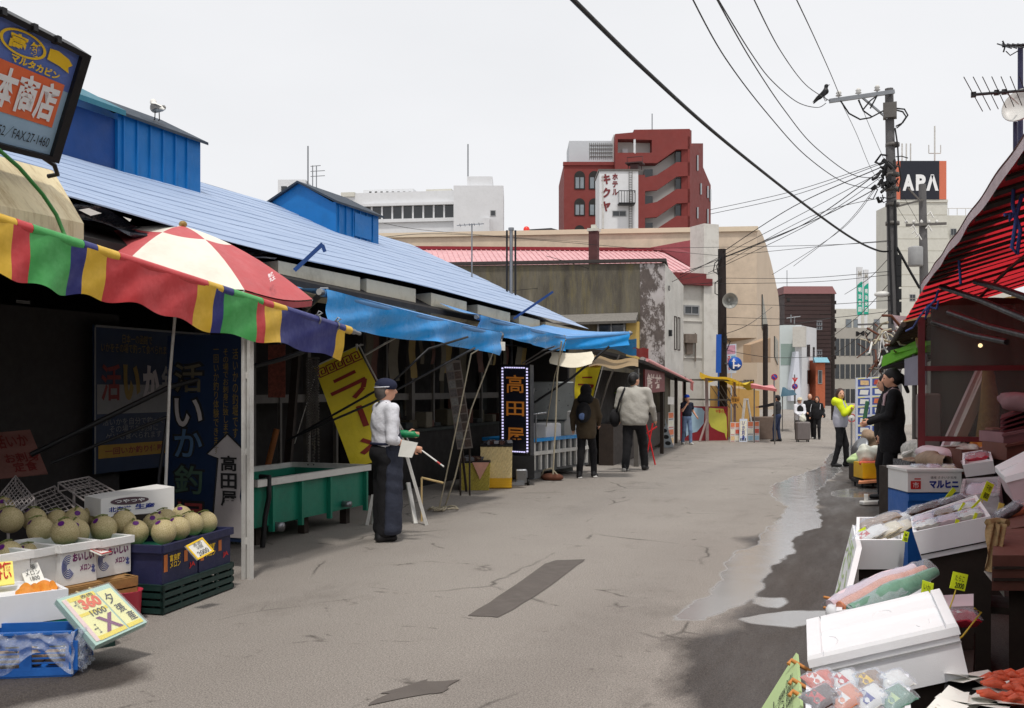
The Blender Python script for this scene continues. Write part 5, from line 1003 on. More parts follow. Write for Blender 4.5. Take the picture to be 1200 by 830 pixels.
b.tube([q+V((-.32,0,-.02)),q+V((.25,0,-.02))],.008,5);tag(b.build('tv_antenna',X['steel']),'small television antenna on a mast above the far part of the blue roof','antenna')
# red roofed building
rr=thing('red_roof_building','building with a faded red metal roof behind the stained concrete wall','building',XY(640,45)+UP*GB);b=MB()
ea,eb=W(430,322,41.2),W(824,322,41.2);ra,rb=W(430,296,49.4),W(775,291,50.1);rc2=W(824,300,46.4)
z0=(ea.z+eb.z)/2;ea.z=eb.z=z0;ra.z=rb.z=(ra.z+rb.z)/2
nst=60
for k in range(nst):
 t0,t1=k/nst,(k+1)/nst;a0,a1=ea.lerp(eb,t0),ea.lerp(eb,t1);c0,c1=ra.lerp(rb,t0),ra.lerp(rb,t1);b.slab([a0,a1,c1,c0],.04);b.bar(a0+UP*.02,c0+UP*.02,.035,.05)
b.build('roof',mat('roof_pink',c(212,164,166),.55,.1,2,dirt=.4,dcol=c(160,96,100)),rr)
b=MB();b.bar(ra+UP*.08,rb+UP*.08,.3,.16);b.build('ridge_cap',mat('ridge_red',c(130,30,40),.6,.15),rr)
b=MB();mz=rb.z;b.slab([W(758,291,50.2),W(824,303,47.9),W(824,279,48.7),W(800,283,49.4)],.2);b.slab([W(775,292,49.6),W(824,322,45.6),W(824,300,46.4),W(790,290,49.5)],.1);b.build('parapet',mat('parapet_maroon',c(124,50,56),.7,.15),rr)
b=MB();b.hexa([V((ea.x+.3,ea.y+.4,GB)),V((eb.x,eb.y+.4,GB)),V((rb.x,rb.y,GB)),V((ra.x,ra.y,GB)),V((ea.x+.3,ea.y+.4,z0-.05)),V((eb.x,eb.y+.4,z0-.05)),V((rb.x,rb.y,ra.z-.06)),V((ra.x,ra.y,ra.z-.06))]);b.build('wall',X['grey_wall'],rr)
b=MB();q0=W(696,312,41.8);q1=W(696,271,41.8);b.box((q0+q1)/2-UP*.3,(.36,.36,q1.z-q0.z+.6));b.build('chimney',mat('chimney_dark',c(84,50,50),.8,.25,3),rr);b=MB();b.box(q1+UP*.04,(.46,.46,.12));b.box(q1+UP*.16,(.2,.2,.2));b.build('chimney_cap',X['pale_concrete'],rr)
# grey white building with the tall pillar
gw=thing('grey_white_building','grey white building with a maroon cornice and tall pillar beside the wooden utility pole','building',XY(815,41)+UP*GB)
G1=Facade(XY(793,40.2).xy,XY(842,41).xy,GB,on(330,40.6));b=MB();G1.solid(b,4);b.build('wall',X['grey_wall'],gw)
b=MB();u=G1.uz(831,330)[0];b.slab(G1.q(-.2,on(335,40.6),u,on(327,40.6),.25),.35);b.slab(G1.q(-.2,on(327,40.6)+.003,u-.25,on(321,40.6),.18),.2);b.build('cornice',X['maroon'],gw)
b=MB();u0=G1.uz(823,330)[0];u1=G1.uz(840.5,330)[0];b.slab(G1.q(u0,GB,u1,on(262,40.6),.12),1.0);b.build('pillar',X['siding'],gw)
G1.window(gw,801,357.5,819,369.5,2)
b=MB();u0,z0=G1.uz(800,402);u1,z1=G1.uz(813,392);b.slab(G1.q(u0,z0,u1,z1,.25),.24);u0,z0=G1.uz(803,415);u1,z1=G1.uz(810,402);b.slab(G1.q(u0,z0,u1,z1,.12),.11);b.tube([G1.p(u0-.15,z0-.3,.08),G1.p(u0-.15,z1+.4,.08)],.03,6);b.tube([G1.p(u1+.15,z0-.3,.08),G1.p(u1+.15,z1+.4,.08)],.03,6);b.build('vent_duct',mat('duct_rust',c(120,108,98),.7,.25),gw)
for zz in(on(377,40.6),on(420,40.6)):b=MB();b.slab(G1.q(0,zz,G1.uz(823,370)[0]-.02,zz+.05,.04),.035);b.build('string_course',X['siding'],gw)
# beige multi storey with the long parking deck
bg_=thing('beige_building','big beige panelled building with a sloping street side behind the wooden utility pole','building',XY(870,50)+UP*GB)
BF=Facade(XY(420,52.4).xy,XY(887,50).xy,GB,9.52);ub=BF.uz(842,300)[0];b=MB();BF.solid(b,14,0,GB,9.52,0,ub)
BF.solid(b,12,0,on(396,50),9.52,ub,BF.L);BF.solid(b,12,0,GB,on(470,50),ub,BF.L,-.3);b.build('wall',X['beige_panel'],bg_)
b=MB();zs=on(396,50);u1=BF.L
b.add([BF.p(ub,zs),BF.p(u1,zs),BF.p(u1-.5,zs-.75,-1.2),BF.p(ub,zs-.75,-1.2)],[(3,2,1,0)]);b.build('soffit',mat('soffit_beige',c(168,140,112),.8,.08),bg_)
b=MB();BF.solid(b,1,0,on(472,50),zs-.7,ub,u1,-2.5);b.build('recess_wall',X['dark'],bg_)
b=MB();b.slab(BF.q(BF.uz(850,300)[0],GB,u1+.1,on(455,50),.35),.6);b.build('balcony_wall',mat('beige_pale',c(204,192,166),.75,.06,1),bg_)
b=MB();BF.solid(b,.3,0,9.38,9.62,-.2,BF.L+.05,.12);b.build('parapet_cap',mat('beige_cap',c(214,198,174),.7,.05,1),bg_)
bl=BF.B.x;prof=[WL(x,y,bl)for x,y in((887,268.5),(890.5,270),(894,276),(898,287),(903,305),(908,326),(912,345),(913.5,362),(913.5,480),(887,480))]
b=MB();b.prism(prof,V((-7,0,0)));b.build('street_side',X['beige'],bg_)
for q in(((892.5,345),(899,384),(899,400),(892.5,384)),((907,394),(911,400),(911,428),(907,418))):
 b=MB();b.prism([WL(x,y,bl)+V((.06,0,0))for x,y in q],V((-.055,0,0)));b.build('window',X['glass_dark'],bg_)
b=MB();b.slab([WL(880,425,bl+1.1),WL(903,425,bl+1.1),WL(903,396,bl+1.1),WL(880,404,bl+1.1)],.3);b.build('stair_soffit',X['soffit_beige'],bg_)
for k in range(7):b=MB();u=BF.uz(872+1.8*k,450)[0];b.box(BF.p(u,on(451,50),.05),(.05,.05,.5));b.build('rail_post',X['black_metal'],bg_)
pn=Panel(W(839,437,37.2),W(845,437,37.2),W(839.5,392,37.2));b=MB();pn.board(b,.03);b.box(V((pn.p(.5,0).x,pn.p(.5,0).y,(pn.p(.5,0).z+GB)/2)),(.05,.05,pn.p(.5,0).z-GB));tag(b.build('banner',X['sign_blue']),'narrow blue upright banner left of the wooden utility pole','banner')
pn=Panel(W(851,438,38.6),W(863,437,38.6),W(851,404,38.6));r=thing('poster_banner','pale blue and pink poster banner just right of the wooden utility pole','banner',V((pn.p(.5,0).x,pn.p(.5,0).y,GB)));b=MB();pn.board(b,.03);b.box(V((pn.p(.5,0).x,pn.p(.5,0).y+.03,(pn.p(.5,0).z+GB)/2)),(.05,.05,pn.p(.5,0).z-GB));b.build('board',mat('poster_pale',c(206,214,228),.6,.05),r)
b=MB();pn.patch(b,.1,.66,.9,.96);b.build('pink_picture',mat('pk',c(206,150,170),.6,.35,9),r);b=MB();pn.patch(b,.5,.1,.92,.6);b.build('blue_picture',mat('bk2',c(110,170,210),.6,.3,9),r);pn.text('函\n館',.12,.12,.4,.6,X['ink_red'],r,bold=.02)
# cars
def car(name,label,p,yaw,body_m,s=1.,group=None):
 R_=MR(yaw,3,'Z');r=thing(name,label,'car',p,group);T=lambda x,y,z:V(p)+R_@V((x*s,y*s,z*s))
 prof=[(-2.05,.35),(-2.1,.62),(-2.0,.86),(-1.75,.94),(-1.55,1.36),(-1.2,1.47),(.1,1.47),(.5,1.38),(1.0,.98),(1.75,.86),(2.0,.68),(2.05,.38)]
 b=MB();n_=len(prof);xs_=(-.83,-.78,.78,.83);vs=[]
 for k,x in enumerate((-.84,-.80,.80,.84)):
  for y,z in prof:nar=(1-.16*max(0,z-.9)/.5);i_=.0 if k in(1,2)else.05;vs.append(T(x*nar,y*(1-i_*.3),z-(i_ if z>1 else 0)))
 fs=[tuple(range(n_))[::-1],tuple(range(3*n_,4*n_))]+[(k*n_+i,k*n_+(i+1)%n_,(k+1)*n_+(i+1)%n_,(k+1)*n_+i)for k in range(3)for i in range(n_)]
 b.add(vs,fs,0,False);b.build('body',X[body_m],r)
 b=MB();w1,w2=.60,.70
 b.slab([T(w2*.93,-1.745,.97),T(-w2*.93,-1.745,.97),T(-w1,-1.59,1.34),T(w1,-1.59,1.34)][::1],-.012);b.build('rear_window',X['glass_dark'],r)
 b=MB();b.slab([T(-w2,.98,1.02),T(w2,.98,1.02),T(w1,.54,1.36),T(-w1,.54,1.36)],-.012);b.build('windscreen',X['glass_dark'],r)
 for sx in(-1,1):
  b=MB();q=[T(sx*.842,-1.45,.98),T(sx*.842,.85,.98),T(sx*.775,.42,1.36),T(sx*.775,-1.3,1.36)];b.slab(q if sx>0 else q[::-1],-.01);b.build('side_window',X['glass_dark'],r)
  b=MB();b.box(T(sx*.66,-2.05,.78),(.24*s,.12*s,.2*s),R_,0,.02);b.build('tail_light',X['light_red'],r)
  b=MB();b.box(T(sx*.62,1.93,.72),(.3*s,.14*s,.14*s),R_,0,.02);b.build('headlight',X['white_paint'],r)
  for y in(-1.3,1.28):
   b=MB();ax=R_@V((sx,0,0));b.lathe(T(sx*.70,y,.31),[(0,-.02*s),(.20*s,-.02*s),(.31*s,0),(.31*s,.14*s),(.2*s,.16*s),(0,.155*s)],16,0,ax);w_=b.build('wheel',X['rubber'],r)
   b=MB();b.lathe(T(sx*.70,y,.31),[(.18*s,.162*s),(.17*s,.17*s),(0,.168*s)],14,0,ax);b.build('rim',X['alu'],w_)
 b=MB();b.box(T(0,-2.1,.62),(.34*s,.03,.17*s),R_);b.build('number_plate',X['paper'],r);return r
dz=8.55;b=MB();BF.solid(b,13.8,0,dz-.2,dz,.2,BF.L-.2,-.05);b.build('parking_deck',X['pale_concrete'],bg_)
def on_deck(px,d):q=XY(px,d);return V((q.x,q.y,dz))
car('parked_car','dark parked car with a red tail light on the beige deck left of the hotel',on_deck(626,54),YAW+1.2,'car_dark');car('parked_car','pale silver parked car on the beige deck under the left wing of the red hotel',on_deck(669,54.5),YAW+1.57,'car_silver')
b=MB();p=W(617,269,51.6);b.lathe(p,[(.0,-.03),(.16,-.03),(.16,.03),(0,.03)],16,0,-FWD);b.tube([p-UP*.02,V((p.x,p.y,dz))],.04,6);tag(b.build('round_sign',X['light_red']),'round red disc sign standing at the edge of the beige deck by the dark car','sign')
# red brick hotel
ht=thing('brick_hotel','red brick hotel with stepped outdoor stairs and arched windows rising over the beige deck','building',XY(735,108)+UP*GB);DH=104.
H1=Facade(XY(661,DH+1.2).xy,XY(723,DH+1.2).xy,GB,on(191,DH+1.2));b=MB();H1.solid(b,12);H1.solid(b,.5,0,on(194,DH+1.2),on(190,DH+1.2),-.1,None,.15);b.build('left_wing',X['brick_red'],ht)
for px0,px1 in((673,685.5),(690,703)):
 for y0,y1,ya in((222,207,200.5),(253,239,232.5)):
  u0,z0=H1.uz(px0,y0);u1,z1=H1.uz(px1,y1);zt=H1.uz(px0,ya)[1];pts=[H1.p(u0,z0,.06),H1.p(u1,z0,.06)]+[H1.p((u0+u1)/2+(u1-u0)/2*cos(t),z1+(zt-z1)*sin(t),.06)for t in[pi*k/10 for k in range(11)]]
  b=MB();b.prism(pts,-H1.N*.05);w_=b.build('arched_window',X['dark'],ht);b=MB()
  for i in range(2):a0=u0+(u1-u0)*(.12+.44*i);a1=u0+(u1-u0)*(.46+.42*i);b.slab(H1.q(a0,z0+.1,a1,z1-.1,.09),.02)
  b.build('pane',X['glass_sky'],w_)
 u0,z0=H1.uz(px0,300);u1,z1=H1.uz(px1,271);zt=H1.uz(px0,264)[1];pts=[H1.p(u0,z0,.06),H1.p(u1,z0,.06)]+[H1.p((u0+u1)/2+(u1-u0)/2*cos(t),z1+(zt-z1)*sin(t),.06)for t in[pi*k/10 for k in range(11)]];b=MB();b.prism(pts,-H1.N*.05);b.build('arched_window',X['dark'],ht)
b=MB();H1.solid(b,5,0,on(188,DH+1.2),on(161,DH+1.2),H1.uz(668,170)[0],H1.uz(722,170)[0],-1.5);b.build('rooftop_screen',mat('mesh_grey',c(188,192,196),.6,.05,.6),ht)
b=MB()
for k in range(13):u=H1.uz(692+2.3*k,165)[0];b.slab(H1.q(u,on(180,DH),u+.05,on(160,DH),-1.44),.05)
for k in range(4):z=on(163+4.5*k,DH);b.slab(H1.q(H1.uz(692,170)[0],z,H1.uz(722,170)[0],z+.05,-1.42),.05)
b.build('screen_lattice',X['dull_alu'],ht)
H2=Facade(XY(721,DH).xy,XY(808.5,DH).xy,GB,on(152,DH));zt=on(152,DH);b=MB();H2.solid(b,11,0,GB,zt-.1,0,None,-1.6);b.build('stairwell_wall',mat('hotel_white',c(206,204,200),.7,.05,.5),ht)
def hp(px,py,off=0):u,z=H2.uz(px,py);return H2.p(u,z,off)
def band(pts,name='stair_parapet',m='brick_red',t=.3,off=0):b=MB();b.prism([hp(x,y,off)for x,y in pts][::-1],-H2.N*t);b.build(name,X[m],ht)
band([(721,157),(743,155),(743,163),(724,163),(724,179),(764,179),(764,164),(743,163.5),(743,152),(808.5,151),(808.5,175),(793,175),(770,191),(756,191),(743,192),(743,205),(721,205)],'upper_front',t=1.4)
for k in range(4):
 y=31.5*k
 band([(756,208+y),(770,205+y),(793,190+y),(808.5,190+y),(808.5,206+y),(793,207+y),(770,223+y),(756,224+y)],'stair_parapet',t=.35)
 b=MB();b.prism([hp(x,yy+y,-.6)for x,yy in((793,176),(808,176),(808,190),(793,190))][::-1],-H2.N*.9);b.build('landing_opening',X['glass_dark'],ht)
 b=MB();b.prism([hp(x,yy+y,-.6)for x,yy in((756,197),(766,197),(766,207),(756,207))][::-1],-H2.N*.9);b.build('landing_opening',X['glass_dark'],ht)
band([(721,205),(756,205),(756,300),(721,300)],'front_wall',t=1.4);band([(806,160),(808.5,160),(808.5,300),(806,300)],'corner_pier',t=1.5)
b=MB();b.prism([hp(x,y,-1.2)for x,y in((731,171),(737.5,171),(737.5,178),(731,178))][::-1],-H2.N*.3);b.build('door',X['white_bldg'],ht);b=MB();b.bar(hp(744,180,-.1),hp(744,163,-.1),.2,.2);b.build('pier',X['white_bldg'],ht)
hl=H2.B.x
for pts,nm in((((808.5,152),(810.5,153),(810.5,300),(808.5,300)),'side_wall'),(((812,168),(824,168),(824,300),(810.5,300),(810.5,172)),'side_tower'),(((824,196),(833,217),(833,300),(824,300)),'side_wing')):
 b=MB();b.prism([WL(x,y,hl)for x,y in pts],V((-.9,0,0)));b.build(nm,X['brick_red_side'],ht)
for x,y0,y1 in((816,182,200),(820,215,228),(828,218,232),(816,243,256),(828,245,262),(831,222,236)):
 b=MB();b.prism([WL(xx,yy,hl)+V((.1,0,0))for xx,yy in((x,y1),(x+1.6,y1),(x+1.6,y0),(x,y0))],V((-.09,0,0)));b.build('window',X['glass_dark'],ht)
b=MB();b.tube([hp(769,151,-3),hp(769,124,-3)],.06,6);b.build('mast',X['steel'],ht)
# white sign tower
tw_=thing('sign_tower','white tower block with maroon katakana reading hotel standing before the red brick hotel','building',XY(725,88)+UP*GB);T1=Facade(XY(702.5,88).xy,XY(748,88).xy,GB,on(200,88));b=MB();T1.solid(b,4.2);b.build('wall',X['white_bldg'],tw_)
b=MB();T1.solid(b,4.3,0,on(200.5,88),on(198.5,88),-.1,T1.L+.1,.1);b.build('roof_edge',X['dull_alu'],tw_)
def tch(ch,px0,py0,px1,py1):u0,z0=T1.uz(px0,py1);u1,z1=T1.uz(px1,py0);text(ch,T1.p(u0,z0),T1.U*(u1-u0),UP*(z1-z0),X['maroon'],tw_,'letter',.03,.05)
for i,ch in enumerate('キクヤ'):tch(ch,705,204+16*i,715.5,216+16*i)
for i,ch in enumerate('ホテル'):tch(ch,717.5,203.5+9*i,724,211+9*i)
T1.window(tw_,717.5,247,734,254,2)
b=MB();u0,z0=T1.uz(724,240);u1,z1=T1.uz(743,226)
for z in(z0,z1):b.tube([T1.p(u0,z,.05),T1.p(u0,z,.9),T1.p(u1,z,.9),T1.p(u1,z,.05)],.04,5)
for k in range(7):u=u0+(u1-u0)*k/6;b.tube([T1.p(u,z0,.9),T1.p(u,z1,.9)],.025,4)
b.slab(T1.q(u0,z0-.1,u1,z0,.9),.88);b.build('balcony',X['black_metal'],tw_)
b=MB()
for px in(737,740.5):u=T1.uz(px,230)[0];b.tube([T1.p(u,on(268,88),.15),T1.p(u,on(200,88),.15)],.03,4)
for k in range(24):z=on(268,88)+(on(200,88)-on(268,88))*k/24;b.tube([T1.p(T1.uz(737,230)[0],z,.15),T1.p(T1.uz(740.5,230)[0],z,.15)],.02,4)
b.build('ladder',X['dull_alu'],tw_);b=MB();b.tube([T1.p(T1.uz(706.5,230)[0],on(268,88),.1),T1.p(T1.uz(706.5,230)[0],on(240,88),.1)],.08,6);b.tube([T1.p(T1.uz(706.5,230)[0],on(240,88),.1),T1.p(T1.uz(706.5,230)[0],on(206,88),.1)],.05,6);b.build('downpipe',X['white_metal'],tw_)
b=MB();q=T1.p(T1.uz(745,200)[0],on(190,88),-.6);b.box(q,(1.5,1.2,.1))
for dx in(-.6,0,.6):b.box(q+V((dx,0,-.3)),(.06,.06,.6))
b.box(q+UP*-.35,(.7,.7,.5),None);b.tube([q+V((-.7,0,0)),q+V((-.7,0,.6)),q+V((.7,0,.6)),q+V((.7,0,0))],.04,5);b.build('rooftop_plant',mat('plant_dark',c(70,44,44),.7,.2),tw_)
ts=T1.B.x;b=MB();b.prism([WL(x,y,ts+.02)for x,y in((750,213),(757,213),(757,238),(750,238))],V((-.015,0,0)))if 0 else None
# white modern building on the left
wb=thing('white_office','white modern office building with a long ribbon window and a plain block tower','building',XY(500,120)+UP*GB);DB=118.
M1=Facade(XY(400,DB).xy,XY(536,DB-2).xy,GB,on(227,DB));b=MB();M1.solid(b,10);b.build('wall',X['white_bldg'],wb)
b=MB();u0,z0=M1.uz(424,258);u1,z1=M1.uz(533,240);b.slab(M1.q(u0,z0,u1,z1,.03),.025);g_=b.build('ribbon_window',X['glass_dark'],wb);b=MB()
for k in range(10):u=u0+(u1-u0)*k/9;b.slab(M1.q(u-.1,z0,u+.1,z1,.16),.12)
b.slab(M1.q(u0,z1,u1,z1+.3,.5),.46);b.slab(M1.q(u0,z0-.4,u1,z0,.3),.26);b.build('mullions',X['white_bldg'],g_)
b=MB();M1.solid(b,4,0,on(229,DB),on(219.5,DB),M1.uz(420,222)[0],M1.uz(479.5,222)[0],-2);b.build('rooftop_block',X['white_bldg'],wb)
for k in range(8):b=MB();u,z=M1.uz(427+6.7*k,222.5);b.slab(M1.q(u,z-.18,u+.28,z+.18,-1.97),.03);b.build('vent',X['dark'],wb)
b=MB();M1.solid(b,3,0,on(231,DB),on(226,DB),M1.uz(400,225)[0],M1.uz(416,225)[0],.0+.2);M1.solid(b,3,0,on(230,DB),on(224,DB),M1.uz(498,225)[0],M1.uz(528,225)[0],-.5);b.build('rooftop_unit',X['pale_concrete'],wb)
M2=Facade(XY(531.5,DB-4).xy,XY(590,DB-4).xy,GB,on(217.5,DB-4));b=MB();M2.solid(b,9);b.build('block_tower',X['white_bldg'],wb);b=MB();M2.solid(b,5,0,on(217.6,DB-4),on(205,DB-4),M2.uz(547,210)[0],M2.uz(577,210)[0],-.8);b.build('penthouse',X['white_bldg'],wb)
M2.window(wb,574.5,246.5,581,253.5,1,fw=.08);b=MB();b.tube([M2.p(M2.uz(547.5,210)[0],on(205,DB-4),-2),M2.p(M2.uz(547.5,210)[0],on(164,DB-4),-2)],.08,6);b.build('mast',X['steel'],wb)
b=MB();M2.solid(b,1,0,on(274,DB-4),on(257,DB-4),M2.uz(566,260)[0],M2.uz(574,260)[0],.9);b.build('roof_hatch',X['white_bldg'],wb)
M3=Facade(XY(325.5,130).xy,XY(368,130).xy,GB,on(210.5,130));wl=thing('far_block','pale grey block with masts just peeping over the nearer small blue monitor','building',XY(345,130)+UP*GB);b=MB();M3.solid(b,8,0,GB,on(210.5,130),0,M3.uz(358,210)[0]);M3.solid(b,6,0,GB,on(220,130),M3.uz(358,210)[0]+.01,M3.L);b.build('wall',X['white_bldg'],wl)
b=MB();u,z=M3.uz(329.5,221);b.slab(M3.q(u,z-.3,u+.75,z+.3,.04),.03);b.build('window',X['glass_dark'],wl)
b=MB();b.tube([M3.p(M3.uz(359,210)[0],on(222,130),-1),M3.p(M3.uz(359,210)[0],on(169,130),-1)],.1,6);b.build('mast',X['steel'],wl)
b=MB()
for px in(364.5,369):b.tube([M3.p(M3.uz(px,210)[0],on(224,130),-1),M3.p(M3.uz(px,210)[0],on(192,130),-1)],.07,5)
for py in(193,199,205):b.tube([M3.p(M3.uz(362,210)[0],on(py,130),-1),M3.p(M3.uz(379 if py>195 else 374,210)[0],on(py-1,130),-1)],.05,4)
b.build('antenna',X['steel'],wl)
# street end: brown block, white house, office, hotel tower on the right
br=thing('brown_block','tall dark brown clad building at the end of the street','building',XY(950,108)+UP*GB);K1=Facade(XY(919.5,108).xy,XY(978.5,108).xy,GB,on(344,108));b=MB();K1.solid(b,7);b.build('wall',X['brown_clad'],br)
b=MB();zA,zB=on(344.5,108),on(335,108);b.hexa([K1.p(-.15,zA,.15),K1.p(K1.L+.15,zA,.15),K1.p(K1.L+.15,zA,-7),K1.p(-.15,zA,-7),K1.p(.05,zB,-.5),K1.p(K1.L-.1,zB,-.5),K1.p(K1.L-.1,zB,-6),K1.p(.05,zB,-6)]);b.build('roof_cap',mat('cap_mauve',c(112,66,66),.6,.1),br)
b=MB()
for k in range(26):z=on(344,108)-.45*(k+1);b.slab(K1.q(.02,z,K1.L-.02,z+.10,.05),.048)
b.build('cladding_ribs',X['brown_clad'],br)
b=MB();u,z=K1.uz(922,350.5);b.slab(K1.q(u,z-.3,u+.35,z+.1,.05),.04);b.build('vent',X['dark'],br)
for py in(376,410):K1.window(br,957,py-.0,963.5,py+11,2,2,X['steel'],fw=.09)
b=MB();b.tube([K1.p(K1.L*.2,on(335,108),-3),K1.p(K1.L*.2,on(313,108),-3)],.04,5);b.build('mast',X['steel'],br)
gb=thing('pale_block','sliver of a pale grey block between the beige building and the brown one','building',XY(917,72)+UP*GB);K0=Facade(XY(911,120).xy,XY(921,120).xy,GB,on(349,120));b=MB();K0.solid(b,5);b.build('wall',X['grey_wall'],gb);b=MB()
for k in range(3):b.slab(K0.q(.05,on(360+9*k,120),K0.L-.05,on(357+9*k,120),.03),.025)
b.build('window_band',X['glass_sky'],gb)
wh=thing('white_house','white three storey house with a small gable and bay in front of the brown block','building',XY(935,48)+UP*GB);J1=Facade(XY(914,90).xy,XY(939.5,90).xy,GB,on(381,90));b=MB();J1.solid(b,6);b.build('front_wall',mat('house_grey',c(198,206,206),.7,.05,1),wh)
b=MB();jl=J1.B.x;b.prism([WL(x,y,jl+.02)for x,y in((939.5,381.5),(957,385),(957,490),(939.5,490))],V((-5,0,0)));b.build('street_wall',X['white_bldg'],wh)
for x0,y0,x1,y1 in((946,404,949.5,418),(946.5,434,950,450),(953,407,955,420),(953.5,438,955.5,452)):b=MB();b.prism([WL(x,y,jl+.06)for x,y in((x0,y1),(x1,y1),(x1,y0),(x0,y0))],V((-.035,0,0)));b.build('window',X['glass_dark'],wh)
b=MB();b.slab(J1.q(J1.uz(915,430)[0],on(428,90),J1.uz(935,430)[0],on(403,90),.02),.015);b.build('green_panel',mat('green_grey',c(140,158,152),.7,.08),wh)
b=MB();b.prism([W(x,y,88.6)for x,y in((927,470),(938,470),(938,455),(936,412),(933,412),(927,455))],FWD*1.2);b.build('gable_bay',mat('bay_lilac',c(206,210,220),.7,.04),wh)
b=MB();b.box(W(937,395,88.9),(1.1,1.,1.8));b.build('chimney',X['grey_wall'],wh)
b=MB();b.tube([W(927,378,90),W(927,369,90)],.06,5);b.tube([W(922,373,90),W(938,371,90)],.05,5);b.tube([W(931,380,90),W(931,372,90)],.05,5);b.build('antenna',X['steel'],wh)
rb2=thing('orange_brick_house','narrow orange brick shopfront between the white house and the dark lamp pole','building',XY(962,50)+UP*GB);J2=Facade(XY(956,96).xy,XY(967,96).xy,GB,on(422,96));b=MB();J2.solid(b,4);b.build('wall',mat('brick_orange',c(176,96,66),.8,.15,3),rb2);b=MB();b.hexa([J2.p(-.2,on(425,96),.5),J2.p(J2.L+.3,on(425,96),.5),J2.p(J2.L+.3,on(425,96),-.2),J2.p(-.2,on(425,96),-.2),J2.p(-.2,on(419,96),0),J2.p(J2.L+.2,on(419,96),0),J2.p(J2.L+.2,on(419,96),-.2),J2.p(-.2,on(419,96),-.2)]);b.build('roof',mat('roof_teal',c(120,170,186),.5,.1),rb2);J2.window(rb2,958.5,434,963.5,450,1,fw=.06)
og=thing('grey_office','grey office building with ribbon windows and a script logo at the street end','building',XY(1015,66)+UP*GB);O1=Facade(XY(977,128).xy,XY(1052,128).xy,GB,on(384.5,128));b=MB();O1.solid(b,9);b.build('wall',X['office_grey'],og)
for y0,y1 in((397,417),(427,444),(456,474)):
 b=MB();b.slab(O1.q(.1,on(y1,128),O1.L-.05,on(y0,128),.02),.015);g_=b.build('ribbon_window',X['glass_dark'],og);b=MB()
 for k in range(13):u=.1+(O1.L-.2)*k/12;b.slab(O1.q(u-.05,on(y1,128),u+.05,on(y0,128),.09),.068)
 b.build('mullions',X['office_grey'],g_)
u0,z0=O1.uz(1003,396);u1,z1=O1.uz(1021,388.5);text('My',O1.p(u0,z0),O1.U*(u1-u0)+UP*.15,UP*(z1-z0),X['ink'],og,'logo',.03,.02)
O2=Facade(XY(979,140).xy,XY(1046,140).xy,GB,on(362,140));ob=thing('cream_block','pale cream rooftop block with small windows rising behind the grey office','building',XY(1010,73)+UP*GB);b=MB();O2.solid(b,5);b.build('wall',X['pale_concrete'],ob)
for x in(991,1000,1024):O2.window(ob,x,374,x+7,384,1,fw=.08,gm=X['glass_sky'])
for k,(x0,x1,y0)in enumerate(((1004.5,1011,313),(1012.5,1018,316))):
 pn=Panel(W(x0,369,136),W(x1,369,136),W(x0,y0,136));r=thing('vertical_sign','tall teal and white upright rooftop sign over the grey office, %s one'%('left' if k==0 else 'right'),'sign',V((pn.p(.5,0).x,pn.p(.5,0).y,pn.p(.5,0).z-2.4)),'teal rooftop signs');b=MB();pn.board(b,.3);b.box(pn.p(.5,0,-.15)-UP*1.2,(.4,.3,2.4));b.build('board',X['white_bldg'],r)
 b=MB();pn.patch(b,.02,.0,.98,.62,.02);b.add([pn.p(u,v,.02)for u,v in((.02,.62),(.98,.62),(.98,.70),(.6,.68),(.2,.64))],[tuple(range(5))]);b.build('teal_field',X['sign_teal'],r);pn.text('M',.2,.80,.8,.92,X['office_grey'],r,bold=.02)
 for i,ch in enumerate('明治安田'):pn.text(ch,.22,.47-.135*i,.78,.57-.135*i,X['white_ink'],r,'letter',.03,.03)
ap=thing('hotel_tower','cream hotel tower topped by a black sign with orange ends behind the right utility poles','building',XY(1090,84)+UP*GB);P1=Facade(XY(1050,166).xy,XY(1110.5,166).xy,GB,on(236,166));b=MB();P1.solid(b,9);b.build('wall',X['pale_concrete'],ap)
P2=Facade(XY(1105,166).xy,XY(1185,166).xy,GB,on(252,166));b=MB();P2.solid(b,9,off=-.4);b.build('side_wing',X['pale_concrete'],ap);b=MB()
for k in range(9):u=P2.L*k/8;b.tube([P2.p(u,on(252,166),-1),P2.p(u,on(243,166),-1)],.05,4)
b.tube([P2.p(0,on(243,166),-1),P2.p(P2.L,on(243,166),-1)],.06,5);b.build('railing',X['white_metal'],ap)
b=MB();zA,zB=on(234,166),on(189,166);u0=P1.uz(1050.5,210)[0];uA=P1.uz(1054.5,210)[0];uB=P1.uz(1100,210)[0];uC=P1.uz(1108.5,210)[0];b.slab(P1.q(uA,zA,uB,zB,.3),4);sb=b.build('black_sign',X['sign_black'],ap)
for a_,e_ in((u0,uA-.01),(uB+.01,uC)):b=MB();b.slab(P1.q(a_,zA,e_,zB,.25),4);b.build('orange_end',X['sign_orange'],ap)
b=MB();b.slab(P1.q(u0,zA-.45,P1.L,zA-.02,.2),4);b.build('ledge',X['pale_concrete'],ap)
for ch,x0,x1 in(('A',1057,1070.5),('P',1072.5,1084),('Λ',1084.5,1099)):
 a0,z0=P1.uz(x0,224);a1,z1=P1.uz(x1,205);text(ch,P1.p(a0,z0),P1.U*(a1-a0),UP*(z1-z0),X['white_ink'],ap,'letter',.34,.05)
P1.window(ap,1066,292,1080,312,1,fw=.12);
for x,y in((1114,268),(1066,345),(1085,345)):(P2 if x==1114 else P1).window(ap,x,y,x+7,y+8,2,fw=.08)
b=MB()
for k in range(8):z=on(252+14*k,166);b.slab(P1.q(0,z,P1.L,z+.06,.03),.028)
b.build('panel_joint',mat('joint',c(176,172,158),.8),ap)
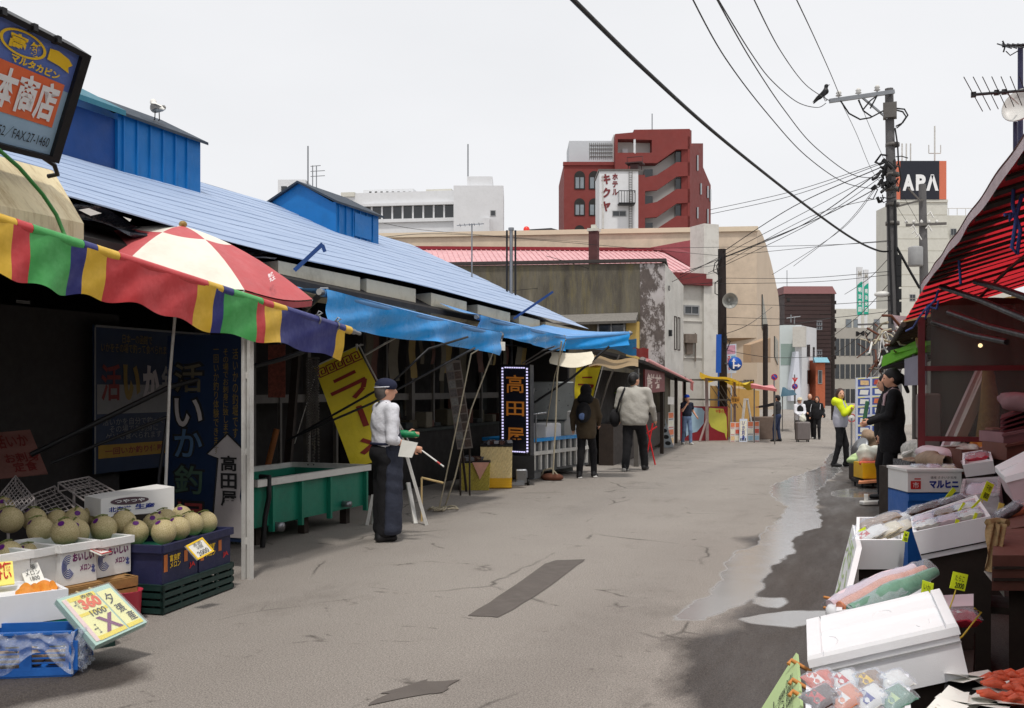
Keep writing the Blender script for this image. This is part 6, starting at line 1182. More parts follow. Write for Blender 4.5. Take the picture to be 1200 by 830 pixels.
b=MB();q=P1.p(P1.uz(1101.5,200)[0],zB,-2);b.tube([q,q+UP*6.4],.13,5);b.tube([q+UP*1.8-P1.U*1,q+UP*1.8+P1.U*1],.09,4)
for d_ in(-1,1):b.tube([q+UP*1.8+P1.U*d_,q+UP*3.2+P1.U*d_],.08,4)
for k in range(3):q=P1.p(P1.uz(1060+5*k,200)[0],zB,-1);b.tube([q,q+UP*3.2],.12,5)
b.build('mast',X['white_metal'],ap)
wc=thing('white_building','plain pale building low behind the stall roofs at the right end of the street','building',XY(1038,50)+UP*GB);b=MB();Q1=Facade(XY(1027,50).xy,XY(1050,49.5).xy,GB,on(396,50));Q1.solid(b,4);b.build('wall',X['siding'],wc);Q1.window(wc,1030,400,1038,409,1,fw=.05);Q1.window(wc,1029,428,1037,438,1,fw=.05)
# poles and wires
DP=28.
mp_top,mp_bot=W(1042,104,DP),W(1051,420,DP);mp_bot.z=gz(mp_bot.y);main=thing('utility_pole','tall concrete utility pole with a crossarm and a mass of wires above the red awning','utility pole',mp_bot)
b=MB();b.tube([mp_bot,mp_bot.lerp(mp_top,.4),mp_top],[.19,.16,.115],14);b.build('pole',X['pole_conc'],main)
b=MB();ca0,ca1=W(972,118.5,DP-.2),W(1048,107.5,DP-.2);b.bar(ca0,ca1,.09,.11);b.bar(W(1009,113,DP-.2),W(1040,139,DP-.15),.05,.05);b.build('crossarm',X['steel'],main)
for px,py in((983,116),(1006,113),(1028,109.5)):
 b=MB();p=W(px,py,DP-.2);b.lathe(p,[(.02,0),(.02,.06),(.09,.09),(.05,.13),(.08,.16),(.045,.22),(.0,.24)],12);b.build('insulator',X['white_paint'],main)
b=MB()
for pts in([(1035,130),(1020,138),(1008,140),(995,133),(985,118)],[(1035,130),(1022,137),(1012,130),(1006,117)],[(1050,127),(1060,128),(1064,135),(1058,144),(1050,148)],[(1050,129),(1058,131),(1062,137),(1056,146),(1051,150)],[(1049,150),(1052,170),(1053,190),(1056,210),(1053,225)],[(1020,127),(1028,112)],[(1012,128),(1020,118),(1028,112)]):
 b.tube([W(x,y,DP-.25)for x,y in pts],.022,6)
b.build('jumper_cable',X['cable'],main)
b=MB();p=W(1043,130,DP-.1);b.box(p,(.36,.3,.42));
b.build('junction_box',X['dull_alu'],main)
for y in(170,205,222,240,262):b=MB();b.lathe(W(1046,y,DP),[(.15,-.05),(.19,-.05),(.19,.05),(.15,.05)],12);b.build('pole_band',X['dull_alu'],main)
rs=random.Random(5);b=MB()
for k in range(26):
 p=W(1046+rs.uniform(-22,8),rs.uniform(182,232),DP-.3);q=p+V((rs.uniform(-.35,.35),rs.uniform(-.2,.2),rs.uniform(-.3,.3)));b.tube([p,p.lerp(q,.5)+UP*rs.uniform(-.15,.15),q],rs.choice((.015,.03,.045)),5)
for k in range(8):p=W(1030+rs.uniform(-10,14),rs.uniform(188,226),DP-.3);b.box(p,(.08,.1,.16),MR(rs.uniform(-1,1),3,'Y'))
b.build('splice_cluster',X['cable'],main)
b=MB()
for pts in([(1049,235),(1050,300),(1054,380)],[(1041,240),(1043,300),(1046,380)],[(1051,290),(1062,310),(1078,338)]):b.tube([W(x,y,DP-.2)for x,y in pts],.035,6)
for y in(305,318,330,345,360):b.box(W(1054,y,DP-.2),(.12,.12,.3))
b.build('riser_cable',X['cable'],main)
b=MB();b.tube([W(1046,346,DP),W(1036,345,DP)],.03,6);b.ball(W(1034,345,DP),(.22,.12,.09),10,6);b.build('street_lamp',X['white_paint'],main)
p0,p1=W(1081,216,40),W(1086,420,40);p1.z=gz(p1.y);q2=thing('utility_pole','grey concrete utility pole carrying a round transformer in front of the cream hotel tower','utility pole',p1)
b=MB();b.tube([p1,p1.lerp(p0,.5),p0],[.21,.18,.14],12);b.build('pole',X['pole_conc'],q2)
b=MB();c0=W(1073,312,39.6);b.lathe(c0,[(0,0),(.26,0),(.28,.05),(.28,.72),(.26,.76),(.1,.8),(0,.82)],18);b.bar(c0+UP*.1,W(1082,310,40),.1,.1);b.build('transformer',mat('trafo',c(150,150,150),.5,.1),q2)
b=MB();b.bar(W(1062,264,39.8),W(1109,262,39.8),.09,.1);b.bar(W(1052,242,39.8),W(1082,234,39.8),.07,.07);b.bar(W(1064,220,39.8),W(1078,235,39.8),.06,.06);b.build('crossarm',X['dull_alu'],q2)
b=MB()
for k in range(5):b.lathe(W(1062+9*k,262,39.8),[(.03,0),(.07,.05),(.04,.12),(0,.16)],8)
for x,y in((1070,268),(1072,274),(1076,278),(1090,252),(1088,268)):b.tube([W(x-3,y,39.7),W(x,y-4,39.7),W(x+4,y+3,39.7)],.03,5)
b.build('insulators',X['white_paint'],q2)
w0,w1=W(846,292,38.0),W(847,440,38.0);w1.z=gz(w1.y);wp=thing('wooden_pole','dark wooden utility pole with a horn loudspeaker and a blue arrow sign','utility pole',w1);b=MB();b.tube([w1,w0],[.19,.15],12);b.build('pole',X['pole_wood'],wp)
b=MB();hc=W(853.5,352,37.6);ax=(W(858,353,37.0)-hc).normalized();b.lathe(hc,[(.06,-.25),(.06,0),(.15,.13),(.29,.28),(.30,.30),(.28,.285),(.13,.1),(.0,.05)],20,0,ax);b.ball(hc+ax*.12,.06,10,6);b.build('loudspeaker',mat('horn',c(160,160,154),.5,.1),wp)
b=MB()
for pts in([(846,302),(838,308),(836,318),(842,322)],[(846,325),(838,332),(838,344),(844,347)],[(846,300),(840,312),(843,330)],[(848,396),(856,400),(852,410)]):b.tube([W(x,y,37.8)for x,y in pts],.02,5)
b.box(W(850,398,37.8),(.12,.12,.3),None);b.build('wiring',X['cable'],wp)
def disc_sign(ctr,r,m,par,nm='disc',rim=None,n=None):
 n=n or-FWD;b=MB();b.lathe(ctr,[(0,-.012),(r,-.012),(r,.012),(0,.012)],28,0,n);o=b.build(nm,X[m],par)
 if rim:b=MB();b.lathe(ctr+n*.002,[(r*.82,.012),(r*.82,.018),(r*1.0,.018),(r*1.0,.012)],28,0,n);b.build('rim',X[rim],par)
 return o
ctr=W(861.5,426.5,37.4);sgn=thing('arrow_sign','round blue traffic sign with white up and right arrows on the wooden pole','traffic sign',ctr);disc_sign(ctr,.26,'sign_blue',sgn,'disc');b=MB()
R2,U2=RIGHT*.26,UP*.26;o=ctr-FWD*.02
def poly(b,pts):b.add([o+R2*x+U2*y for x,y in pts],[tuple(range(len(pts)))])
poly(b,[(-.32,-.7),(-.12,-.7),(-.12,.35),(-.32,.35)]);poly(b,[(-.5,.3),(.06,.3),(-.22,.78)]);poly(b,[(-.12,-.35),(.42,-.35),(.42,-.15),(-.12,-.15)]);poly(b,[(.38,-.55),(.82,-.25),(.38,.05)]);b.build('arrows',X['white_ink'],sgn)
b=MB();b.bar(ctr+FWD*.02,W(848,426,37.9),.04,.05);b.build('arm',X['steel'],sgn)
for k,(px,py,d,kind)in enumerate(((907.5,442,36,'no'),(931.5,453,46,'no'),(931.5,445.5,46,'stop'))):
 ctr=W(px,py,d);base=V((ctr.x,ctr.y,gz(ctr.y)));r_=.115 if k==0 else.125
 if kind=='no':
  t_=thing('no_parking_sign',('round red and blue sign on a post by the corner of the beige building','round red and blue sign under the red triangle by the white house')[k],'traffic sign',base);disc_sign(ctr,r_*(1.1 if k else 1),'sign_blue',t_,'disc','sign_red');b=MB();b.bar(ctr-FWD*.02-RIGHT*.08+UP*.08,ctr-FWD*.02+RIGHT*.08-UP*.08,.03,.008,0,FWD);b.build('slash',X['sign_red'],t_);b=MB();b.tube([base,ctr+FWD*.03+UP*(.1 if k==0 else.55)],.03,8);b.build('post',X['steel'],t_)
 else:
  t_=thing('stop_sign','red inverted triangle stop sign above a round sign by the white house','traffic sign',ctr);b=MB();b.prism([ctr+RIGHT*x*.14+UP*y*.14-FWD*.02 for x,y in((-1,.75),(0,-.9),(1,.75))],-FWD*.012);b.build('plate',X['sign_red'],t_);text('止まれ',ctr+RIGHT*-.07+UP*.03-FWD*.035,RIGHT*.14,UP*.05,X['white_ink'],t_)
def wire(pts,r,label,grp='overhead wires',n=10):
 ps=[]
 for i in range(len(pts)-1):
  p=[pts[max(0,i-1)],pts[i],pts[i+1],pts[min(len(pts)-1,i+2)]]
  for k in range(n):
   t=k/n;ps.append(.5*((2*p[1])+(p[2]-p[0])*t+(2*p[0]-5*p[1]+4*p[2]-p[3])*t*t+(-p[0]+3*p[1]-3*p[2]+p[3])*t**3))
 ps.append(pts[-1]);b=MB();b.tube(ps,r,6);return tag(b.build('overhead_wire',X['cable']),label,'wire',grp)
def wpx(l):return[W(x,y,d)for x,y,d in l]
wire(wpx([(662,-10,9),(760,86,12),(850,166,16),(950,245,22),(1000,280,25),(1030,294,27.6),(1045,294,27.9)]),.026,'thick dark twisted cable sweeping from the top edge down to the utility pole')
wire(wpx([(806,-12,11),(850,68,14),(900,134,18),(945,183,22),(990,214,26),(1028,222,27.8)]),.010,'leftmost of the thin high wires, running from the top edge to the utility pole')
wire(wpx([(834,-12,11),(880,70,15),(920,130,19),(955,172,23),(1000,205,26.5),(1034,208,27.8)]),.010,'thin wire from the top edge crossing under the bird to the wire cluster')
wire(wpx([(836,-10,12),(880,62,16),(905,95,20),(935,120,24),(958,126,27),(968,121,27.8)]),.010,'thin sagging wire reaching the crossarm tip just below the bird')
wire(wpx([(880,-8,13),(915,60,18),(945,100,24),(972,118,27.8)]),.010,'thin wire from the top edge meeting the crossarm at the bird')
wire(wpx([(929,-10,14),(955,45,20),(975,90,25),(984,112,27.8)]),.010,'thin wire from the top edge meeting the left insulator of the crossarm')
wire(wpx([(984,116,27.8),(1003,155,30),(1022,200,34),(1040,225,38),(1064,262,39.8)]),.008,'thin wire dropping from the left insulator towards the second pole');wire(wpx([(1006,114,27.8),(1020,150,31),(1045,205,36),(1076,260,39.8)]),.008,'thin wire dropping from the middle insulator towards the second pole')
fan=[((1034,190),(930,222),(832,246),24,34),((1033,192),(930,227),(832,251),24,34),((1035,195),(930,240),(846,296),27,38),((1036,200),(960,238),(760,345),27,33),((1030,202),(940,262),(846,303),27,38),((1035,206),(950,260),(830,320),27,33),((1034,208),(990,262),(930,312),27,40),((1033,212),(985,268),(905,322),27,42),((1036,216),(950,258),(797,322),27,40),((1036,231),(950,252),(846,310),27,38),((1042,282),(960,287),(848,300),27.8,38),((1044,283),(940,286),(700,292),27.8,40),((1044,318),(940,324),(848,326),27.8,38),((1044,322),(940,329),(780,333),27.8,40),((1045,352),(940,356),(848,356),27.8,38),((1044,365),(950,372),(850,372),27.8,38)]
for k,(a,m,e,d0,d1)in enumerate(fan):
 wire(wpx([(a[0],a[1],d0 if d0>25 else 27.8),(m[0],m[1]+2,(27.8+d1)/2),(e[0],e[1],d1)]),.009 if k not in(2,4,8)else.014,'thin dark wire fanning left from the utility pole across the pale sky' if k<10 else 'thin dark wire running almost level from the utility pole to the left','wires fanning from the utility pole' if k<10 else 'level wires from the utility pole')
for k,(a,m,e,d0,d1)in enumerate((((846,310),(700,330),(560,345),38,31),((846,330),(660,345),(500,325),38,31),((846,318),(760,330),(640,300),38,31),((450,262),(520,272),(700,285),30,44),((446,278),(560,276),(846,300),22,38))):
 wire(wpx([(a[0],a[1],d0),(m[0],m[1],(d0+d1)/2),(e[0],e[1],d1)]),.008,'thin slack wire strung left from the wooden pole over the stained concrete building','wires left of the wooden pole')
for k in range(6):
 a=[(1044,300),(1044,330),(1046,358),(848,392),(848,410),(850,380)][k];e=[(990,345),(975,395),(970,420),(905,360),(960,418),(980,372)][k]
 wire(wpx([(a[0],a[1],27.8 if a[0]>900 else 38),((a[0]+e[0])/2,(a[1]+e[1])/2+5,34),(e[0],e[1],42)]),.010,'thin dark service wire dropping towards the far end of the street','service wires down the street')
b=MB();p=W(976,345,60);b.tube([V((p.x,p.y,gz(p.y))),p],.10,8);b.tube([p-UP*1.2,p-UP*1.2-RIGHT*.8],.04,6)
for k in range(8):b.box(p+RIGHT*.16-UP*(.5+.55*k),(.1,.1,.22))
tag(b.build('street_pole',X['pole_wood']),'slim dark street pole standing against the brown building','utility pole')
b=MB();p=W(897,380,40);b.tube([V((p.x,p.y,gz(p.y))),p],.10,8);tag(b.build('street_pole',X['pole_wood']),'short dark street pole at the corner of the beige building','utility pole')
b=MB();p=W(1026,378,45);b.tube([V((p.x,p.y,gz(p.y))),p],.11,8);b.bar(p-RIGHT*.8-UP*.1,p+RIGHT*.7-UP*.05,.07,.08);tag(b.build('street_pole',X['pole_conc']),'pale street pole with a crossarm left of the market awnings','utility pole')
def bird(label,p,m1,m2,s,yaw,pitch=0):
 r=thing('bird',label,'bird',p);R_=MR(yaw,3,'Z')@MR(pitch,3,'Y');T=lambda x,y,z:tuple(V(p)+R_@V((x*s,y*s,z*s)))
 pr=[rc(T(-.10,0,.15),T(.10,0,.20),.055*s,.075*s,.03*s),rc(T(.10,0,.21),T(.16,0,.29),.05*s,.04*s,.03*s),el(T(.18,0,.31),(.05*s,)*3,.02*s),rc(T(.21,0,.31),T(.29,0,.295),.02*s,.006*s,.01*s),rc(T(-.12,0,.15),T(-.30,0,.09),.045*s,.02*s,.03*s)]
 v,f=sdf_mesh(pr,.016*s);b=MB();b.add([V(a)for a in v],[tuple(a)for a in f],0,True);b.build('body',X[m1],r)
 for sy in(-1,1):
  b=MB();b.add([V(T(x,sy*y,z))for x,y,z in((.12,.07,.22),(.02,.085,.24),(-.14,.07,.20),(-.32,.03,.12),(-.14,.075,.13),(.02,.085,.14))],[tuple(range(6))]);b.build('wing',X[m2],r)
 b=MB()
 for sy in(-1,1):b.tube([V(T(.0,sy*.03,.14)),V(T(.0,sy*.035,.0)),V(T(.04,sy*.035,.0))],.008*s,5)
 b.build('leg',X['dark'],r);return r
bird('black crow perched on the tip of the utility pole crossarm',W(968,119,DP-.2)+UP*.02,'crow','crow',1.15,YAW+.1,-.5)
bp=W(184,150,12.0);bird('grey gull standing on the ridge of the nearer blue roof monitor',V((-8.42,WL(184,150,-8.42).y,4.78)),'gull_white','gull_grey',.8,2.6)
# far left shops
so_=thing('seafood_restaurant','small dark fronted seafood rice bowl restaurant with a maroon signboard beyond the blue awnings','shop',G(775,522));
S1=Facade(G(744,548).xy,G(803,519).xy,gz(25),2.3);b=MB();b.slab(S1.q(0,gz(27),S1.L,1.9,-.9),.1);b.build('back_wall',X['dark'],so_)
b=MB();b.slab([S1.p(0,2.05,.2),S1.p(S1.L,1.75,.2),S1.p(S1.L,1.95,-1.2),S1.p(0,2.4,-1.2)],.06);b.slab([S1.p(0,2.0,.2),S1.p(S1.L,1.70,.2),S1.p(S1.L,1.75,.2),S1.p(0,2.05,.2)],.04);b.build('canopy',X['dark'],so_)
b=MB();b.tube([S1.p(-.1,2.06,.26),S1.p(S1.L+.3,1.70,.26)],.035,8);b.build('pink_rail',X['aw_pink'],so_)
b=MB();b.slab([S1.p(S1.L-1.2,1.46,.27),S1.p(S1.L+.2,1.40,.27),S1.p(S1.L+.2,1.72,.27),S1.p(S1.L-1.2,1.82,.27)],.02);b.build('awning_flap',X['pink_tarp_t'],so_)
for k,u in enumerate((.02,.40,.72,.98)):
 b=MB();b.box(S1.p(u*S1.L,(1.9+gz(24))/2,.0),(.09,.09,1.9-gz(24)));b.build('post',X['dark_wood']if k else X['dull_alu'],so_)
sp_=S1.p(0,0,.06);pn=Panel(hit(756,461,sp_,S1.N),hit(779,459,sp_,S1.N),hit(756,433,sp_,S1.N));b=MB();pn.board(b,.04);b.build('signboard',X['maroon'],so_);pn.text('鮮丼',.06,.18,.80,.84,mat('sign_cream',c(220,200,190),.6),so_,bold=.02)
b=MB();pn2=Panel(hit(783,474,sp_,S1.N),hit(790,474,sp_,S1.N),hit(783,465,sp_,S1.N));pn2.board(b,.01);b.build('notice',X['white_paint'],so_)
b=MB();b.slab(S1.q(.5,gz(24),S1.L-.6,.75,-.5),.3);b.build('counter',X['dark_wood'],so_)
pn=Panel(W(779,525,31.6),W(789.5,524,31.6),W(763,471,32));pn.o.z=max(pn.o.z,gz(32)+.0);r=thing('menu_strip','grey leaning menu strip with a column of dark round marks before the restaurant','menu board',V((pn.p(.5,0).x,pn.p(.5,0).y,gz(32))));b=MB();pn.board(b,.04);b.build('board',mat('strip_pale',c(150,156,160),.6,.06),r)
for k in range(7):b=MB();b.add([pn.p(.5+.32*cos(t),.09+.135*k+.045*sin(t),.004)for t in[2*pi*i/14 for i in range(14)]],[tuple(range(14))]);b.build('round_mark',X['ink'],r)
b=MB();b.tube([pn.p(.5,.7,-.03),pn.p(.5,0,0)+FWD*.5-UP*.0+V((0,0,0))],.02,6);b.build('prop',X['steel'],r)
cl2=[mat('food%d'%k,cc_,.5,.35,30)for k,cc_ in enumerate((c(214,120,80),c(226,190,140),c(196,84,64),c(230,220,200),c(150,180,196)))]
def menu_board(name,label,BL,BR,TL,base,nx,ny,seed,t=.04,kind='menu board',legs=True):
 pn=Panel(BL,BR,TL);r=thing(name,label,kind,V((pn.p(.5,0).x,pn.p(.5,0).y,gz(pn.p(.5,0).y))));b=MB();pn.board(b,t);b.build('board',X[base],r);rr_=random.Random(seed)
 for i in range(nx):
  for j in range(ny):
   b=MB();u0,v0=(i+.08)/nx,(j+.28)/ny;pn.patch(b,u0,v0,(i+.92)/nx,(j+.92)/ny,.004);b.build('menu_photo',cl2[rr_.randrange(5)],r);b=MB()
   for q in range(4):a=(i+.12+.2*q)/nx;pn.patch(b,a,(j+.08)/ny,a+.13/nx,(j+.2)/ny,.004)
   b.build('price_line',X['ink_red']if rr_.random()<.5 else X['ink'],r)
 if legs:
  for u in(.05,.95):b=MB();p=pn.p(u,.02,-t/2);b.bar(pn.p(u,.3,-t*.7),V((p.x,p.y+.03,gz(p.y))),.03,.03);b.build('leg',X['dark_wood'],r)
 return pn,r
menu_board('food_menu','orange and white food menu panel leaning against the dark restaurant front',W(776,524,32.4),W(790,522,33),W(776,484,33),'white_paint',2,4,1)
pn=Panel(W(798,516.5,36.0),W(853,516.5,36.6),W(798,476,36.0));r=thing('mural_board','low red board with pale blue and yellow shapes behind the blue cap man','board',V((pn.p(.5,0).x,pn.p(.5,0).y,gz(36))));b=MB();pn.board(b,.06);b.build('board',mat('mural_red',c(136,30,40),.6,.12),r)
def shape(pts,m,off=.004):b=MB();n_=len(pts);b.add([pn.p(u,v,off)for u,v in pts],[tuple(range(n_))]);b.build('painted_shape',m,r)
shape([(.05,.05),(.18,.20),(.34,.26),(.48,.5),(.50,.85),(.44,.95),(.22,.97),(.03,.6)],mat('mural_blue',c(160,188,206),.6,.06));shape([(.56,.62),(.64,.40),(.80,.28),(.93,.22),(.97,.02),(.985,.3),(.97,.7),(.90,.93),(.60,.96)],mat('mural_yellow',c(200,196,80),.6,.08));pn.text('中華そば',.74,.80,.96,.92,X['ink_red'],r,bold=.02)
fs=thing('market_shelter','open wooden frame shelter with a yellow tarpaulin and tan walls past the blue cap man','stall',G(845,517))
for p0,p1,rr_ in(((829,516),(828,443),.05),((861,500),(861,445),.04),((801,512),(801,446),.035)):
 b=MB();a=W(*p0,36.0 if p0[0]!=861 else 37);e=W(*p1,36.0 if p0[0]!=861 else 37);a.z=gz(a.y);b.bar(a,e,rr_*2,rr_*2);b.build('post',mat('post_grey',c(150,130,126),.8,.2,6),fs)
b=MB();a=W(829,505,36.0);b.bar(W(829,490,36.0),V((W(820,517,35.6).x,W(820,517,35.6).y,gz(35))),.06,.05);b.build('brace',X['post_grey'],fs)
b=MB()
for y in(445,468):b.bar(W(800,y,36.0),W(862,y+1,37.0),.06,.06)
b.bar(W(829,444,36.0),W(877,448,38.5),.05,.05)
for k in range(5):b.tube([W(833+6*k,452,36.6),W(850+5*k,478,37.0)],.015,5)
b.build('crossbeam',X['dull_alu'],fs)
b=MB();b.grid(lambda u,v:W(820+52*u,436+13*u+6*v*(1+.4*sin(u*11))+2*sin(u*7),35.3+2.2*v+u),24,6);b.build('tarpaulin',X['yellow_tarp_t'],fs)
b=MB();b.slab([W(833,516,38.5),W(890,516,39.5),W(890,458,39.5),W(833,452,38.5)],.05);b.build('tan_wall',X['tan_wall'],fs)
b=MB();b.grid(lambda u,v:W(868+15*u,447+6*v+3*u+3*sin(v*5+u*5),37+.4*v),8,5);b.build('tarpaulin_roll',X['yellow_tarp'],fs)
pn=Panel(W(857,473,36.4),W(867,473,36.4),W(857,465,36.4));b=MB();pn.board(b,.03);b.bar(W(859,465,36.4),W(859,446,36.6),.02,.02);b.bar(W(866,465,36.4),W(866,446,36.6),.02,.02);o=tag(b.build('hanging_plaque',mat('plaque',c(196,140,60),.7)),'small orange hanging plaque under the yellow tarpaulin','sign');pn.text('営業中',.1,.2,.9,.8,X['ink'],o)
b=MB();e0,e1,e2,e3=W(873,468,37.0),W(868,517,36.8),W(884,517,37.0),W(876,468,37.2)
for a,z_ in((e1,0),(e2,0)):b.bar(e0 if a is e1 else e3,V((a.x,a.y,gz(a.y))),.09,.04)
b.bar(e0,e3,.1,.06);tag(b.build('easel',X['white_paint']),'white wooden A frame easel behind the food menu boards','easel')
menu_board('food_menu','food menu board with many orange photos, left of the white vertical board',W(856,518.5,35.8),W(867,518.5,35.8),W(856,495,35.9),'white_paint',2,3,4)
pn,r=menu_board('food_menu','white upright board with a column of blue writing between two food boards',W(866.5,519,35.6),W(875.5,519,35.6),W(867,491,35.7),'poster_pale',1,1,9);pn.text('い\nか\n刺\n身',.3,.12,.7,.9,X['ink_blue'],r,bold=.02,off=.01)
menu_board('food_menu','food menu board with blue and red pictures, right of the white vertical board',W(876,518.5,35.8),W(890,518,36.0),W(876,494,35.9),'white_paint',2,3,6)
def shade(name,label,pts,m,posts=()):
 r=thing(name,label,'awning',V((pts[0].x,pts[0].y,gz(pts[0].y))));b=MB();b.grid(lambda u,v:(pts[0]*(1-u)+pts[1]*u)*(1-v)+(pts[3]*(1-u)+pts[2]*u)*v+UP*.03*sin(u*8)*v,10,5);b.build('canopy',X[m],r)
 for p in posts:b=MB();b.tube([V((p.x,p.y,gz(p.y))),p],.025,6);b.build('post',X['dull_alu'],r)
shade('pink_awning','pale pink street awning past the yellow tarpaulin',[W(882,451,35),W(910,457,34),W(906,452,36.5),W(879,450,37)],'aw_pink',[W(908,456.5,34),W(884,451.5,35)])
b=MB();q=bpy.data.objects['pink_awning'];b.slab([W(880,455,34.6),W(910,459,33.9),W(910,456,33.9),W(880,450.5,34.6)],.02);b.build('valance',X['pink_tarp_t'],q)
shade('teal_awning','dark teal street awning above the group of far walkers',[W(915,465,44),W(934,463,43),W(930,458,46),W(917,454,46)],'teal_dark',[W(917,464,44),W(932,463,43)])
car('parked_car','dark car parked in the street behind the man with outstretched arm',G(906,510)+FWD*7,YAW-.25,'car_dark',1.0);car('parked_car','silver van like car far off behind the reaching man',G(889,508)+FWD*10,YAW-.3,'car_silver',1.1)
b=MB();p=G(898,515)+FWD*.3;b.box(p+UP*.42,(1.0,.6,.84),MR(YAW,3,'Z'),0,.02);tag(b.build('delivery_crate',mat('crate_brown',c(112,96,86),.7,.2)),'stack of brown delivery crates beside the man with outstretched arm','crate')
# right side: fish stalls
E0,E1,E2=W(1225,150,3.5),W(1085,337,8.2),W(1041,410,14.0)
rt=thing('red_awning_stall','fish stall under a slanting red tarpaulin on dark rafters with a red post frame','stall',V((1.2,7,0)))
def edge(t):return E0.lerp(E1,t)if t<=1 else E1.lerp(E2,t-1)
SL=.30
def tp(t,x):p=edge(t);return V((p.x+x,p.y,p.z+SL*x-.02*sin(x*2)))
b=MB()
def tarp(u,v):
 p=tp(-.25+1.70*u,3.0*v);L=u*20
 return p+UP*(.03-.012*abs(sin(L*pi)))
b.grid(tarp,64,10);b.build('tarpaulin',X['red_tarp'],rt)
b=MB()
NR=24
for k in range(NR):
 t=-.2+1.62*(k+.5)/NR;a,e=tp(t,-.0)+UP*.008,tp(t,3.0)+UP*.008;b.bar(a,e,.13+.05*sin(k*2.1),.012)
b.build('rafter',X['dark_wood'],rt)
b=MB()
for x in(.62,1.5,2.4):b.tube([tp(-.25,x)-UP*.035,tp(1.0,x)-UP*.035,tp(1.44,x)-UP*.035],.014,8)
b.build('purlin',X['black_metal'],rt)
b=MB()
def hem(u,v):
 p=edge(-.25+1.27*u);return p+V((-.028-.005*sin(u*30)*v,0,.035-.055*v+.006*sin(u*41)))
b.grid(hem,60,4);b.grid(lambda u,v:(lambda p:p+V((-.030+.2*v,0,.045+.07*v+.006*sin(u*41))))(edge(-.25+1.27*u)),60,3);b.build('tarpaulin_hem',mat('hem_pink',c(196,176,178),.55,.08,4,dirt=.5,dcol=c(120,90,92)),rt)
for pts in([(1103,336,8.0),(1150,352,6.9),(1212,378,5.6)],[(1143,330,7.2),(1170,337,6.5),(1212,352,5.6)],[(1112,366,8.4),(1160,383,7.4),(1212,396,6.2)],[(1093,378,9.0),(1140,393,8.0),(1180,401,7.2)]):
 b=MB();b.tube([W(*p)for p in pts],.022,8);b.build('strut',X['black_metal'],rt)
pz=W(1080,372,9.0);PX=V((pz.x,pz.y,0));b=MB();b.box(PX+UP*(pz.z/2),(.06,.06,pz.z));b.build('corner_post',X['red_frame'],rt)
ya=PX.y;xr=2.9
for nm,py in(('rail',432),('rail',514)):z=EYE+(CY-py)/FP*9.0;b=MB();b.box(V(((PX.x+.03+xr)/2,ya,z)),(xr-PX.x-.03,.045,.045));b.build(nm,X['red_frame'],rt)
b=MB();b.box(V((1.95,ya+.3,1.25)),(.07,.07,2.5));b.box(V((2.9,ya,1.4)),(.09,.09,2.8));b.box(V((2.9,3,1.4)),(.09,.09,2.8));b.build('inner_post',X['dark_wood'],rt)
b=MB();z0,z1=EYE+(CY-514)/FP*9,pz.z+.1;b.grid(lambda u,v:V((PX.x+.04+(1.55)*u,ya+.012*sin(u*9+v*3),z0+(z1-z0)*v)),20,12);b.build('vinyl_curtain',X['vinyl_clear'],rt)
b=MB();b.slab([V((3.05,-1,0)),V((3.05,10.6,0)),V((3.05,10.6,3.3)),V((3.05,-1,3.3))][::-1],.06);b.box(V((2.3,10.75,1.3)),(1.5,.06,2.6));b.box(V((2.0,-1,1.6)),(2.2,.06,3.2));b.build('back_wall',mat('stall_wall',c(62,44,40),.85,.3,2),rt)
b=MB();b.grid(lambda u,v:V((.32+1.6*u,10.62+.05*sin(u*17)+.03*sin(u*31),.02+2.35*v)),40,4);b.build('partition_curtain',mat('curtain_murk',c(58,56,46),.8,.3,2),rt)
b=MB();b.box(V((2.95,7.6,1.55)),(.05,.6,1.0));b.build('wall_board',mat('ochre_board',c(150,104,50),.8,.2),rt)
def cord(pts,label,r_=.009):
 b=MB();b.tube([W(*p)for p in pts],r_,6);return tag(b.build('blue_twine',mat('cord_blue',c(66,84,150),.8,.15)),label,'cord','blue cords tied to the red awning')
cord([(1188,222,4.6),(1187,240,4.6),(1191,258,4.6),(1186,290,4.6),(1192,298,4.6),(1196,270,4.6),(1191,254,4.6),(1198,228,4.6)],'blue cord looped and knotted under the near end of the red awning');cord([(1177,252,4.6),(1184,250,4.6),(1183,258,4.6),(1188,250,4.6)],'short blue cord end sticking out of the knot under the near red awning')
cord([(1124,305,6.6),(1125,318,6.6),(1126,333,6.6)],'short blue cord hanging straight down in the middle of the red awning')
cord([(1100,340,8.0),(1096,352,8.0),(1086,362,8.1),(1084,374,8.1),(1090,360,8.1),(1098,362,8.0),(1100,352,8)],'tangled blue cord at the far corner of the red awning');cord([(1088,358,8.3),(1076,374,8.8),(1070,384,9.3),(1062,388,10)],'blue cord trailing left from the far corner of the red awning')
mb_=W(1196,200,7);mz_=2.74
r=thing('antenna_mast','dark antenna mast with two yagi antennas and a white dish above the red awning','antenna',V((mb_.x,mb_.y,mz_)))
b=MB();b.tube([V((mb_.x,mb_.y,mz_)),W(1196,56,7)],.018,8);b.tube([W(1190,190,6.9),W(1190,143,6.9)],.015,8);b.tube([W(1190,190,6.9),V((mb_.x,mb_.y,2.85))],.012,6);b.build('mast',mat('mast_blue',c(58,58,84),.5,.1,metal=.4),r)
b=MB();b.tube([W(1141,111,6.3),W(1215,105,6.6)],.010,6)
for k in range(8):p=W(1141+10*k,111-.8*k,6.3+.04*k);q=V((.07,.24,0))*(1-.05*k);b.tube([p-q+UP*.05,p+q-UP*.05],.0028,5)
for k in(0,3,4):b.box(W(1141+9*k,111-.8*k,6.3+.04*k),(.03,.03,.03))
b.build('yagi',X['black_metal'],r)
b=MB();b.tube([W(1175,54,7),W(1215,52,7)],.010,6)
